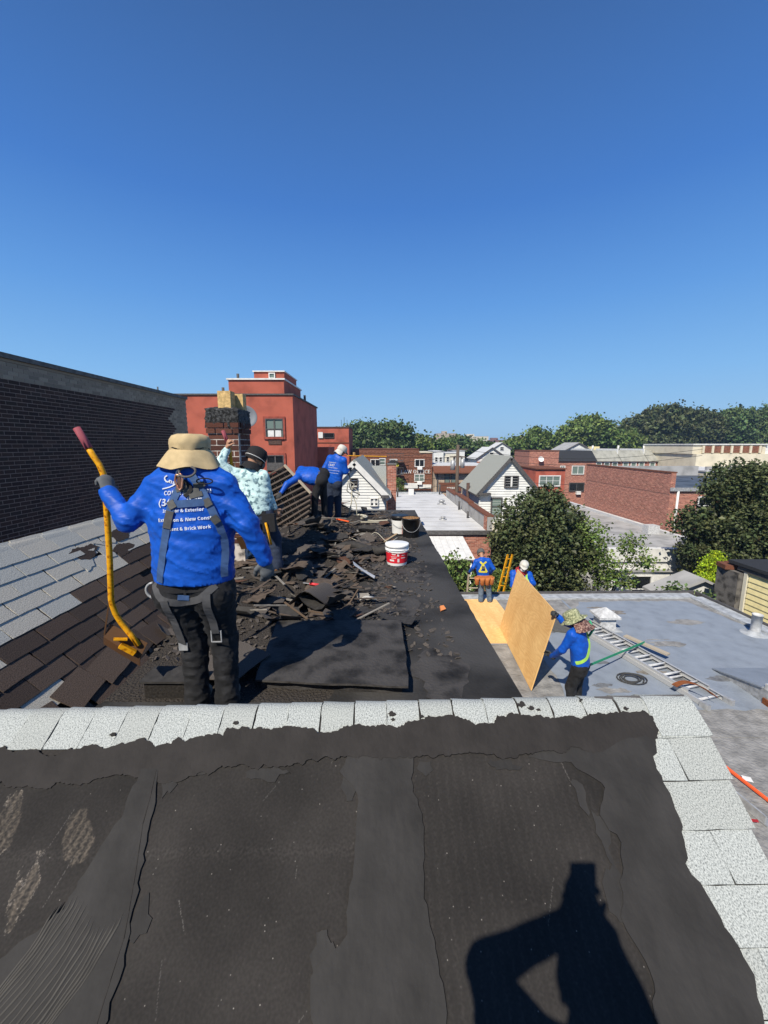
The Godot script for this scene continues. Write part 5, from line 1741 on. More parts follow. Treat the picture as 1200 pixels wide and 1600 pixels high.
	for k in 15:
		var v := k / 14.0
		var p: Vector3 = (left_at.call(0.02) as Vector3).lerp(right_at.call(0.02), v)
		var q: Vector3 = (left_at.call(0.98 + 0.04 * sin(k * 3.0)) as Vector3).lerp(right_at.call(0.98), v)
		part("torn_shingle", bar(p - nrm * 0.03, q - nrm * 0.035, 0.012, 0.02, (a - d0).normalized()), M.void_black if k % 3 else M.scrap_black, pan)
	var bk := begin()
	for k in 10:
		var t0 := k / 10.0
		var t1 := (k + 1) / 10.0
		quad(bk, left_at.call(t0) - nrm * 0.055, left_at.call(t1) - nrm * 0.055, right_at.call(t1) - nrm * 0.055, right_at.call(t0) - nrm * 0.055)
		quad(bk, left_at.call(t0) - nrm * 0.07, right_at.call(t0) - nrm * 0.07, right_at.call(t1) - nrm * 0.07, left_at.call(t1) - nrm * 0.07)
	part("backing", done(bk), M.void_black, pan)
	part("edge_board", bar(a + nrm * 0.03, b0 + nrm * 0.03, 0.045, 0.035), M.timber_pale, pan)


func add_arc(st: SurfaceTool, at: Vector3, r0: float, r1: float, y0: float, y1: float, t0: float, t1: float, n := 10) -> void:
	for k in n:
		var a := lerpf(t0, t1, k / float(n))
		var b := lerpf(t0, t1, (k + 1) / float(n))
		quad(st, at + Vector3(sin(a) * r0, y0, cos(a) * r0), at + Vector3(sin(b) * r0, y0, cos(b) * r0), at + Vector3(sin(b) * r1, y1, cos(b) * r1), at + Vector3(sin(a) * r1, y1, cos(a) * r1))


func coil(c: Vector3, r0: float, turns: float, wobble: float, lift: float, seed_: int) -> Array:
	var r := RandomNumberGenerator.new()
	r.seed = seed_
	var pts := []
	var n := int(turns * 16)
	for i in n:
		var t := TAU * i / 16.0
		var q := r0 * (1.0 + wobble * sin(t * 0.37 + seed_))
		pts.append(c + Vector3(cos(t) * q + 0.03 * sin(t * 0.21), 0.012 + lift * absf(sin(t * 0.5 + seed_)), sin(t) * q * 0.75))
	return pts


func build_roof_objects() -> void:
	# buckets
	var at := Vector3(0.186, 8.304, -5.72)
	var b := thing("bucket", "white bucket with red printed label standing alone on the deck", "bucket", at)
	part("body", lathe([[0.0, 0.0], [0.138, 0.0], [0.142, 0.01], [0.158, 0.20], [0.158, 0.225], [0.166, 0.226], [0.166, 0.24], [0.16, 0.241], [0.161, 0.262], [0.169, 0.263], [0.17, 0.305], [0.164, 0.308], [0.0, 0.300]], at, 36), M.white_plastic, b)
	var st := begin(true)
	add_arc(st, at, 0.1462, 0.1585, 0.045, 0.195, -PI, PI, 40)
	part("label", done(st), M.red_label, b)
	var mk := begin(true)
	for q in [[-0.5, -0.15, 0.17, 0.182], [-0.6, -0.05, 0.14, 0.146], [0.0, 0.16, 0.15, 0.185], [0.02, 0.2, 0.065, 0.115], [-0.75, -0.3, 0.075, 0.10], [0.35, 0.8, 0.12, 0.13], [-0.55, -0.1, 0.118, 0.126], [0.4, 0.75, 0.16, 0.168]]:
		var ra: float = 0.1478 + (q[2] - 0.045) * 0.082
		add_arc(mk, at, ra, ra + (q[3] - q[2]) * 0.082, q[2], q[3], q[0], q[1], 5)
	part("label_print", done(mk), M.white_paint, b)
	part("handle", tube([at + Vector3(0.17, 0.25, 0), at + Vector3(0.16, 0.235, 0.09), at + Vector3(0.09, 0.22, 0.165), at + Vector3(0, 0.215, 0.185), at + Vector3(-0.09, 0.22, 0.165), at + Vector3(-0.16, 0.235, 0.09), at + Vector3(-0.17, 0.25, 0)], [0.004], 6), M.white_plastic, b)
	at = Vector3(0.50, 8.304, -7.50)
	var k := thing("bucket", "black bucket crusted tan on top with a wire handle", "bucket", at)
	part("body", lathe([[0.0, 0.0], [0.148, 0.0], [0.152, 0.01], [0.165, 0.33], [0.172, 0.331], [0.173, 0.36], [0.166, 0.362], [0.165, 0.355], [0.0, 0.354]], at, 32), M.black_plastic, k)
	part("crust", lathe([[0.164, 0.356], [0.12, 0.366], [0.05, 0.36], [0.0, 0.364]], at, 20), M.tan_lid, k)
	var loop := []
	for i in 15:
		var t := PI * i / 14.0
		loop.append(at + Vector3(cos(t) * 0.176, 0.32 - sin(t) * 0.20, 0.02 + sin(t) * 0.165))
	part("handle", tube(loop, [0.004], 6), M.galvanised, k)
	at = Vector3(0.30, 8.304, -7.72)
	var w := thing("bucket", "dark bucket with pale pink and white label beside the black bucket", "bucket", at)
	part("body", lathe([[0.0, 0.0], [0.14, 0.0], [0.145, 0.01], [0.155, 0.30], [0.162, 0.301], [0.163, 0.37], [0.15, 0.372], [0.0, 0.368]], at, 32), M.black_plastic, w)
	st = begin(true)
	add_arc(st, at, 0.1468, 0.156, 0.03, 0.285, -1.35, 0.25, 16)
	part("label", done(st), M.white_paint, w)
	st = begin(true)
	add_arc(st, at, 0.1466, 0.1558, 0.029, 0.285, 0.25, 0.75, 8)
	part("label", done(st), M.pink_label, w)
	loop = []
	for i in 15:
		var t := PI * i / 14.0
		loop.append(at + Vector3(cos(t) * 0.165, 0.30 - sin(t) * 0.13, 0.02 + sin(t) * 0.16))
	part("handle", tube(loop, [0.004], 6), M.galvanised, w)

	# curled mat of felt, tin, sticks, scrapers
	var st2 := begin(true)
	var pr := []
	for i in 9:
		var t := i / 8.0
		pr.append(Vector3(lerpf(-0.2, 0.2, t), 0.05 + 0.15 * sin(PI * t) + 0.03 * t, 0))
	var base := Vector3(-0.80, 8.32, -3.95)
	for i in 8:
		for j in 4:
			var f := func(a2, z2): return base + pr[a2] * Vector3(1, 1 - 0.06 * z2, 1) + Vector3(0.03 * z2, -0.01 * z2, -0.135 * z2 + 0.02 * sin(a2 * 1.3))
			quad(st2, f.call(i, j), f.call(i + 1, j), f.call(i + 1, j + 1), f.call(i, j + 1))
			quad(st2, f.call(i, j) - Vector3(0, 0.007, 0), f.call(i, j + 1) - Vector3(0, 0.007, 0), f.call(i + 1, j + 1) - Vector3(0, 0.007, 0), f.call(i + 1, j) - Vector3(0, 0.007, 0))
	solo_world("felt_mat", done(st2), M.scrap_grey, "arched grey green piece of roofing mat beside the raised patch", "roofing scrap", base)
	var roll := []
	var rr := []
	for i in 9:
		roll.append(Vector3(-0.78 + 0.14 * i, 8.40 + 0.035 * sin(i * 1.1), -6.25 - 0.10 * sin(i * 0.8)))
		rr.append(0.04 + 0.035 * sin(PI * i / 8.0))
	solo_world("felt_roll", tube(roll, rr, 9), M.scrap_black, "black roll of peeled felt lying left of the buckets", "roofing scrap", Vector3(-0.2, 8.35, -6.25))
	var tin := begin()
	var q := [Vector3(-0.38, 8.50, -5.0), Vector3(-0.12, 8.37, -4.86), Vector3(-0.11, 8.365, -4.98), Vector3(-0.27, 8.41, -5.12), Vector3(-0.40, 8.53, -5.08)]
	for i in range(1, 4):
		tri(tin, q[0], q[i], q[i + 1])
		tri(tin, q[0] - Vector3(0, 0.003, 0), q[i + 1] - Vector3(0, 0.003, 0), q[i] - Vector3(0, 0.003, 0))
	solo_world("tin_flap", done(tin), M.sheet_white, "bent pale metal flap sticking out of the debris", "sheet metal", q[1])
	var knife := thing("hand_tool", "red handled hand tool lying on the debris", "tool", Vector3(-0.82, 8.42, -4.5))
	part("handle", tube([Vector3(-0.85, 8.43, -4.5), Vector3(-0.72, 8.42, -4.47)], [0.016], 8), M.red_plastic, knife)
	part("blade", bar(Vector3(-0.93, 8.435, -4.515), Vector3(-0.85, 8.43, -4.5), 0.02, 0.004), M.galvanised, knife)
	var rag := begin(true)
	for i in 5:
		add_tube(rag, [Vector3(-0.28 + 0.02 * i, 8.36, -4.15 - 0.03 * i), Vector3(-0.2 + 0.015 * i, 8.38 - 0.004 * i, -4.22), Vector3(-0.12 + 0.01 * i, 8.35, -4.3 + 0.02 * i)], [0.008, 0.012, 0.006], 6)
	solo_world("rag", done(rag), M.cloth_white, "twisted white rag at the edge of the debris", "rag", Vector3(-0.2, 8.35, -4.2))
	var chip := begin()
	add_plate(chip, PackedVector2Array([Vector2(-0.03, -0.02), Vector2(0.035, -0.015), Vector2(0.03, 0.03), Vector2(-0.01, 0.035)]), Transform3D(Basis.from_euler(Vector3(-0.9, 0.4, 0.1)), Vector3(0.60, 8.32, -4.02)), 0.02)
	solo_world("brick_chip", done(chip), M.orange_bit, "small orange chip of brick lying on the clean deck", "brick chip", Vector3(0.6, 8.3, -4.02))
	solo_world("wood_stick", bar(Vector3(0.02, 8.35, -6.9), Vector3(0.24, 8.36, -7.45), 0.045, 0.03), M.wood_new, "tan wooden stick leaning towards the pink labelled bucket", "stick", Vector3(0.1, 8.33, -7.2))
	var wire := []
	for i in 22:
		var t := i / 21.0
		wire.append(Vector3(-0.62 + 0.85 * t, 8.40 + 0.03 * sin(t * 14.0), -7.0 + 0.28 * sin(t * 9.0)))
	solo_world("thin_cord", tube(wire, [0.006], 5), M.rope_cream, "thin tangled pale cord on debris in front of buckets", "cord", Vector3(-0.2, 8.35, -7))
	# the hose by the standing worker
	var hose := begin(true)
	add_tube(hose, coil(Vector3(-0.66, 8.36, -9.0), 0.24, 3.2, 0.25, 0.06, 2), [0.014], 6)
	add_tube(hose, [Vector3(-0.60, 8.38, -9.0), Vector3(-0.62, 8.7, -9.05), Vector3(-0.72, 8.95, -9.05), Vector3(-0.66, 9.15, -9.0), Vector3(-0.78, 9.22, -8.95), Vector3(-0.82, 9.0, -9.0), Vector3(-0.60, 8.8, -9.1), Vector3(-0.55, 8.95, -9.05), Vector3(-0.70, 9.1, -9.0), Vector3(-0.72, 8.75, -9.0), Vector3(-0.78, 8.45, -8.95)], [0.013], 6)
	add_tube(hose, [Vector3(-0.55, 8.37, -8.9), Vector3(-0.2, 8.36, -8.8), Vector3(0.1, 8.35, -8.95), Vector3(0.0, 8.35, -8.7), Vector3(-0.5, 8.37, -8.6)], [0.013], 6)
	solo_world("air_hose", done(hose), M.rope_cream, "cream hose coiled on the deck edge beside the standing worker", "hose", Vector3(-0.66, 8.33, -9.0))
	var cab := []
	for i in 14:
		var t := i / 13.0
		cab.append(Vector3(-0.86 + 0.28 * t + 0.05 * sin(t * 8.0), lerpf(9.5, 8.9, t) - 0.1 * sin(PI * t), -8.95 - 0.05 * t))
	solo_world("black_cable", tube(cab, [0.011], 6), M.rope_dark, "dark cable hanging from the standing worker's hand", "cable", Vector3(-0.8, 9.2, -8.95))
	solo_world("pry_bar", bar(Vector3(-1.0, 8.46, -8.5), Vector3(-0.72, 8.44, -8.3), 0.03, 0.02), M.orange_paint, "short red orange bar at the feet of the standing worker", "pry bar", Vector3(-0.9, 8.4, -8.4))
	var rest := thing("brick_chimney", "slim brick chimney stub with yellow levels resting past the roof end", "chimney", Vector3(-1.6, 8, -22.2))
	bc("stack", Vector3(-1.75, 7.5, -22.4), Vector3(-1.45, 9.38, -22.0), M.brick_brown, rest)
	part("chimney_pot", lathe([[0.0, 0.0], [0.08, 0.0], [0.065, 0.2], [0.08, 0.22], [0.0, 0.22]], Vector3(-1.6, 9.38, -22.2), 12), M.clay_pot, rest)
	for e in [[-2.0, -0.5, 9.43, -22.25], [-1.7, 0.15, 9.42, -22.1]]:
		solo_world("yellow_pole", bar(Vector3(e[0], e[2], e[3]), Vector3(e[1], e[2] - 0.03, e[3]), 0.05, 0.04), M.yellow_steel, "yellow pole resting level on the distant brick chimney stub, " + ("upper one" if e[2] > 9.425 else "lower and longer one"), "pole", Vector3(e[0], e[2], e[3]), "yellow poles")

	# a scrap of felt and a broken box beside the leader's boots
	var bxo := thing("broken_vent_box", "broken dark roof box with splintered wood beside the near ridge", "roof box", Vector3(-1.5, 8.3, -2.45))
	bc("side", Vector3(-1.62, 8.26, -2.60), Vector3(-1.30, 8.42, -2.54), M.felt, bxo)
	bc("lid", Vector3(-1.64, 8.421, -2.72), Vector3(-1.28, 8.435, -2.52), M.scrap_black, bxo)
	for i in 4:
		part("splinter", bar(Vector3(-1.28 + 0.016 * i, 8.28, -2.55), Vector3(-1.285 + 0.017 * i, 8.42 - 0.02 * (i % 2), -2.56), 0.009, 0.006), M.old_wood, bxo)
	var flap := ragged([Vector2(-1.52, 2.70), Vector2(-1.15, 2.62), Vector2(-1.0, 2.95), Vector2(-1.35, 3.25), Vector2(-1.56, 3.0)], 0.1, 0.012, 91)
	solo_world("felt_sheet", plate(flap, Transform3D(Basis(Vector3.RIGHT, Vector3(0, 0, -1), Vector3.UP).rotated(Vector3(0, 0, 1), 0.12), Vector3(0.12, 8.52, 0)), 0.006), M.scrap_grey, "flat grey felt sheet at the front worker's boots", "roofing scrap", Vector3(-1.3, 8.4, -2.9))

	# the shingle remover held by the man in front
	var t := thing("shingle_remover", "yellow long handled shingle remover with pink grip, held by front worker", "tool", Vector3(-1.72, 8.6, -2.5))
	var z := -2.48
	var hp := []
	for p in [[-1.770, 9.985, 0.0], [-1.745, 9.935, 0.0], [-1.715, 9.885, 0.0], [-1.697, 9.83, 0.0], [-1.694, 9.77, 0.0], [-1.70, 9.60, 0.0], [-1.715, 9.3, 0.0], [-1.735, 9.03, 0.0], [-1.735, 8.99, -0.005], [-1.725, 8.93, -0.01], [-1.70, 8.86, -0.02], [-1.655, 8.78, -0.03], [-1.61, 8.70, -0.03]]:
		hp.append(Vector3(p[0], p[1], z + p[2]))
	part("handle", tube(hp, [0.0175], 12), M.yellow_steel, t)
	part("grip", tube([Vector3(-1.825, 10.098, z), Vector3(-1.79, 10.03, z), Vector3(-1.765, 9.978, z)], [0.0205, 0.021, 0.022], 12), M.pink_grip, t)
	var hd := begin()
	var e0 := Vector3(-1.79, 8.79, z + 0.03)
	var e1 := Vector3(-1.60, 8.615, z - 0.01)
	var dn := Vector3(0.02, -0.03, 0.035)
	quad(hd, e0, e0 + dn, e1 + dn, e1)
	quad(hd, e0 - Vector3(0, 0, 0.006), e1 - Vector3(0, 0, 0.006), e1 + dn - Vector3(0, 0, 0.006), e0 + dn - Vector3(0, 0, 0.006))
	part("blade", done(hd), M.rust_steel, t)
	var hd2 := begin()
	var lift := Vector3(0.03, 0.085, -0.05)
	quad(hd2, e0, e1, e1 + lift, e0 + lift * 0.8)
	quad(hd2, e0 - Vector3(0, 0, 0.005), e0 + lift * 0.8 - Vector3(0, 0, 0.005), e1 + lift - Vector3(0, 0, 0.005), e1 - Vector3(0, 0, 0.005))
	part("heel_plate", done(hd2), M.rust_steel, t)
	part("brace", bar(Vector3(-1.745, 9.03, z), Vector3(-1.79, 8.80, z + 0.02), 0.012, 0.008), M.rust_steel, t)
	part("brace", bar(Vector3(-1.72, 8.78, z + 0.04), Vector3(-1.66, 8.76, z + 0.0), 0.04, 0.006), M.yellow_steel, t)
	part("fulcrum", bar(Vector3(-1.69, 8.735, z + 0.03), Vector3(-1.62, 8.665, z + 0.0), 0.035, 0.03), M.yellow_steel, t)
	# the same kind of tool raised by the worker in teal
	var t2 := thing("shingle_remover", "yellow shingle remover with pink grip, raised before the brick chimney", "tool", Vector3(-1.7, 9.3, -4.7))
	part("handle", tube([Vector3(-1.735, 10.03, -4.60), Vector3(-1.712, 9.96, -4.60), Vector3(-1.705, 9.7, -4.62), Vector3(-1.70, 9.25, -4.72), Vector3(-1.68, 8.9, -4.80)], [0.0175], 10), M.yellow_steel, t2)
	part("grip", tube([Vector3(-1.778, 10.155, -4.60), Vector3(-1.733, 10.025, -4.60)], [0.021], 10), M.pink_grip, t2)
	part("blade", bar(Vector3(-1.68, 8.92, -4.80), Vector3(-1.65, 8.75, -4.88), 0.2, 0.01, Vector3.RIGHT), M.rust_steel, t2)


# a one-mesh thing whose mesh is in world coordinates, with its node at "at"
func solo_world(called: String, m: Mesh, material: Material, label: String, category: String, at: Vector3, group := "") -> Node3D:
	var o := solo(called, shifted(m, -at), material, label, category, at, group)
	return o


func shifted(m: Mesh, by: Vector3) -> ArrayMesh:
	var st := SurfaceTool.new()
	st.begin(Mesh.PRIMITIVE_TRIANGLES)
	st.append_from(m, 0, Transform3D(Basis.IDENTITY, by))
	return st.commit()


# a sheet of plywood: p0 and two edges, uv across the face
func ply_sheet(p0: Vector3, e: Vector3, w: Vector3, thick: float) -> ArrayMesh:
	var n := e.cross(w).normalized() * thick
	var st := begin()
	var c := [p0, p0 + e, p0 + e + w, p0 + w]
	var uv := [Vector2(0, 0), Vector2(0, 1), Vector2(1, 1), Vector2(1, 0)]
	for t in [[0, 1, 2], [0, 2, 3]]:
		for j in [0, 2, 1]:
			st.set_uv(uv[t[j]])
			st.add_vertex(c[t[j]] + n)
		for j in [0, 1, 2]:
			st.set_uv(uv[t[j]] * 0.9)
			st.add_vertex(c[t[j]])
	for k in 4:
		var k2 := (k + 1) % 4
		var q := [c[k], c[k2], c[k2] + n, c[k] + n]
		for j in [0, 2, 1, 0, 3, 2]:
			st.set_uv(Vector2(0.2 + 0.01 * j, 0.3))
			st.add_vertex(q[j])
	return done(st)


func build_lower_objects() -> void:
	var y := 5.904
	var pa := Vector3(2.475, y + 0.01, -6.33)
	solo_world("plywood_sheet", ply_sheet(pa, Vector3(0.13, 0.0, -2.36), Vector3(0.30, 1.41, 0.085), 0.018), M.plywood, "new plywood sheet held on edge by two workers on lower roof", "plywood sheet", pa)
	var pb := Vector3(1.85, y + 0.006, -8.0)
	solo_world("plywood_sheet", ply_sheet(pb, Vector3(1.19, 0.0, 0.02), Vector3(-0.05, 0.0, -2.44), 0.018), M.plywood, "plywood sheet lying flat under the worker with the orange pouches", "plywood sheet", pb)

	# the extension ladder: two sections laid flat
	var lad := thing("extension_ladder", "aluminium extension ladder lying flat on the blue grey roof", "ladder", Vector3(5, y, -7.2))
	var d := Vector3(-0.255, 0, -0.967)
	var s := Vector3(0.967, 0, -0.255)
	var o := Vector3(5.08, y + 0.045, -5.82)
	var sections := [[0.0, 2.75, 0.50, 0.0], [0.35, 3.1, 0.455, 0.05]]
	for k in 2:
		var q: Array = sections[k]
		for e in [-0.5, 0.5]:
			var c: Vector3 = o + s * (0.23 + e * q[2]) + Vector3(0, q[3], 0)
			var st := begin()
			add_bar(st, c + d * q[0], c + d * q[1], 0.008, 0.078)
			add_bar(st, c + d * q[0] + Vector3(0, 0.036, 0) - s * e * 0.03, c + d * q[1] + Vector3(0, 0.036, 0) - s * e * 0.03, 0.03, 0.006)
			add_bar(st, c + d * q[0] - Vector3(0, 0.036, 0) - s * e * 0.03, c + d * q[1] - Vector3(0, 0.036, 0) - s * e * 0.03, 0.03, 0.006)
			part("rail", done(st), M.aluminium, lad)
			if k == 0:
				part("foot", bar(c + d * -0.02, c + d * 0.12, 0.06, 0.09), M.galvanised, lad)
		var n := int((q[1] - q[0]) / 0.305)
		for i in n:
			var c: Vector3 = o + d * (q[0] + 0.2 + i * 0.305) + Vector3(0, q[3], 0)
			part("rung", tube([c + s * (0.23 - q[2] / 2), c + s * (0.23 + q[2] / 2)], [0.022], 8), M.sheet_white, lad)
	var sad := begin()
	var pts := []
	var sides := []
	var nor := []
	for i in 9:
		var t := i / 8.0
		pts.append(Vector3(4.80 + 0.40 * t, y + 0.16 + 0.11 * sin(PI * t * 0.9), -6.22 + 0.33 * t * t))
		sides.append(Vector3(0.35, 0, 0.93))
		nor.append(Vector3(0.2, 0.95, 0.2))
	add_ribbon(sad, pts, sides, nor, 0.09, 0.012)
	solo_world("leather_strap", done(sad), M.leather_brown, "curved brown leather strap resting on the ladder's near end", "strap", pts[4])
	solo_world("wood_board", bar(Vector3(5.05, y + 0.15, -8.05), Vector3(5.45, y + 0.13, -7.30), 0.11, 0.03), M.timber_pale, "short pale board lying against the ladder", "board", Vector3(5.2, y, -7.7))
	solo_world("green_strap", bar(Vector3(3.5, y + 0.32, -6.55), Vector3(5.25, y + 0.17, -7.72), 0.045, 0.008, Vector3.UP), M.strap_green, "green webbing strap stretched across the ladder", "strap", Vector3(4.4, y + 0.2, -7.1))
	solo_world("coiled_cable", tube(coil(Vector3(4.36, y, -6.65), 0.17, 4.2, 0.35, 0.03, 5), [0.011], 6), M.rope_dark, "dark coiled cable on the lower roof left of ladder", "cable", Vector3(4.36, y, -6.65))

	var v := thing("roof_vent", "square white metal roof vent with pyramid cap", "vent", Vector3(5.0, y, -8.75))
	bc("shaft", Vector3(4.83, y, -8.92), Vector3(5.17, y + 0.32, -8.6), M.sheet_white, v)
	bc("flange", Vector3(4.72, y, -9.02), Vector3(5.28, y + 0.012, -8.5), M.membrane_edge, v)
	var cap := begin()
	var h0 := y + 0.33
	var ap := Vector3(5.0, h0 + 0.16, -8.76)
	var cs := [Vector3(4.76, h0, -8.53), Vector3(5.24, h0, -8.53), Vector3(5.24, h0, -8.99), Vector3(4.76, h0, -8.99)]
	for k in 4:
		tri(cap, cs[k], cs[(k + 1) % 4], ap)
		quad(cap, cs[k] - Vector3(0, 0.05, 0), cs[(k + 1) % 4] - Vector3(0, 0.05, 0), cs[(k + 1) % 4], cs[k])
	quad(cap, cs[3] - Vector3(0, 0.05, 0), cs[2] - Vector3(0, 0.05, 0), cs[1] - Vector3(0, 0.05, 0), cs[0] - Vector3(0, 0.05, 0))
	part("cap", done(cap), M.sheet_white, v)
	var p := thing("vent_pipe", "round silver vent pipe near the right edge of roof", "pipe", Vector3(8.15, y, -8.45))
	part("pipe", lathe([[0.10, 0.0], [0.095, 0.03], [0.095, 0.43], [0.10, 0.43], [0.10, 0.45], [0.085, 0.45], [0.085, 0.2]], Vector3(8.15, y, -8.45), 20), M.sheet_white, p)
	part("boot", lathe([[0.26, 0.0], [0.22, 0.012], [0.13, 0.02], [0.097, 0.07], [0.096, 0.075]], Vector3(8.15, y, -8.45), 20), M.membrane_edge, p)
	var sk := thing("roof_hatch", "sloping metal roof hatch at right edge of photo", "hatch", Vector3(6.9, y, -6.4))
	var hp := PackedVector2Array([Vector2(6.98, 0.0), Vector2(6.05, 0.24), Vector2(5.0, 0.24), Vector2(5.0, 0.0)])
	part("curb", plate(hp, Transform3D(Basis(Vector3(0, 0, -1), Vector3.UP, Vector3.RIGHT), Vector3(6.09, y, 0)), 1.5), M.galvanised, sk)
	part("cover", plate(PackedVector2Array([Vector2(7.0, 0.006), Vector2(6.03, 0.245), Vector2(6.03, 0.27), Vector2(7.0, 0.03)]), Transform3D(Basis(Vector3(0, 0, -1), Vector3.UP, Vector3.RIGHT), Vector3(6.06, y, 0)), 1.56), M.membrane, sk)
	bc("glazing_frame", Vector3(6.10, y + 0.241, -6.02), Vector3(7.5, y + 0.33, -5.2), M.sheet_white, sk)
	bc("base_trim", Vector3(6.07, y, -6.0), Vector3(6.088, y + 0.10, -5.0), M.leather_brown, sk)
	var stick := thing("wrecking_bar", "orange steel wrecking bar lying on the grey near roof", "pry bar", Vector3(4.4, y, -4.5))
	part("shaft", bar(Vector3(4.325, y + 0.035, -4.88), Vector3(4.47, y + 0.035, -4.02), 0.034, 0.024), M.orange_paint, stick)
	part("hook", tube([Vector3(4.325, y + 0.035, -4.87), Vector3(4.335, y + 0.04, -4.94), Vector3(4.38, y + 0.04, -4.96), Vector3(4.42, y + 0.035, -4.94)], [0.018, 0.018, 0.015, 0.008], 8), M.orange_paint, stick)
	solo_world("paper_scrap", plate(PackedVector2Array([Vector2(-0.05, -0.04), Vector2(0.05, -0.035), Vector2(0.045, 0.045), Vector2(-0.05, 0.04)]), Transform3D(Basis(Vector3(0.9, 0, 0.4).normalized(), Vector3(0.4, 0.05, -0.9).normalized(), Vector3.UP), Vector3(4.49, y + 0.02, -4.46)), 0.002), M.white_paint, "white paper scrap lying beside the orange wrecking bar", "paper", Vector3(4.49, y, -4.46))
	var fl := thing("metal_curb", "low grey metal curb piece lying on the grey roof", "sheet metal", Vector3(4.1, y, -4.1))
	part("upright", bar(Vector3(4.06, y + 0.06, -4.40), Vector3(4.16, y + 0.05, -3.86), 0.02, 0.11), M.galvanised, fl)
	part("base_flange", bar(Vector3(4.11, y + 0.008, -4.42), Vector3(4.21, y + 0.008, -3.84), 0.12, 0.01), M.galvanised, fl)
	solo_world("red_strap", bar(Vector3(3.93, y + 0.012, -3.92), Vector3(4.08, y + 0.05, -3.86), 0.035, 0.006), M.cloth_red, "short red strap lying by the low metal curb", "strap", Vector3(4.0, y, -3.9))
	var al := thing("ladder", "pale ladder leaning on the far edge of the lower roof", "ladder", Vector3(2.5, 5.0, -10.8))
	for x in [2.30, 2.72]:
		part("rail", bar(Vector3(x, 4.2, -11.2), Vector3(x, 6.55, -10.72), 0.035, 0.07), M.timber_pale, al)
	for k in 7:
		part("rung", tube([Vector3(2.30, 4.6 + 0.3 * k, -11.12 + 0.061 * k), Vector3(2.72, 4.6 + 0.3 * k, -11.12 + 0.061 * k)], [0.016], 8), M.timber_pale, al)
	var yl := thing("fiberglass_ladder", "yellow ladder leaning in the yard behind two workers", "ladder", Vector3(3.7, 0, -12.4))
	for x in [0.0, 0.2]:
		part("rail", bar(Vector3(3.30 + x, 4.4, -12.1), Vector3(3.90 + x * 0.7, 6.6, -12.5), 0.03, 0.07), M.yellow_steel, yl)
	for k in 8:
		var t := k / 8.0 + 0.06
		part("rung", tube([Vector3(3.30 + 0.60 * t, 4.4 + 2.2 * t, -12.1 - 0.4 * t), Vector3(3.50 + 0.54 * t, 4.4 + 2.2 * t, -12.1 - 0.4 * t)], [0.015], 6), M.yellow_steel, yl)
	var drop := ragged([Vector2(3.6, 8.6), Vector2(4.35, 8.4), Vector2(4.5, 8.75), Vector2(4.2, 9.3), Vector2(3.9, 9.6)], 0.12, 0.02, 95)
	solo_world("dark_tarp", plate(drop, Transform3D(Basis(Vector3.RIGHT, Vector3(0, 0, -1), Vector3.UP), Vector3(0, y + 0.012, 0)), 0.02), M.cloth_grey, "crumpled dark sheet lying behind the camouflage hat worker", "tarp", Vector3(4.0, y, -8.9))


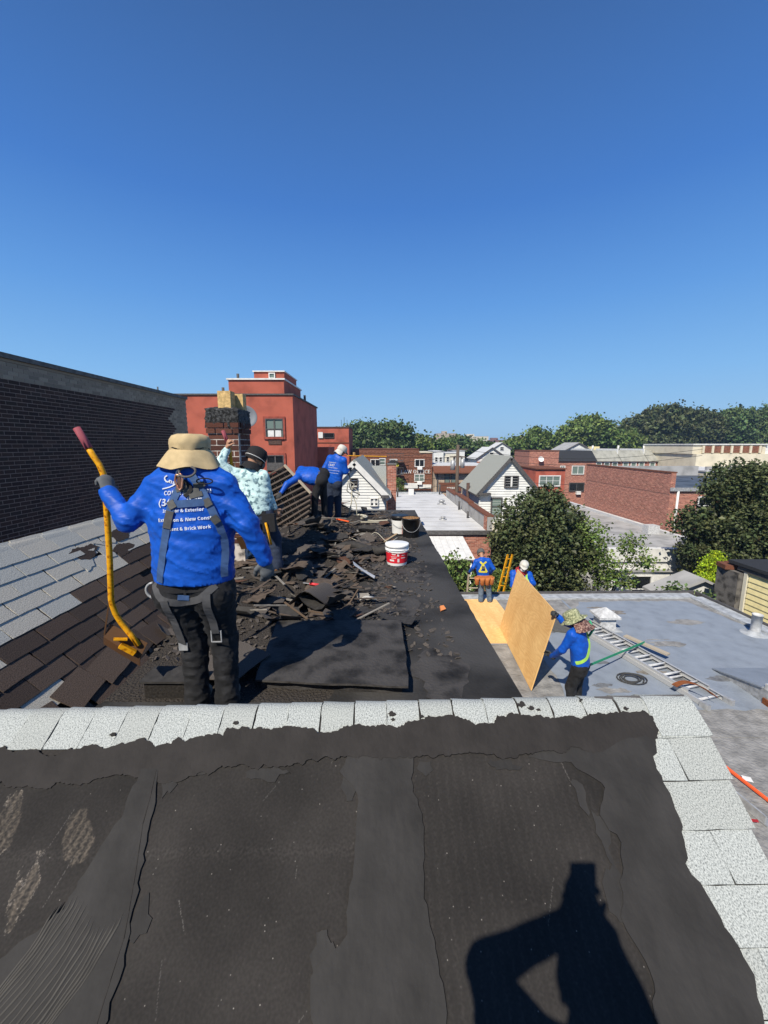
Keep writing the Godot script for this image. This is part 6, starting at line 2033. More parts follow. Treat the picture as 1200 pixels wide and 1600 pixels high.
# a distance field on a grid: capsules joined by a smooth minimum, meshed as surface nets
class Field:
	var o: Vector3
	var n: Vector3i
	var h: float
	var f := PackedFloat32Array()

	func _init(lo: Vector3, hi: Vector3, cell: float) -> void:
		h = cell
		o = lo - Vector3.ONE * cell * 2.0
		var s := (hi - lo) / cell
		n = Vector3i(int(s.x) + 6, int(s.y) + 6, int(s.z) + 6)
		f.resize(n.x * n.y * n.z)
		f.fill(1.0)

	func bone(a: Vector3, b: Vector3, ra: float, rb: float, k := 0.03, flat := Vector3.ZERO, q := 1.0) -> void:
		var grow := maxf(ra, rb) + maxf(k, h * 3.0)
		var lo := (Vector3(minf(a.x, b.x), minf(a.y, b.y), minf(a.z, b.z)) - Vector3.ONE * grow - o) / h
		var hi := (Vector3(maxf(a.x, b.x), maxf(a.y, b.y), maxf(a.z, b.z)) + Vector3.ONE * grow - o) / h
		var ba := b - a
		var flatten := q != 1.0
		if flatten:
			ba += flat * (ba.dot(flat) * (q - 1.0))
		var bb := maxf(ba.length_squared(), 1e-8)
		for z in range(maxi(0, int(lo.z)), mini(n.z - 1, int(hi.z) + 1) + 1):
			for y in range(maxi(0, int(lo.y)), mini(n.y - 1, int(hi.y) + 1) + 1):
				var i := (z * n.y + y) * n.x
				for x in range(maxi(0, int(lo.x)), mini(n.x - 1, int(hi.x) + 1) + 1):
					var pa := o + Vector3(x, y, z) * h - a
					if flatten:
						pa += flat * (pa.dot(flat) * (q - 1.0))
					var t := clampf(pa.dot(ba) / bb, 0.0, 1.0)
					var d := (pa - ba * t).length() - (ra + (rb - ra) * t)
					var e := f[i + x]
					var m := k - absf(e - d)
					if m > 0.0:
						f[i + x] = minf(e, d) - m * m / (4.0 * k)
					elif d < e:
						f[i + x] = d

	func cut(p: Vector3, nn: Vector3) -> void:
		var i := 0
		for z in n.z:
			for y in n.y:
				for x in n.x:
					var d := (o + Vector3(x, y, z) * h - p).dot(nn)
					if d > f[i]:
						f[i] = d
					i += 1

	# shallow folds: noise stretched along "along" moves the surface in and out
	func folds(amount: float, along: Vector3, freq: float, stretch: float, seed_: int, hem := Vector3.ZERO, up := Vector3.ZERO) -> void:
		var nz := FastNoiseLite.new()
		nz.seed = seed_
		nz.frequency = 1.0
		nz.fractal_octaves = 2
		nz.fractal_type = FastNoiseLite.FRACTAL_RIDGED
		var i := 0
		for z in n.z:
			for y in n.y:
				for x in n.x:
					if absf(f[i]) < 0.035:
						var p := o + Vector3(x, y, z) * h
						var fade := 1.0 if up == Vector3.ZERO else clampf(((p - hem).dot(up) - 0.005) / 0.05, 0.0, 1.0)
						p -= along * (p.dot(along) * (1.0 - 1.0 / stretch))
						f[i] -= amount * fade * nz.get_noise_3dv(p * freq)
					i += 1

	func at(p: Vector3) -> float:
		var q := (p - o) / h
		var x := clampi(int(q.x), 0, n.x - 2)
		var y := clampi(int(q.y), 0, n.y - 2)
		var z := clampi(int(q.z), 0, n.z - 2)
		var u := clampf(q.x - x, 0, 1)
		var v := clampf(q.y - y, 0, 1)
		var w := clampf(q.z - z, 0, 1)
		var i := (z * n.y + y) * n.x + x
		var s := n.x
		var t := n.x * n.y
		var a := lerpf(lerpf(f[i], f[i + 1], u), lerpf(f[i + s], f[i + s + 1], u), v)
		var b := lerpf(lerpf(f[i + t], f[i + t + 1], u), lerpf(f[i + t + s], f[i + t + s + 1], u), v)
		return lerpf(a, b, w)

	# the first point on the way from p towards d that lies on the surface
	func hit(p: Vector3, d: Vector3, far := 1.2) -> Vector3:
		var t := 0.0
		for k in 90:
			var e := at(p + d * t)
			if e < 0.0008:
				return p + d * t
			t += clampf(e * 0.7, 0.0015, 0.05)
			if t > far:
				break
		return p + d * minf(t, far)

	func slope(p: Vector3) -> Vector3:
		var e := h * 1.5
		return Vector3(at(p + Vector3(e, 0, 0)) - at(p - Vector3(e, 0, 0)), at(p + Vector3(0, e, 0)) - at(p - Vector3(0, e, 0)), at(p + Vector3(0, 0, e)) - at(p - Vector3(0, 0, e))).normalized()

	func emit(V: PackedVector3Array, N: PackedVector3Array, I: PackedInt32Array) -> void:
		var ids := PackedInt32Array()
		ids.resize(f.size())
		ids.fill(-1)
		var sx := 1
		var sy := n.x
		var sz := n.x * n.y
		var off := [0, sx, sy, sx + sy, sz, sx + sz, sy + sz, sx + sy + sz]
		var pos := []
		for c in 8:
			pos.append(Vector3(c & 1, (c >> 1) & 1, (c >> 2) & 1))
		var edges := [[0, 1], [2, 3], [4, 5], [6, 7], [0, 2], [1, 3], [4, 6], [5, 7], [0, 4], [1, 5], [2, 6], [3, 7]]
		var lim := h * 5.0
		for z in n.z - 1:
			for y in n.y - 1:
				var row := (z * n.y + y) * n.x
				for x in n.x - 1:
					var i := row + x
					if absf(f[i]) > lim:
						continue
					var inside := 0
					for c in 8:
						if f[i + off[c]] < 0.0:
							inside += 1
					if inside == 0 or inside == 8:
						continue
					var sum := Vector3.ZERO
					var cnt := 0
					for e in edges:
						var a: float = f[i + off[e[0]]]
						var b: float = f[i + off[e[1]]]
						if (a < 0.0) != (b < 0.0):
							sum += (pos[e[0]] as Vector3).lerp(pos[e[1]], a / (a - b))
							cnt += 1
					var g := Vector3.ZERO
					for c in 8:
						var fv := f[i + off[c]]
						g += Vector3(fv if c & 1 else -fv, fv if c & 2 else -fv, fv if c & 4 else -fv)
					ids[i] = V.size()
					V.append(o + (Vector3(x, y, z) + sum / cnt) * h)
					N.append(g.normalized() if g.length_squared() > 0.0 else Vector3.UP)
		for z in range(1, n.z - 1):
			for y in range(1, n.y - 1):
				var row := (z * n.y + y) * n.x
				for x in range(1, n.x - 1):
					var i := row + x
					var a := f[i]
					if absf(a) > lim:
						continue
					var q := [[sx, sy, sz, false], [sy, sx, sz, true], [sz, sx, sy, false]]
					for e in q:
						var b: float = f[i + e[0]]
						if (a < 0.0) == (b < 0.0):
							continue
						var v0 := ids[i - e[1] - e[2]]
						var v1 := ids[i - e[2]]
						var v2 := ids[i]
						var v3 := ids[i - e[1]]
						if v0 < 0 or v1 < 0 or v2 < 0 or v3 < 0:
							continue
						# clockwise as seen from outside
						if (a < 0.0) != e[3]:
							I.append_array(PackedInt32Array([v0, v2, v1, v0, v3, v2]))
						else:
							I.append_array(PackedInt32Array([v0, v1, v2, v0, v2, v3]))


func mesh_of(fields: Array) -> ArrayMesh:
	var V := PackedVector3Array()
	var N := PackedVector3Array()
	var I := PackedInt32Array()
	for f in fields:
		f.emit(V, N, I)
	var arr := []
	arr.resize(Mesh.ARRAY_MAX)
	arr[Mesh.ARRAY_VERTEX] = V
	arr[Mesh.ARRAY_NORMAL] = N
	arr[Mesh.ARRAY_INDEX] = I
	var m := ArrayMesh.new()
	m.add_surface_from_arrays(Mesh.PRIMITIVE_TRIANGLES, arr)
	return m


func span(pts: Array, grow: float) -> Array:
	var lo: Vector3 = pts[0]
	var hi: Vector3 = pts[0]
	for p in pts:
		lo = Vector3(minf(lo.x, p.x), minf(lo.y, p.y), minf(lo.z, p.z))
		hi = Vector3(maxf(hi.x, p.x), maxf(hi.y, p.y), maxf(hi.z, p.z))
	return [lo - Vector3.ONE * grow, hi + Vector3.ONE * grow]


# a hand: palm, four unequal fingers and a thumb. dir leads out of the wrist, palm is the way the palm looks,
# thumb the way the thumb lies; curl is the bend at each knuckle
func hand_field(w: Vector3, dir: Vector3, palm: Vector3, thumb: Vector3, curl: float, cell: float, fat := 1.0, scale := 1.0) -> Field:
	var sp := span([w - dir * 0.03, w + dir * 0.2 * scale, w + palm * 0.1, w + thumb * 0.08, w - thumb * 0.05], 0.035)
	var f := Field.new(sp[0], sp[1], cell)
	f.bone(w - dir * 0.03, w + dir * 0.01, 0.029 * fat, 0.029 * fat, 0.015)
	f.bone(w + dir * 0.02, w + dir * 0.085 * scale, 0.031 * fat, 0.038 * fat, 0.02, palm, 1.7)
	var lens := [0.078, 0.088, 0.083, 0.066]
	for k in 4:
		var side := thumb * (0.031 - 0.0205 * k)
		var p := w + dir * (0.09 - 0.004 * absf(k - 1.2)) * scale + side
		var d := (dir + thumb * (0.05 - 0.04 * k)).normalized()
		var ax := d.cross(palm).normalized()
		for j in 3:
			d = d.rotated(ax, curl * [0.7, 1.0, 0.8][j])
			var e: Vector3 = p + d * lens[k] * [0.42, 0.32, 0.26][j] * scale
			f.bone(p, e, (0.0102 - 0.0008 * j) * fat, (0.0096 - 0.0008 * j) * fat, 0.007)
			p = e
	var t0 := w + dir * 0.03 + thumb * 0.026
	var t1 := t0 + (dir * 0.55 + thumb * 0.65 + palm * 0.35).normalized() * 0.042 * scale
	var t2 := t1 + (dir * 0.75 + thumb * 0.1 + palm * (0.3 + curl * 0.6)).normalized() * 0.034 * scale
	var t3 := t2 + (dir * 0.8 - thumb * 0.25 * curl + palm * (0.3 + curl * 0.7)).normalized() * 0.027 * scale
	f.bone(t0, t1, 0.0155 * fat, 0.0125 * fat, 0.012)
	f.bone(t1, t2, 0.0122 * fat, 0.011 * fat, 0.006)
	f.bone(t2, t3, 0.011 * fat, 0.009 * fat, 0.006)
	return f


# J: neck, hip, head (centre), fwd, look, elL, wrL, elR, wrR, knL, anL, knR, anR, toes (direction);
# O: shirt, trousers, glove, boots, skin, wide, belly, cell, handL/handR [dir, palm, thumb, curl]
func person(label: String, base: Vector3, J: Dictionary, O: Dictionary, group: String) -> Dictionary:
	var cell: float = O.get("cell", 0.018)
	var wide: float = O.get("wide", 1.0)
	var fat: float = O.get("belly", 1.0)
	var S: float = O.get("size", 1.0)
	var neck: Vector3 = J.neck
	var hip: Vector3 = J.hip
	var fwd: Vector3 = (J.fwd as Vector3).normalized()
	var axis := (neck - hip).normalized()
	var left: Vector3 = axis.cross(fwd).normalized()
	if J.has("left"):
		left = (J.left as Vector3).normalized()
	var front := left.cross(axis).normalized()
	var shL: Vector3 = neck - axis * 0.06 * S + left * 0.175 * wide * S
	var shR: Vector3 = neck - axis * 0.06 * S - left * 0.175 * wide * S
	if J.has("shL"): shL = J.shL
	if J.has("shR"): shR = J.shR
	var hpL: Vector3 = hip + left * 0.088 * wide * S
	var hpR: Vector3 = hip - left * 0.088 * wide * S
	var head: Vector3 = J.head
	var look: Vector3 = (J.get("look", J.fwd) as Vector3).normalized()
	var hup: Vector3 = (J.get("hup", head - neck) as Vector3).normalized()
	var hs: float = 0.92 * S
	look = (look - hup * look.dot(hup)).normalized()
	var hleft := hup.cross(look).normalized()
	var o := thing("person", label, "person", base, group)
	var toes: Vector3 = (J.get("toes", J.fwd) as Vector3)
	toes.y = 0.0
	toes = toes.normalized()

	# the body, under the clothes
	var all := [neck, hip, head, J.elL, J.wrL, J.elR, J.wrR, J.knL, J.anL, J.knR, J.anR, shL, shR]
	var sp := span(all, 0.2)
	var bf := Field.new(sp[0], sp[1], maxf(cell, 0.018))
	bf.bone(neck - axis * 0.12 * S, hip + axis * 0.15 * S, 0.13 * wide * S, 0.115 * wide * S, 0.05, front, 1.6)
	bf.bone(shL, shR, 0.05 * S, 0.05 * S, 0.06)
	bf.bone(hpL, hpR, 0.09 * S, 0.09 * S, 0.05, front, 1.2)
	bf.bone(neck - axis * 0.03, head - hup * 0.03, 0.056 * S, 0.052 * S, 0.04)
	for a in [[shL, J.elL, 0.043, 0.035], [J.elL, J.wrL, 0.035, 0.025], [shR, J.elR, 0.043, 0.035], [J.elR, J.wrR, 0.035, 0.025], [hpL, J.knL, 0.078, 0.05], [J.knL, J.anL, 0.05, 0.035], [hpR, J.knR, 0.078, 0.05], [J.knR, J.anR, 0.05, 0.035]]:
		bf.bone(a[0], a[1], a[2] * S, a[3] * S, 0.03)
	var fine := minf(cell, 0.009)
	var hsp := span([head], 0.15)
	var hf := Field.new(hsp[0], hsp[1], fine)
	hf.bone(head + hup * 0.022 - look * 0.022, head + hup * 0.028 + look * 0.022, 0.086 * hs, 0.083 * hs, 0.03, hleft, 1.12)
	hf.bone(head - hup * 0.01 + look * 0.035, head - hup * 0.085 + look * 0.05, 0.066 * hs, 0.038 * hs, 0.04, hleft, 1.1)
	hf.bone(head - hup * 0.05 - look * 0.02, head - hup * 0.13 - look * 0.02, 0.055 * hs, 0.054 * hs, 0.03)
	hf.bone(head + look * 0.09 * hs + hup * 0.005, head + look * 0.108 * hs - hup * 0.035 * hs, 0.009, 0.014, 0.012)
	for e in [-1.0, 1.0]:
		hf.bone(head + hleft * 0.083 * e * hs - look * 0.005 + hup * 0.012, head + hleft * 0.083 * e * hs - look * 0.003 - hup * 0.025, 0.015, 0.011, 0.008)
		hf.bone(head + hleft * 0.02 * e + look * 0.086 * hs + hup * 0.022, head + hleft * 0.05 * e + look * 0.074 * hs + hup * 0.02, 0.011, 0.010, 0.012)
	hf.bone(head + look * 0.088 * hs - hup * 0.062 * hs - hleft * 0.02, head + look * 0.088 * hs - hup * 0.062 * hs + hleft * 0.02, 0.008, 0.008, 0.008)
	var fields := [bf, hf]
	var hands := []
	for k in 2:
		var key := "handL" if k == 0 else "handR"
		var w: Vector3 = J.wrL if k == 0 else J.wrR
		var el: Vector3 = J.elL if k == 0 else J.elR
		var d := (w - el).normalized()
		var spec: Array = O.get(key, [d, (front - d * front.dot(d)).normalized(), (left if k == 0 else -left), 0.4])
		var dd: Vector3 = (spec[0] as Vector3).normalized()
		var pl: Vector3 = spec[1]
		pl = (pl - dd * pl.dot(dd)).normalized()
		var th: Vector3 = spec[2]
		th = th - dd * th.dot(dd)
		th = (th - pl * th.dot(pl)).normalized()
		hands.append(hand_field(w, dd, pl, th, spec[3], O.get("hand_cell", 0.008), 1.2 if O.has("glove") else 1.0, S))
	if not O.has("glove"):
		fields.append_array(hands)
	part("body", mesh_of(fields), O.get("skin", M.skin), o)
	for e in [-1.0, 1.0]:
		part("eye", lathe([[0.0, -0.011], [0.008, -0.008], [0.011, 0.0], [0.008, 0.008], [0.0, 0.011]], head + hleft * 0.034 * e * hs + look * 0.079 * hs + hup * 0.008, 10), M.eye_white, o)
	if O.has("glove"):
		part("glove", mesh_of([hands[0]]), O.glove, o)
		part("glove", mesh_of([hands[1]]), O.glove, o)

	# shirt
	var ss := span([neck, hip, J.elL, J.wrL, J.elR, J.wrR, shL, shR], 0.24)
	var sf := Field.new(ss[0], ss[1], cell)
	sf.bone(neck - axis * 0.14 * S + left * 0.05 * wide, neck - axis * 0.3 * S + left * 0.045 * wide, 0.132 * wide * S, 0.135 * wide * fat * S, 0.06, front, 1.38)
	sf.bone(neck - axis * 0.14 * S - left * 0.05 * wide, neck - axis * 0.3 * S - left * 0.045 * wide, 0.132 * wide * S, 0.135 * wide * fat * S, 0.06, front, 1.38)
	sf.bone(neck - axis * 0.3 * S, hip + axis * 0.05 * S, 0.175 * wide * fat * S, 0.178 * wide * fat * S, 0.06, front, 1.42)
	sf.bone(neck - axis * 0.05 * S, neck + hup * 0.01, 0.075 * S, 0.062 * S, 0.06)
	if O.has("lean_belly"):
		sf.bone(neck - axis * 0.35 * S + front * 0.05, hip + axis * 0.1 + front * 0.05, 0.13 * fat, 0.14 * fat, 0.06)
	sf.cut(hip + axis * O.get("hem", -0.03), -axis)
	sf.bone(shL + axis * 0.01, neck - axis * 0.02, 0.066 * S, 0.07 * S * O.get("trap", 1.0), 0.05)
	sf.bone(shR + axis * 0.01, neck - axis * 0.02, 0.066 * S, 0.07 * S * O.get("trap", 1.0), 0.05)
	var aw: float = O.get("sleeve", 1.0)
	sf.bone(shL, J.elL, 0.071 * aw * S, 0.056 * aw * S, 0.045)
	sf.bone(J.elL, J.wrL, 0.056 * aw * S, 0.039 * aw * S, 0.02)
	sf.bone(shR, J.elR, 0.071 * aw * S, 0.056 * aw * S, 0.045)
	sf.bone(J.elR, J.wrR, 0.056 * aw * S, 0.039 * aw * S, 0.02)
	sf.folds(O.get("fold", 0.006), (left * 0.85 + axis * 0.3).normalized(), 8.0, 6.5, 5, hip + axis * O.get("hem", -0.03), axis)
	if cell < 0.014:
		sf.folds(0.0026, (left * 0.8 - axis * 0.6).normalized(), 15.0, 8.0, 6, hip + axis * O.get("hem", -0.03), axis)
	part("shirt", mesh_of([sf]), O.shirt, o)

	# trousers
	var ts := span([hip + axis * 0.1, J.knL, J.anL, J.knR, J.anR], 0.2)
	var tf := Field.new(ts[0], ts[1], cell)
	var seat := -front
	tf.bone(hip + axis * 0.08 + left * 0.04, hpL + seat * 0.015 - axis * 0.03, 0.104 * wide * fat * S * O.get("seat", 1.0), 0.110 * wide * S * O.get("seat", 1.0), 0.05, front, 1.12)
	tf.bone(hip + axis * 0.08 - left * 0.04, hpR + seat * 0.015 - axis * 0.03, 0.104 * wide * fat * S * O.get("seat", 1.0), 0.110 * wide * S * O.get("seat", 1.0), 0.05, front, 1.12)
	tf.cut(hip + axis * 0.07, axis)
	for a in [[hpL, J.knL, J.anL], [hpR, J.knR, J.anR]]:
		tf.bone(a[0], a[1], 0.101 * wide * S, 0.077 * S, 0.035)
		tf.bone(a[1], a[2], 0.079 * S, 0.068 * S, 0.03)
		tf.bone(a[2], (a[2] as Vector3) - Vector3(0, 0.03, 0), 0.07 * S, 0.074 * S, 0.02)
	tf.folds(O.get("fold", 0.006) * 0.6, (left * 0.9 + front * 0.3).normalized(), 11.0, 2.5, 9)
	part("trousers", mesh_of([tf]), O.trousers, o)

	# boots
	var bs := span([J.anL, J.anR, (J.anL as Vector3) + toes * 0.2, (J.anR as Vector3) + toes * 0.2], 0.14)
	for a in [J.anL, J.anR]:
		var q: Vector3 = a
		var s2 := span([q, q + toes * 0.18, q - Vector3(0, 0.09, 0)], 0.09)
		var ff := Field.new(s2[0], s2[1], maxf(cell, 0.012))
		ff.bone(q + Vector3(0, 0.05, 0), q - Vector3(0, 0.03, 0), 0.056 * S, 0.052 * S, 0.02)
		ff.bone(q - Vector3(0, 0.05, 0) - toes * 0.03, q - Vector3(0, 0.05, 0) + toes * 0.14 * S, 0.042 * S, 0.043 * S, 0.02)
		ff.cut(q - Vector3(0, 0.085, 0), Vector3.DOWN)
		part("boot", mesh_of([ff]), O.boots, o)
	return {"node": o, "shirt": sf, "trousers": tf, "axis": axis, "left": left, "front": front, "hup": hup, "look": look, "hleft": hleft, "head": head, "neck": neck, "hip": hip, "S": hs}


# cloth webbing that lies on a field: points are (across, up) on a plane seen along "d"
func webbing(st: SurfaceTool, f: Field, o: Vector3, r: Vector3, u: Vector3, d: Vector3, line: Array, wide: float, lift: float) -> void:
	var pts := []
	var sides := []
	var nor := []
	for i in line.size() - 1:
		var a: Vector2 = line[i]
		var b: Vector2 = line[i + 1]
		var n := maxi(2, int(a.distance_to(b) / 0.02))
		for k in n + (1 if i == line.size() - 2 else 0):
			var q := a.lerp(b, float(k) / n)
			var dir := (b - a).normalized()
			var start := o + r * q.x + u * q.y - d * 0.5
			var p := f.hit(start, d, 1.0)
			pts.append(p - d * lift)
			sides.append((r * -dir.y + u * dir.x).normalized())
			nor.append(-d)
	# even out the folds below the strap
	for pass_ in 2:
		for i in range(1, pts.size() - 1):
			pts[i] = (pts[i - 1] + pts[i] * 2.0 + pts[i + 1]) / 4.0
	for i in sides.size():
		var n: Vector3 = (f.slope(pts[i]) * 0.7 - d * 0.5).normalized()
		var along: Vector3 = ((pts[mini(i + 1, pts.size() - 1)] as Vector3) - (pts[maxi(i - 1, 0)] as Vector3)).normalized()
		sides[i] = along.cross(n).normalized()
		nor[i] = n
	for i in sides.size():
		if (sides[i] as Vector3).dot(sides[0]) < -0.2:
			sides[i] = -sides[i]
	add_ribbon(st, pts, sides, nor, wide, 0.004)


# printed letters laid on a shirt
func print_text(text: String, wide: float, f: Field, at: Vector3, r: Vector3, u: Vector3, d: Vector3, m: Material, parent: Node3D, weight := 700) -> void:
	var t := TextMesh.new()
	var fo := SystemFont.new()
	fo.font_names = PackedStringArray(["Droid Sans"])
	fo.font_weight = weight
	t.font = fo
	t.text = text
	t.font_size = 32
	t.pixel_size = 0.01
	t.depth = 0.0
	t.horizontal_alignment = HORIZONTAL_ALIGNMENT_LEFT
	t.vertical_alignment = VERTICAL_ALIGNMENT_CENTER
	t.curve_step = 4.0
	var a := t.surface_get_arrays(0)
	var v: PackedVector3Array = a[Mesh.ARRAY_VERTEX]
	var ids: PackedInt32Array = a[Mesh.ARRAY_INDEX]
	var out := PackedVector3Array()
	var nn := PackedVector3Array()
	var lo := INF
	var hi := -INF
	for p in v:
		lo = minf(lo, p.x)
		hi = maxf(hi, p.x)
	var k := wide / (hi - lo)
	for p in v:
		out.append(f.hit(at + r * (p.x - lo) * k + u * p.y * k - d * 0.5, d, 1.0) - d * 0.0065)
		nn.append(-d)
	var arr := []
	arr.resize(Mesh.ARRAY_MAX)
	arr[Mesh.ARRAY_VERTEX] = out
	arr[Mesh.ARRAY_NORMAL] = nn
	arr[Mesh.ARRAY_INDEX] = ids
	var am := ArrayMesh.new()
	am.add_surface_from_arrays(Mesh.PRIMITIVE_TRIANGLES, arr)
	part("print", am, m, parent)


func frame_of(P: Dictionary, tilt := 0.0) -> Basis:
	var b := Basis(-P.hleft, P.hup, -P.look)
	return b * Basis.IDENTITY.rotated(Vector3.RIGHT, tilt)


# a cap, bucket hat or beanie about the head: profile rings with folds, and a brim of varying reach
func crown(P: Dictionary, prof: Array, material: Material, called := "hat", tilt := 0.0, lump := 0.0, squash := 1.15) -> void:
	var b := frame_of(P, tilt)
	var st := begin(true)
	var rings := []
	for e in prof:
		var ring := []
		for k in 28:
			var t := TAU * k / 28
			var w: float = 1.0 + lump * sin(t * 5.0 + e[1] * 60.0) + lump * 0.6 * sin(t * 9.0 - e[1] * 40.0)
			ring.append(P.head + b * Vector3(cos(t) * e[0] * w, e[1], -sin(t) * e[0] * w * squash))
		rings.append(ring)
	for i in rings.size() - 1:
		for k in 28:
			quad(st, rings[i][k], rings[i][(k + 1) % 28], rings[i + 1][(k + 1) % 28], rings[i + 1][k])
	part(called, done(st), material, P.node)


# cloth that hangs from the hat: an arc of angles (0 behind, positive to the right) from a ring down to a wider, wavy hem
func drape(P: Dictionary, t0: float, t1: float, r0: float, y0: float, r1: float, y1: float, wave: float, material: Material, called: String, tilt := 0.0, sag := 0.0) -> void:
	var b := frame_of(P, tilt)
	var st := begin(true)
	var f := func(i, j):
		var t := lerpf(t0, t1, i / 32.0)
		var v: float = j / 8.0
		var edge: float = 1.0 - sag * pow(absf(lerpf(-1, 1, i / 32.0)), 3.0)
		var r: float = lerpf(r0, r1, pow(v, 0.8)) * (1.0 + wave * v * sin(t * 6.0 + 1.0))
		return P.head + b * Vector3(sin(t) * r, lerpf(y0, y1 * edge, v) + 0.008 * v * sin(t * 5.0), cos(t) * r * 1.08)
	for i in 32:
		for j in 8:
			var a: Vector3 = f.call(i, j)
			var c: Vector3 = f.call(i + 1, j)
			var d: Vector3 = f.call(i + 1, j + 1)
			var e: Vector3 = f.call(i, j + 1)
			quad(st, e, d, c, a)
	part(called, done(st), material, P.node)


func peak(P: Dictionary, material: Material, reach := 0.1, tilt := 0.0) -> void:
	var b := frame_of(P, tilt)
	var st := begin()
	var pts := []
	for k in 13:
		var t := lerpf(-1.2, 1.2, k / 12.0)
		pts.append([P.head + b * Vector3(sin(t) * 0.09, 0.055, -cos(t) * 0.098), P.head + b * Vector3(sin(t) * 0.088, 0.04 - 0.012 * cos(t), -cos(t) * 0.1 - reach * cos(t * 0.9))])
	for k in 12:
		var u: Vector3 = b * Vector3(0, 0.004, 0)
		quad(st, pts[k + 1][0], pts[k][0], pts[k][1], pts[k + 1][1])
		quad(st, pts[k][0] + u, pts[k + 1][0] + u, pts[k + 1][1] + u, pts[k][1] + u)
		quad(st, pts[k][1], pts[k][1] + u, pts[k + 1][1] + u, pts[k + 1][1])
	part("cap_peak", done(st), material, P.node)


const CREW := "roofers at work"
const CAP_PROF := [[0.094, -0.005], [0.098, 0.03], [0.098, 0.06], [0.092, 0.09], [0.075, 0.115], [0.045, 0.13], [0.0, 0.134]]
const BEANIE := [[0.092, -0.02], [0.1, 0.0], [0.102, 0.04], [0.097, 0.085], [0.08, 0.118], [0.045, 0.136], [0.0, 0.14]]


func build_people() -> void:
	front_worker()
	teal_worker()
	bending_worker()
	standing_worker()
	pouch_worker()
	masked_worker()
	camo_worker()
	yellow_vest_figure()
	photographer()


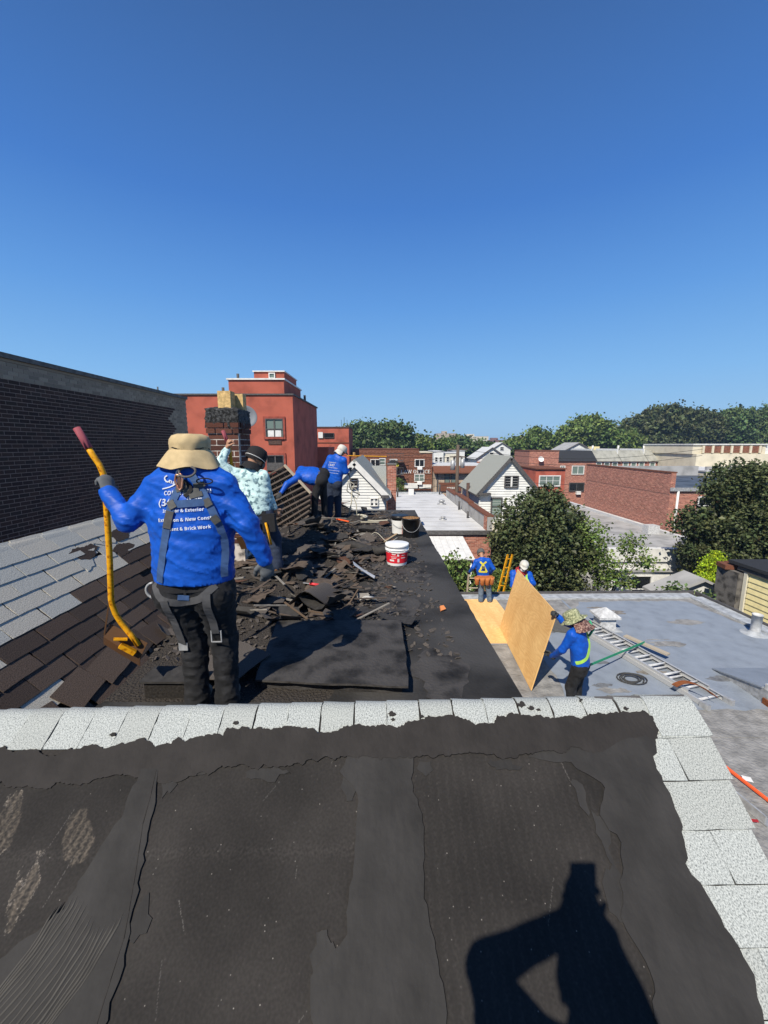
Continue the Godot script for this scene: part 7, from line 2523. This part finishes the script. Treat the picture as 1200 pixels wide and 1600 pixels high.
func front_worker() -> void:
	var J := {
		"neck": Vector3(-1.14, 9.865, -2.42), "hip": Vector3(-1.155, 9.14, -2.40), "head": Vector3(-1.145, 9.945, -2.45), "hup": Vector3(0, 1, -0.12), "fwd": Vector3(-0.06, 0, -1), "look": Vector3(-0.1, -0.25, -1),
		"shL": Vector3(-1.325, 9.745, -2.41), "shR": Vector3(-0.945, 9.75, -2.42),
		"elL": Vector3(-1.50, 9.565, -2.36), "wrL": Vector3(-1.635, 9.71, -2.42), "elR": Vector3(-0.815, 9.53, -2.40), "wrR": Vector3(-0.735, 9.31, -2.44),
		"knL": Vector3(-1.215, 8.76, -2.46), "anL": Vector3(-1.205, 8.40, -2.42), "knR": Vector3(-1.03, 8.76, -2.48), "anR": Vector3(-1.02, 8.40, -2.44),
	}
	var P := person("roofer in blue shirt and khaki neck flap hat, back turned, nearest", Vector3(-1.15, 8.31, -2.42), J,
		{"shirt": M.shirt_blue, "trousers": M.trousers_black, "glove": M.glove_grey, "boots": M.boots_grey, "cell": 0.0105, "hand_cell": 0.0045, "wide": 1.2, "belly": 1.08, "fold": 0.014, "hem": 0.05, "sleeve": 1.08, "trap": 1.3,
		"handL": [Vector3(-0.30, 0.75, -0.35), Vector3(-0.75, -0.1, -0.4), Vector3(0.5, 0.2, -0.85), 1.0], "handR": [Vector3(0.12, -1, -0.1), Vector3(-0.5, 0, -0.6), Vector3(-0.55, 0.0, 0.6), 0.42]}, CREW)
	var o: Node3D = P.node
	var f: Field = P.shirt
	# hat with its neck flap
	crown(P, [[0.106, 0.0], [0.108, 0.03], [0.111, 0.06], [0.109, 0.085], [0.096, 0.107], [0.065, 0.118], [0.0, 0.12]], M.hat_khaki, "hat_crown", 0.12, 0.03)
	drape(P, -1.75, 1.75, 0.106, 0.03, 0.172, -0.082, 0.06, M.hat_khaki, "neck_flap", 0.06, 0.15)
	var cord := []
	for k in 17:
		var t := lerpf(-1.6, 1.6, k / 16.0)
		cord.append(P.head + frame_of(P, 0.1) * Vector3(sin(t) * 0.108, 0.034 + 0.004 * sin(t * 7.0), cos(t) * 0.122))
	part("hat_cord", tube(cord, [0.0035], 5), M.cloth_black, o)
	drape(P, 1.9, 4.38, 0.105, 0.0, 0.145, -0.03, 0.03, M.hat_khaki, "hat_brim", 0.05)
	# what is printed on the back
	var r := Vector3(0.998, 0.04, 0.0)
	var u := Vector3(-0.04, 0.998, 0)
	var d := Vector3(0, 0, -1)
	var w := M.print_white as Material
	print_text("C", 0.03, f, Vector3(-1.23, 9.80, -2.42), Vector3(0.8, 0.6, 0), Vector3(-0.6, 0.8, 0), d, w, o)
	print_text("ns", 0.034, f, Vector3(-1.203, 9.80, -2.42), Vector3(0.85, -0.35, 0), Vector3(0.35, 0.85, 0), d, w, o)
	print_text("C", 0.03, f, Vector3(-1.165, 9.838, -2.42), Vector3(0.95, 0.3, 0), Vector3(-0.3, 0.95, 0), d, w, o)
	print_text("CONSTRUCTION", 0.25, f, Vector3(-1.234, 9.732, -2.42), r, u, d, w, o)
	print_text("(347", 0.105, f, Vector3(-1.262, 9.680, -2.42), r, u, d, w, o)
	print_text("0 46", 0.075, f, Vector3(-1.10, 9.700, -2.42), r, u, d, w, o)
	print_text("Interior & Exterior", 0.222, f, Vector3(-1.236, 9.634, -2.42), r, u, d, w, o)
	print_text("Extension & New Const.", 0.292, f, Vector3(-1.263, 9.582, -2.42), r, u, d, w, o)
	print_text("Cement & Brick Work", 0.26, f, Vector3(-1.242, 9.532, -2.42), r, u, d, w, o)
	var sw := begin()
	webbing(sw, f, Vector3(-1.2, 9.76, -2.42), Vector3.RIGHT, Vector3.UP, d, [Vector2(-0.045, -0.005), Vector2(0.02, 0.01), Vector2(0.055, 0.045)], 0.006, 0.0015)
	part("print", done(sw), w, o)
	# fall harness: shoulder straps that cross at the ring, and a cross strap
	var hs := begin()
	var O3 := Vector3(-1.14, 9.5, -2.42)
	var X := Vector3.RIGHT
	var Y := Vector3.UP
	webbing(hs, f, O3, X, Y, d, [Vector2(0.02, 0.30), Vector2(-0.01, 0.26), Vector2(-0.045, 0.17), Vector2(-0.08, 0.02), Vector2(-0.115, -0.12), Vector2(-0.15, -0.28)], 0.042, 0.006)
	webbing(hs, f, O3, X, Y, d, [Vector2(0.06, 0.33), Vector2(0.10, 0.27), Vector2(0.15, 0.165), Vector2(0.19, 0.06), Vector2(0.208, -0.05), Vector2(0.205, -0.16), Vector2(0.195, -0.27)], 0.042, 0.006)
	webbing(hs, f, O3, X, Y, d, [Vector2(-0.04, 0.172), Vector2(0.04, 0.178), Vector2(0.14, 0.182)], 0.042, 0.009)
	part("harness_strap", done(hs), M.web_blue, o)
	var hb := begin()
	webbing(hb, f, O3, X, Y, d, [Vector2(-0.05, 0.135), Vector2(-0.072, 0.04)], 0.045, 0.0115)
	part("harness_label", done(hb), M.web_grey, o)
	var pad := begin()
	for q in [[-0.04, 0.172, 0.0], [0.142, 0.178, 0.4], [0.18, 0.08, 0.4]]:
		webbing(pad, f, O3, X, Y, d, [Vector2(q[0] - 0.011, q[1] + 0.02), Vector2(q[0] + 0.011, q[1] - 0.02)], 0.042, 0.0125)
	part("stitched_pad", done(pad), M.cloth_grey, o)
	var rz := f.hit(Vector3(-1.085, 9.83, -1.9), d).z + 0.035
	var ring := []
	for k in 19:
		var t := TAU * k / 18
		ring.append(Vector3(-1.085 + cos(t) * 0.045, 9.853 + sin(t) * 0.027, rz + 0.01 - 0.02 * sin(t)))
	part("back_ring", tube(ring, [0.0065], 8), M.trim_grey, o)
	var hook := []
	for p in [[0.006, 0.03], [-0.018, 0.025], [-0.024, -0.005], [-0.013, -0.045], [-0.002, -0.058], [0.01, -0.045], [0.018, 0.005], [0.012, 0.028], [0.002, 0.034]]:
		hook.append(Vector3(-1.128 + p[0], 9.81 + p[1], rz + 0.018))
	part("carabiner", tube(hook, [0.006], 7), M.copper, o)
	var gate := begin()
	add_bar(gate, Vector3(-1.135, 9.83, rz + 0.012), Vector3(-1.13, 9.765, rz + 0.012), 0.022, 0.006)
	part("carabiner_gate", done(gate), M.trim_brown, o)
	var lump := begin()
	for q in [[0.01, 0.25, 0.06], [0.06, 0.235, 0.075], [0.10, 0.27, 0.06], [0.085, 0.215, 0.06]]:
		webbing(lump, f, O3, X, Y, d, [Vector2(q[0] - q[2] * 0.5, q[1]), Vector2(q[0] + q[2] * 0.5, q[1] + 0.015)], 0.028, 0.014)
	part("keeper_web", done(lump), M.cloth_grey, o)
	var dark := begin()
	webbing(dark, f, O3, X, Y, d, [Vector2(0.02, 0.305), Vector2(0.075, 0.25), Vector2(0.03, 0.215)], 0.02, 0.016)
	part("keeper_web", done(dark), M.cloth_black, o)
	var lp := []
	for k in 15:
		var t := TAU * k / 14
		lp.append(Vector3(-1.0 + cos(t) * 0.045, 9.80 + sin(t) * 0.016, rz - 0.005))
	part("lanyard_loop", tube(lp, [0.004], 6), M.cloth_black, o)
	# belt straps round the seat and thighs
	var g: Field = P.trousers
	var bl := begin()
	var B := Vector3(-1.155, 9.14, -2.42)
	webbing(bl, g, B, X, Y, d, [Vector2(-0.19, 0.06), Vector2(-0.14, -0.025), Vector2(-0.03, -0.055), Vector2(0.08, -0.03), Vector2(0.17, 0.05)], 0.042, 0.004)
	webbing(bl, g, B, X, Y, d, [Vector2(0.125, 0.01), Vector2(0.12, -0.12), Vector2(0.125, -0.28)], 0.046, 0.007)
	webbing(bl, g, B, X, Y, d, [Vector2(-0.115, -0.03), Vector2(-0.10, -0.2), Vector2(-0.085, -0.36)], 0.046, 0.006)
	part("leg_strap", done(bl), M.web_grey, o)
	var bk := begin()
	var c := g.hit(B + Vector3(0.126, -0.30, 0.5), d) + Vector3(0, 0, 0.012)
	for q in [[-0.03, 0.0, 0.005, 0.05], [0.03, 0.0, 0.005, 0.05]]:
		add_box(bk, c + Vector3(q[0], 0, 0), Vector3(0.006, 0.075, 0.006))
	for y in [0.035, -0.035]:
		add_box(bk, c + Vector3(0, y, 0), Vector3(0.054, 0.006, 0.0055))
	part("buckle", done(bk), M.galvanised, o)
	var bk2 := begin()
	add_box(bk2, g.hit(B + Vector3(-0.085, -0.37, 0.5), d) + Vector3(0, 0, 0.012), Vector3(0.055, 0.05, 0.008))
	part("buckle", done(bk2), M.galvanised, o)
	var bt := begin()
	webbing(bt, g, B, X, Y, d, [Vector2(-0.17, 0.045), Vector2(-0.06, 0.028), Vector2(0.06, 0.03), Vector2(0.17, 0.055)], 0.035, 0.002)
	part("belt", done(bt), M.cloth_black, o)
	var lo2 := begin()
	webbing(lo2, g, B, X, Y, d, [Vector2(0.0, 0.06), Vector2(0.0, 0.0)], 0.014, 0.007)
	part("belt_loop", done(lo2), M.trousers_black, o)
	var tag := begin()
	webbing(tag, g, B, X, Y, d, [Vector2(-0.04, -0.012), Vector2(0.02, -0.022)], 0.03, 0.01)
	part("rag_in_pocket", done(tag), M.web_blue, o)
	var gear := []
	for k in 12:
		var t := lerpf(0.2, 3.9, k / 11.0)
		gear.append(Vector3(-1.385 - 0.055 * sin(t) , 9.13 + 0.05 * cos(t), -2.37))
	part("hip_hook", tube(gear, [0.008], 7), M.galvanised, o)


func teal_worker() -> void:
	var J := {
		"neck": Vector3(-1.50, 9.69, -4.60), "hip": Vector3(-1.43, 9.20, -4.60), "head": Vector3(-1.45, 9.845, -4.66), "fwd": Vector3(-0.1, 0, -1), "look": Vector3(1.0, -0.15, -0.7),
		"elL": Vector3(-1.80, 9.79, -4.52), "wrL": Vector3(-1.735, 9.95, -4.58), "elR": Vector3(-1.33, 9.46, -4.62), "wrR": Vector3(-1.27, 9.28, -4.68),
		"shL": Vector3(-1.66, 9.66, -4.58), "shR": Vector3(-1.36, 9.64, -4.60),
		"knL": Vector3(-1.41, 8.92, -4.68), "anL": Vector3(-1.40, 8.62, -4.58), "knR": Vector3(-1.29, 8.92, -4.72), "anR": Vector3(-1.26, 8.62, -4.66),
	}
	var P := person("roofer in teal patterned hoodie and black beanie raising a tool by the chimney", Vector3(-1.35, 8.52, -4.62), J,
		{"size": 0.93, "shirt": M.hoodie_teal, "trousers": M.jeans_dark, "boots": M.boots_tan, "skin": M.skin, "cell": 0.014, "hand_cell": 0.007, "wide": 0.94, "belly": 1.0, "fold": 0.009, "hem": 0.02,
		"handL": [Vector3(0.25, 0.9, 0.0), Vector3(0.8, 0, -0.3), Vector3(0.2, 0.2, 0.9), 1.0]}, CREW)
	var o: Node3D = P.node
	crown(P, BEANIE, M.cloth_black, "beanie", 0.0, 0.01)
	# dust mask and its bands
	var m := begin(true)
	var b := frame_of(P)
	add_lathe(m, [[0.05, 0.0], [0.045, 0.02], [0.025, 0.038], [0.0, 0.042]], P.head + b * Vector3(0, -0.045, -0.085), 14, b * Basis.IDENTITY.rotated(Vector3.RIGHT, -PI / 2))
	part("dust_mask", done(m), M.cloth_grey, o)
	var band := []
	for k in 17:
		var t := TAU * k / 16
		band.append(P.head + b * Vector3(sin(t) * 0.104, 0.002 + 0.012 * cos(t), cos(t) * 0.118))
	part("mask_band", tube(band, [0.004], 5), M.white_paint, o)
	drape(P, -3.14, 3.14, 0.075, -0.06, 0.12, -0.15, 0.06, M.cloth_black, "neck_cloth")
	var st := begin()
	var g: Field = P.trousers
	webbing(st, g, P.hip, Vector3.RIGHT, Vector3.UP, Vector3(0, 0, -1), [Vector2(-0.17, 0.05), Vector2(0.0, 0.04), Vector2(0.17, 0.05)], 0.05, 0.004)
	part("tool_belt", done(st), M.cloth_black, o)
	part("tool_pouch", bar(P.hip + Vector3(0.14, 0.04, 0.08), P.hip + Vector3(0.15, -0.16, 0.09), 0.14, 0.08), M.cloth_black, o)
	part("hammer_handle", tube([P.hip + Vector3(0.12, -0.05, 0.15), P.hip + Vector3(0.17, -0.30, 0.14)], [0.013], 8), M.yellow_steel, o)


func bending_worker() -> void:
	var J := {
		"neck": Vector3(-1.70, 9.44, -8.22), "hip": Vector3(-1.28, 9.35, -8.25), "head": Vector3(-1.83, 9.33, -8.32), "fwd": Vector3(-0.3, -1, 0.0), "look": Vector3(-0.3, -1, -0.3), "left": Vector3(-0.1, -0.59, 0.78),
		"shL": Vector3(-1.71, 9.35, -8.05), "shR": Vector3(-1.68, 9.50, -8.36),
		"elL": Vector3(-1.88, 9.25, -7.92), "wrL": Vector3(-1.98, 9.08, -7.80), "elR": Vector3(-1.88, 9.2, -8.5), "wrR": Vector3(-1.98, 9.05, -8.35),
		"knL": Vector3(-1.38, 8.96, -8.14), "anL": Vector3(-1.40, 8.58, -8.10), "knR": Vector3(-1.24, 8.96, -8.36), "anR": Vector3(-1.22, 8.58, -8.34), "toes": Vector3(-1, 0, 0.3),
	}
	var P := person("roofer in blue shirt bent double over the lath panel", Vector3(-1.3, 8.49, -8.22), J,
		{"size": 0.9, "wide": 1.15, "belly": 1.12, "sleeve": 1.1, "seat": 1.25, "shirt": M.shirt_blue, "trousers": M.cloth_black, "glove": M.glove_dark, "boots": M.boots_tan, "cell": 0.018, "hand_cell": 0.009, "fold": 0.006, "hem": 0.02}, CREW)
	crown(P, CAP_PROF, M.cloth_white, "cap")
	var st := begin()
	webbing(st, P.trousers, P.hip, Vector3.RIGHT, Vector3.UP, Vector3(0, 0, -1), [Vector2(0.0, 0.12), Vector2(-0.06, 0.05), Vector2(-0.07, -0.1)], 0.035, 0.004)
	part("harness_strap", done(st), M.web_grey, P.node)


func standing_worker() -> void:
	var J := {
		"neck": Vector3(-1.02, 9.74, -8.98), "hip": Vector3(-1.09, 9.18, -8.98), "head": Vector3(-0.93, 9.87, -9.03), "fwd": Vector3(0.55, 0, -1), "look": Vector3(1.0, -0.5, -0.8),
		"elL": Vector3(-1.33, 9.44, -9.0), "wrL": Vector3(-1.18, 9.32, -9.16), "elR": Vector3(-0.83, 9.42, -8.92), "wrR": Vector3(-0.80, 9.44, -9.14),
		"knL": Vector3(-1.19, 8.80, -9.0), "anL": Vector3(-1.21, 8.46, -8.96), "knR": Vector3(-1.02, 8.80, -9.02), "anR": Vector3(-1.02, 8.46, -8.96),
	}
	var P := person("roofer in blue printed shirt and pale cap standing at the roof's far end", Vector3(-1.1, 8.37, -8.97), J,
		{"shirt": M.shirt_blue, "trousers": M.jeans_dark, "glove": M.glove_dark, "boots": M.boots_tan, "cell": 0.017, "hand_cell": 0.009, "fold": 0.006, "hem": -0.02}, CREW)
	crown(P, CAP_PROF, M.cloth_white, "cap", 0.1)
	peak(P, M.cloth_white, 0.09)
	drape(P, -1.5, 1.5, 0.09, -0.01, 0.12, -0.12, 0.05, M.cloth_white, "neck_cloth")
	var r := Vector3(0.98, -0.1, -0.17)
	var u := Vector3(0.08, 0.99, 0)
	var d := Vector3(-0.08, 0, -1).normalized()
	for k in 5:
		print_text(["CONSTRUCT", "(347", "Interior & Exterior", "Extension & New Const.", "Cement & Brick Work"][k], [0.16, 0.13, 0.2, 0.25, 0.22][k], P.shirt, Vector3(-1.20 - 0.004 * k, 9.63 - 0.055 * k, -8.98), r, u, d, M.print_white, P.node)


func pouch_worker() -> void:
	var J := {
		"neck": Vector3(2.545, 7.07, -10.28), "hip": Vector3(2.60, 6.54, -10.28), "head": Vector3(2.54, 7.19, -10.40), "fwd": Vector3(0.05, 0, -1), "look": Vector3(0, -0.7, -1),
		"elL": Vector3(2.31, 6.86, -10.25), "wrL": Vector3(2.26, 6.70, -10.40), "elR": Vector3(2.83, 6.84, -10.22), "wrR": Vector3(2.80, 6.66, -10.40),
		"knL": Vector3(2.55, 6.24, -10.30), "anL": Vector3(2.54, 6.0, -10.24), "knR": Vector3(2.75, 6.24, -10.30), "anR": Vector3(2.77, 6.0, -10.24),
	}
	var P := person("roofer with orange tool pouches standing on the flat plywood, back turned", Vector3(2.6, 5.92, -10.25), J,
		{"shirt": M.shirt_blue, "trousers": M.jeans_light, "glove": M.glove_dark, "boots": M.boots_tan, "cell": 0.018, "hand_cell": 0.009, "wide": 1.0, "size": 0.88, "hem": 0.02}, CREW)
	crown(P, CAP_PROF, M.cloth_grey, "cap", 0.0)
	peak(P, M.cloth_grey, 0.08)
	var o: Node3D = P.node
	var st := begin()
	for l in [[Vector2(-0.02, 0.10), Vector2(-0.11, -0.10)], [Vector2(-0.02, 0.10), Vector2(0.09, -0.10)], [Vector2(-0.11, -0.09), Vector2(0.09, -0.09)], [Vector2(-0.09, 0.17), Vector2(-0.02, 0.10)], [Vector2(0.07, 0.17), Vector2(-0.02, 0.10)]]:
		webbing(st, P.shirt, Vector3(2.565, 6.86, -10.28), Vector3.RIGHT, Vector3.UP, Vector3(0, 0, -1), l, 0.045, 0.006)
	part("harness_strap", done(st), M.web_yellow, o)
	part("back_plate", bar(Vector3(2.545, 6.93, -10.13), Vector3(2.545, 6.86, -10.12), 0.07, 0.02), M.cloth_grey, o)
	for q in [[-0.19, 0.17], [-0.06, 0.13], [0.07, 0.13], [0.19, 0.17]]:
		var c: Vector3 = Vector3(2.60 + q[0], 6.55, -10.13 - 0.3 * absf(q[0]))
		part("tool_pouch", lathe([[0.0, -0.13], [0.05, -0.125], [0.062, 0.0], [0.075, 0.07], [0.06, 0.07], [0.0, 0.02]], c, 10), M.tool_leather, o)
	part("tool_belt", bar(Vector3(2.40, 6.63, -10.16), Vector3(2.80, 6.63, -10.16), 0.05, 0.07), M.tool_leather, o)


func masked_worker() -> void:
	var J := {
		"neck": Vector3(3.11, 7.16, -8.95), "hip": Vector3(3.09, 6.66, -8.92), "head": Vector3(3.135, 7.31, -8.88), "fwd": Vector3(-0.15, 0, 1), "look": Vector3(-0.35, -0.35, 1),
		"elL": Vector3(3.36, 6.92, -8.82), "wrL": Vector3(3.16, 6.98, -8.66), "elR": Vector3(2.90, 6.86, -8.85), "wrR": Vector3(3.03, 7.02, -8.66),
		"knL": Vector3(3.17, 6.28, -8.90), "anL": Vector3(3.17, 5.99, -8.97), "knR": Vector3(2.98, 6.28, -8.90), "anR": Vector3(2.96, 5.99, -8.97),
	}
	var P := person("roofer in white cap and dust mask facing camera behind the plywood", Vector3(3.1, 5.91, -8.94), J,
		{"shirt": M.shirt_blue, "trousers": M.trousers_black, "glove": M.glove_dark, "boots": M.boots_tan, "cell": 0.016, "hand_cell": 0.008, "wide": 1.05, "size": 0.95, "hem": -0.02}, CREW)
	var o: Node3D = P.node
	crown(P, CAP_PROF, M.cloth_white, "cap", 0.0)
	peak(P, M.cloth_white, 0.07)
	var m := begin(true)
	var b := frame_of(P)
	add_lathe(m, [[0.052, 0.0], [0.047, 0.022], [0.026, 0.04], [0.0, 0.045]], P.head + b * Vector3(0, -0.045, -0.08), 14, b * Basis.IDENTITY.rotated(Vector3.RIGHT, -PI / 2))
	part("dust_mask", done(m), M.white_paint, o)
	drape(P, -3.14, 3.14, 0.085, -0.075, 0.135, -0.15, 0.06, M.cloth_red, "red_hood")
	var st := begin()
	for l in [[Vector2(-0.10, 0.14), Vector2(-0.11, -0.2)], [Vector2(0.09, 0.14), Vector2(0.09, -0.2)]]:
		webbing(st, P.shirt, Vector3(3.11, 7.0, -8.9), Vector3.RIGHT, Vector3.UP, Vector3(0, 0, -1), l, 0.045, 0.006)
	part("harness_strap", done(st), M.web_lime, o)
	part("lanyard", tube([Vector3(2.92, 6.75, -8.75), Vector3(2.84, 6.55, -8.7), Vector3(2.80, 6.35, -8.72)], [0.022], 6), M.web_lime, o)


func camo_worker() -> void:
	var J := {
		"neck": Vector3(2.90, 7.31, -5.75), "hip": Vector3(2.96, 6.72, -5.72), "head": Vector3(2.83, 7.44, -5.80), "fwd": Vector3(-0.8, 0, -0.6), "look": Vector3(-1, -0.3, -0.5), "shL": Vector3(2.77, 7.23, -5.66), "shR": Vector3(2.98, 7.25, -5.92),
		"elL": Vector3(2.67, 6.97, -5.72), "wrL": Vector3(2.64, 6.72, -5.98), "elR": Vector3(2.86, 7.22, -6.16), "wrR": Vector3(2.80, 7.28, -6.28),
		"knL": Vector3(2.84, 6.36, -5.72), "anL": Vector3(2.86, 5.99, -5.62), "knR": Vector3(3.00, 6.36, -5.86), "anR": Vector3(3.02, 5.99, -5.84), "toes": Vector3(-1, 0, -0.5),
	}
	var P := person("roofer in camouflage hat and neck cloth gripping the plywood edge", Vector3(2.93, 5.91, -5.72), J,
		{"shirt": M.shirt_blue, "trousers": M.trousers_black, "glove": M.glove_dark, "boots": M.boots_tan, "cell": 0.014, "hand_cell": 0.007, "wide": 1.05, "size": 0.98, "hem": 0.0,
		"handL": [Vector3(-0.2, 0.0, -1), Vector3(-1, 0, 0), Vector3(0, 1, 0), 0.8], "handR": [Vector3(-0.7, 0.6, 0.3), Vector3(-0.4, -0.5, 0.6), Vector3(0.4, 0.3, 0.8), 0.9]}, CREW)
	var o: Node3D = P.node
	crown(P, [[0.108, 0.0], [0.108, 0.04], [0.104, 0.08], [0.09, 0.108], [0.05, 0.12], [0.0, 0.121]], M.camo_green, "hat_crown", 0.0, 0.02)
	drape(P, -PI, PI, 0.109, 0.005, 0.175, -0.035, 0.10, M.camo_green, "hat_brim", 0.05)
	drape(P, -1.7, 1.7, 0.10, -0.02, 0.19, -0.23, 0.07, M.camo_brown, "neck_cloth", 0.0, 0.3)
	var st := begin()
	for l in [[Vector2(0.10, 0.17), Vector2(0.13, 0.0), Vector2(0.06, -0.17), Vector2(-0.10, -0.25)]]:
		webbing(st, P.shirt, Vector3(2.92, 7.08, -5.75), Vector3.RIGHT, Vector3.UP, Vector3(0, 0, -1), l, 0.05, 0.008)
	part("harness_strap", done(st), M.web_lime, o)
	part("lanyard", tube([Vector3(3.04, 7.2, -5.7), Vector3(3.08, 7.33, -5.66), Vector3(3.03, 7.44, -5.70)], [0.018], 6), M.strap_green, o)
	var be := begin()
	webbing(be, P.trousers, P.hip, Vector3.RIGHT, Vector3.UP, Vector3(0, 0, -1), [Vector2(-0.15, 0.04), Vector2(0.0, 0.035), Vector2(0.14, 0.05)], 0.04, 0.005)
	part("belt", done(be), M.cloth_black, o)


func yellow_vest_figure() -> void:
	var b := Vector3(1.5, 6.4, -51.2)
	var J := {
		"neck": b + Vector3(0, 1.42, 0), "hip": b + Vector3(0, 0.88, 0), "head": b + Vector3(0, 1.6, 0.03), "fwd": Vector3(0, 0, 1),
		"elL": b + Vector3(0.3, 1.12, 0.05), "wrL": b + Vector3(0.22, 0.95, 0.22), "elR": b + Vector3(-0.3, 1.12, 0.05), "wrR": b + Vector3(-0.22, 0.95, 0.22),
		"knL": b + Vector3(0.1, 0.48, 0.03), "anL": b + Vector3(0.1, 0.09, 0), "knR": b + Vector3(-0.1, 0.48, 0.03), "anR": b + Vector3(-0.1, 0.09, 0),
	}
	var P := person("tiny figure in a yellow vest on the distant fire escape landing", b, J,
		{"shirt": M.web_yellow, "trousers": M.cloth_grey, "boots": M.cloth_black, "cell": 0.04, "hand_cell": 0.02, "fold": 0.0}, "")
	crown(P, CAP_PROF, M.cloth_white, "cap")


# whoever takes the picture: arms raised with the phone, just behind the lens; only the shadow is seen
func photographer() -> void:
	var b := Vector3(0.0, 8.17, 0.36)
	var J := {
		"neck": Vector3(-0.066, 9.617, 0.20), "hip": Vector3(-0.06, 9.04, 0.26), "head": Vector3(-0.037, 9.81, 0.187), "fwd": Vector3(0.49, 0, -0.87), "look": Vector3(0.1, 0, -1),
		"shL": Vector3(-0.22, 9.64, 0.11), "shR": Vector3(0.108, 9.58, 0.298),
		"elL": Vector3(-0.316, 9.835, 0.139), "wrL": Vector3(-0.06, 9.875, 0.065), "elR": Vector3(0.03, 9.83, 0.41), "wrR": Vector3(0.05, 9.85, 0.075),
		"knL": Vector3(-0.14, 8.65, 0.20), "anL": Vector3(-0.15, 8.27, 0.30), "knR": Vector3(0.06, 8.65, 0.30), "anR": Vector3(0.06, 8.26, 0.42),
	}
	var P := person("person standing behind the camera holding a phone up", b, J,
		{"shirt": M.cloth_grey, "trousers": M.jeans_dark, "boots": M.boots_grey, "cell": 0.016, "hand_cell": 0.007, "wide": 1.12, "sleeve": 0.92, "fold": 0.006,
		"handL": [Vector3(0.4, 0.8, -0.3), Vector3(0.6, 0, -0.4), Vector3(0, 0.3, 0.9), 0.8], "handR": [Vector3(-0.4, 0.8, -0.3), Vector3(-0.6, 0, -0.4), Vector3(0, 0.3, 0.9), 0.8]}, "")
	crown(P, CAP_PROF, M.hair, "hair")
	var ph := thing("phone", "black phone held up by the person behind the camera", "phone", Vector3(0, 9.93, 0.03))
	bx("case", Vector3(0.0, 9.945, 0.026), Vector3(0.08, 0.165, 0.011), M.black_plastic, ph, Basis.IDENTITY.rotated(Vector3.RIGHT, -0.1626))
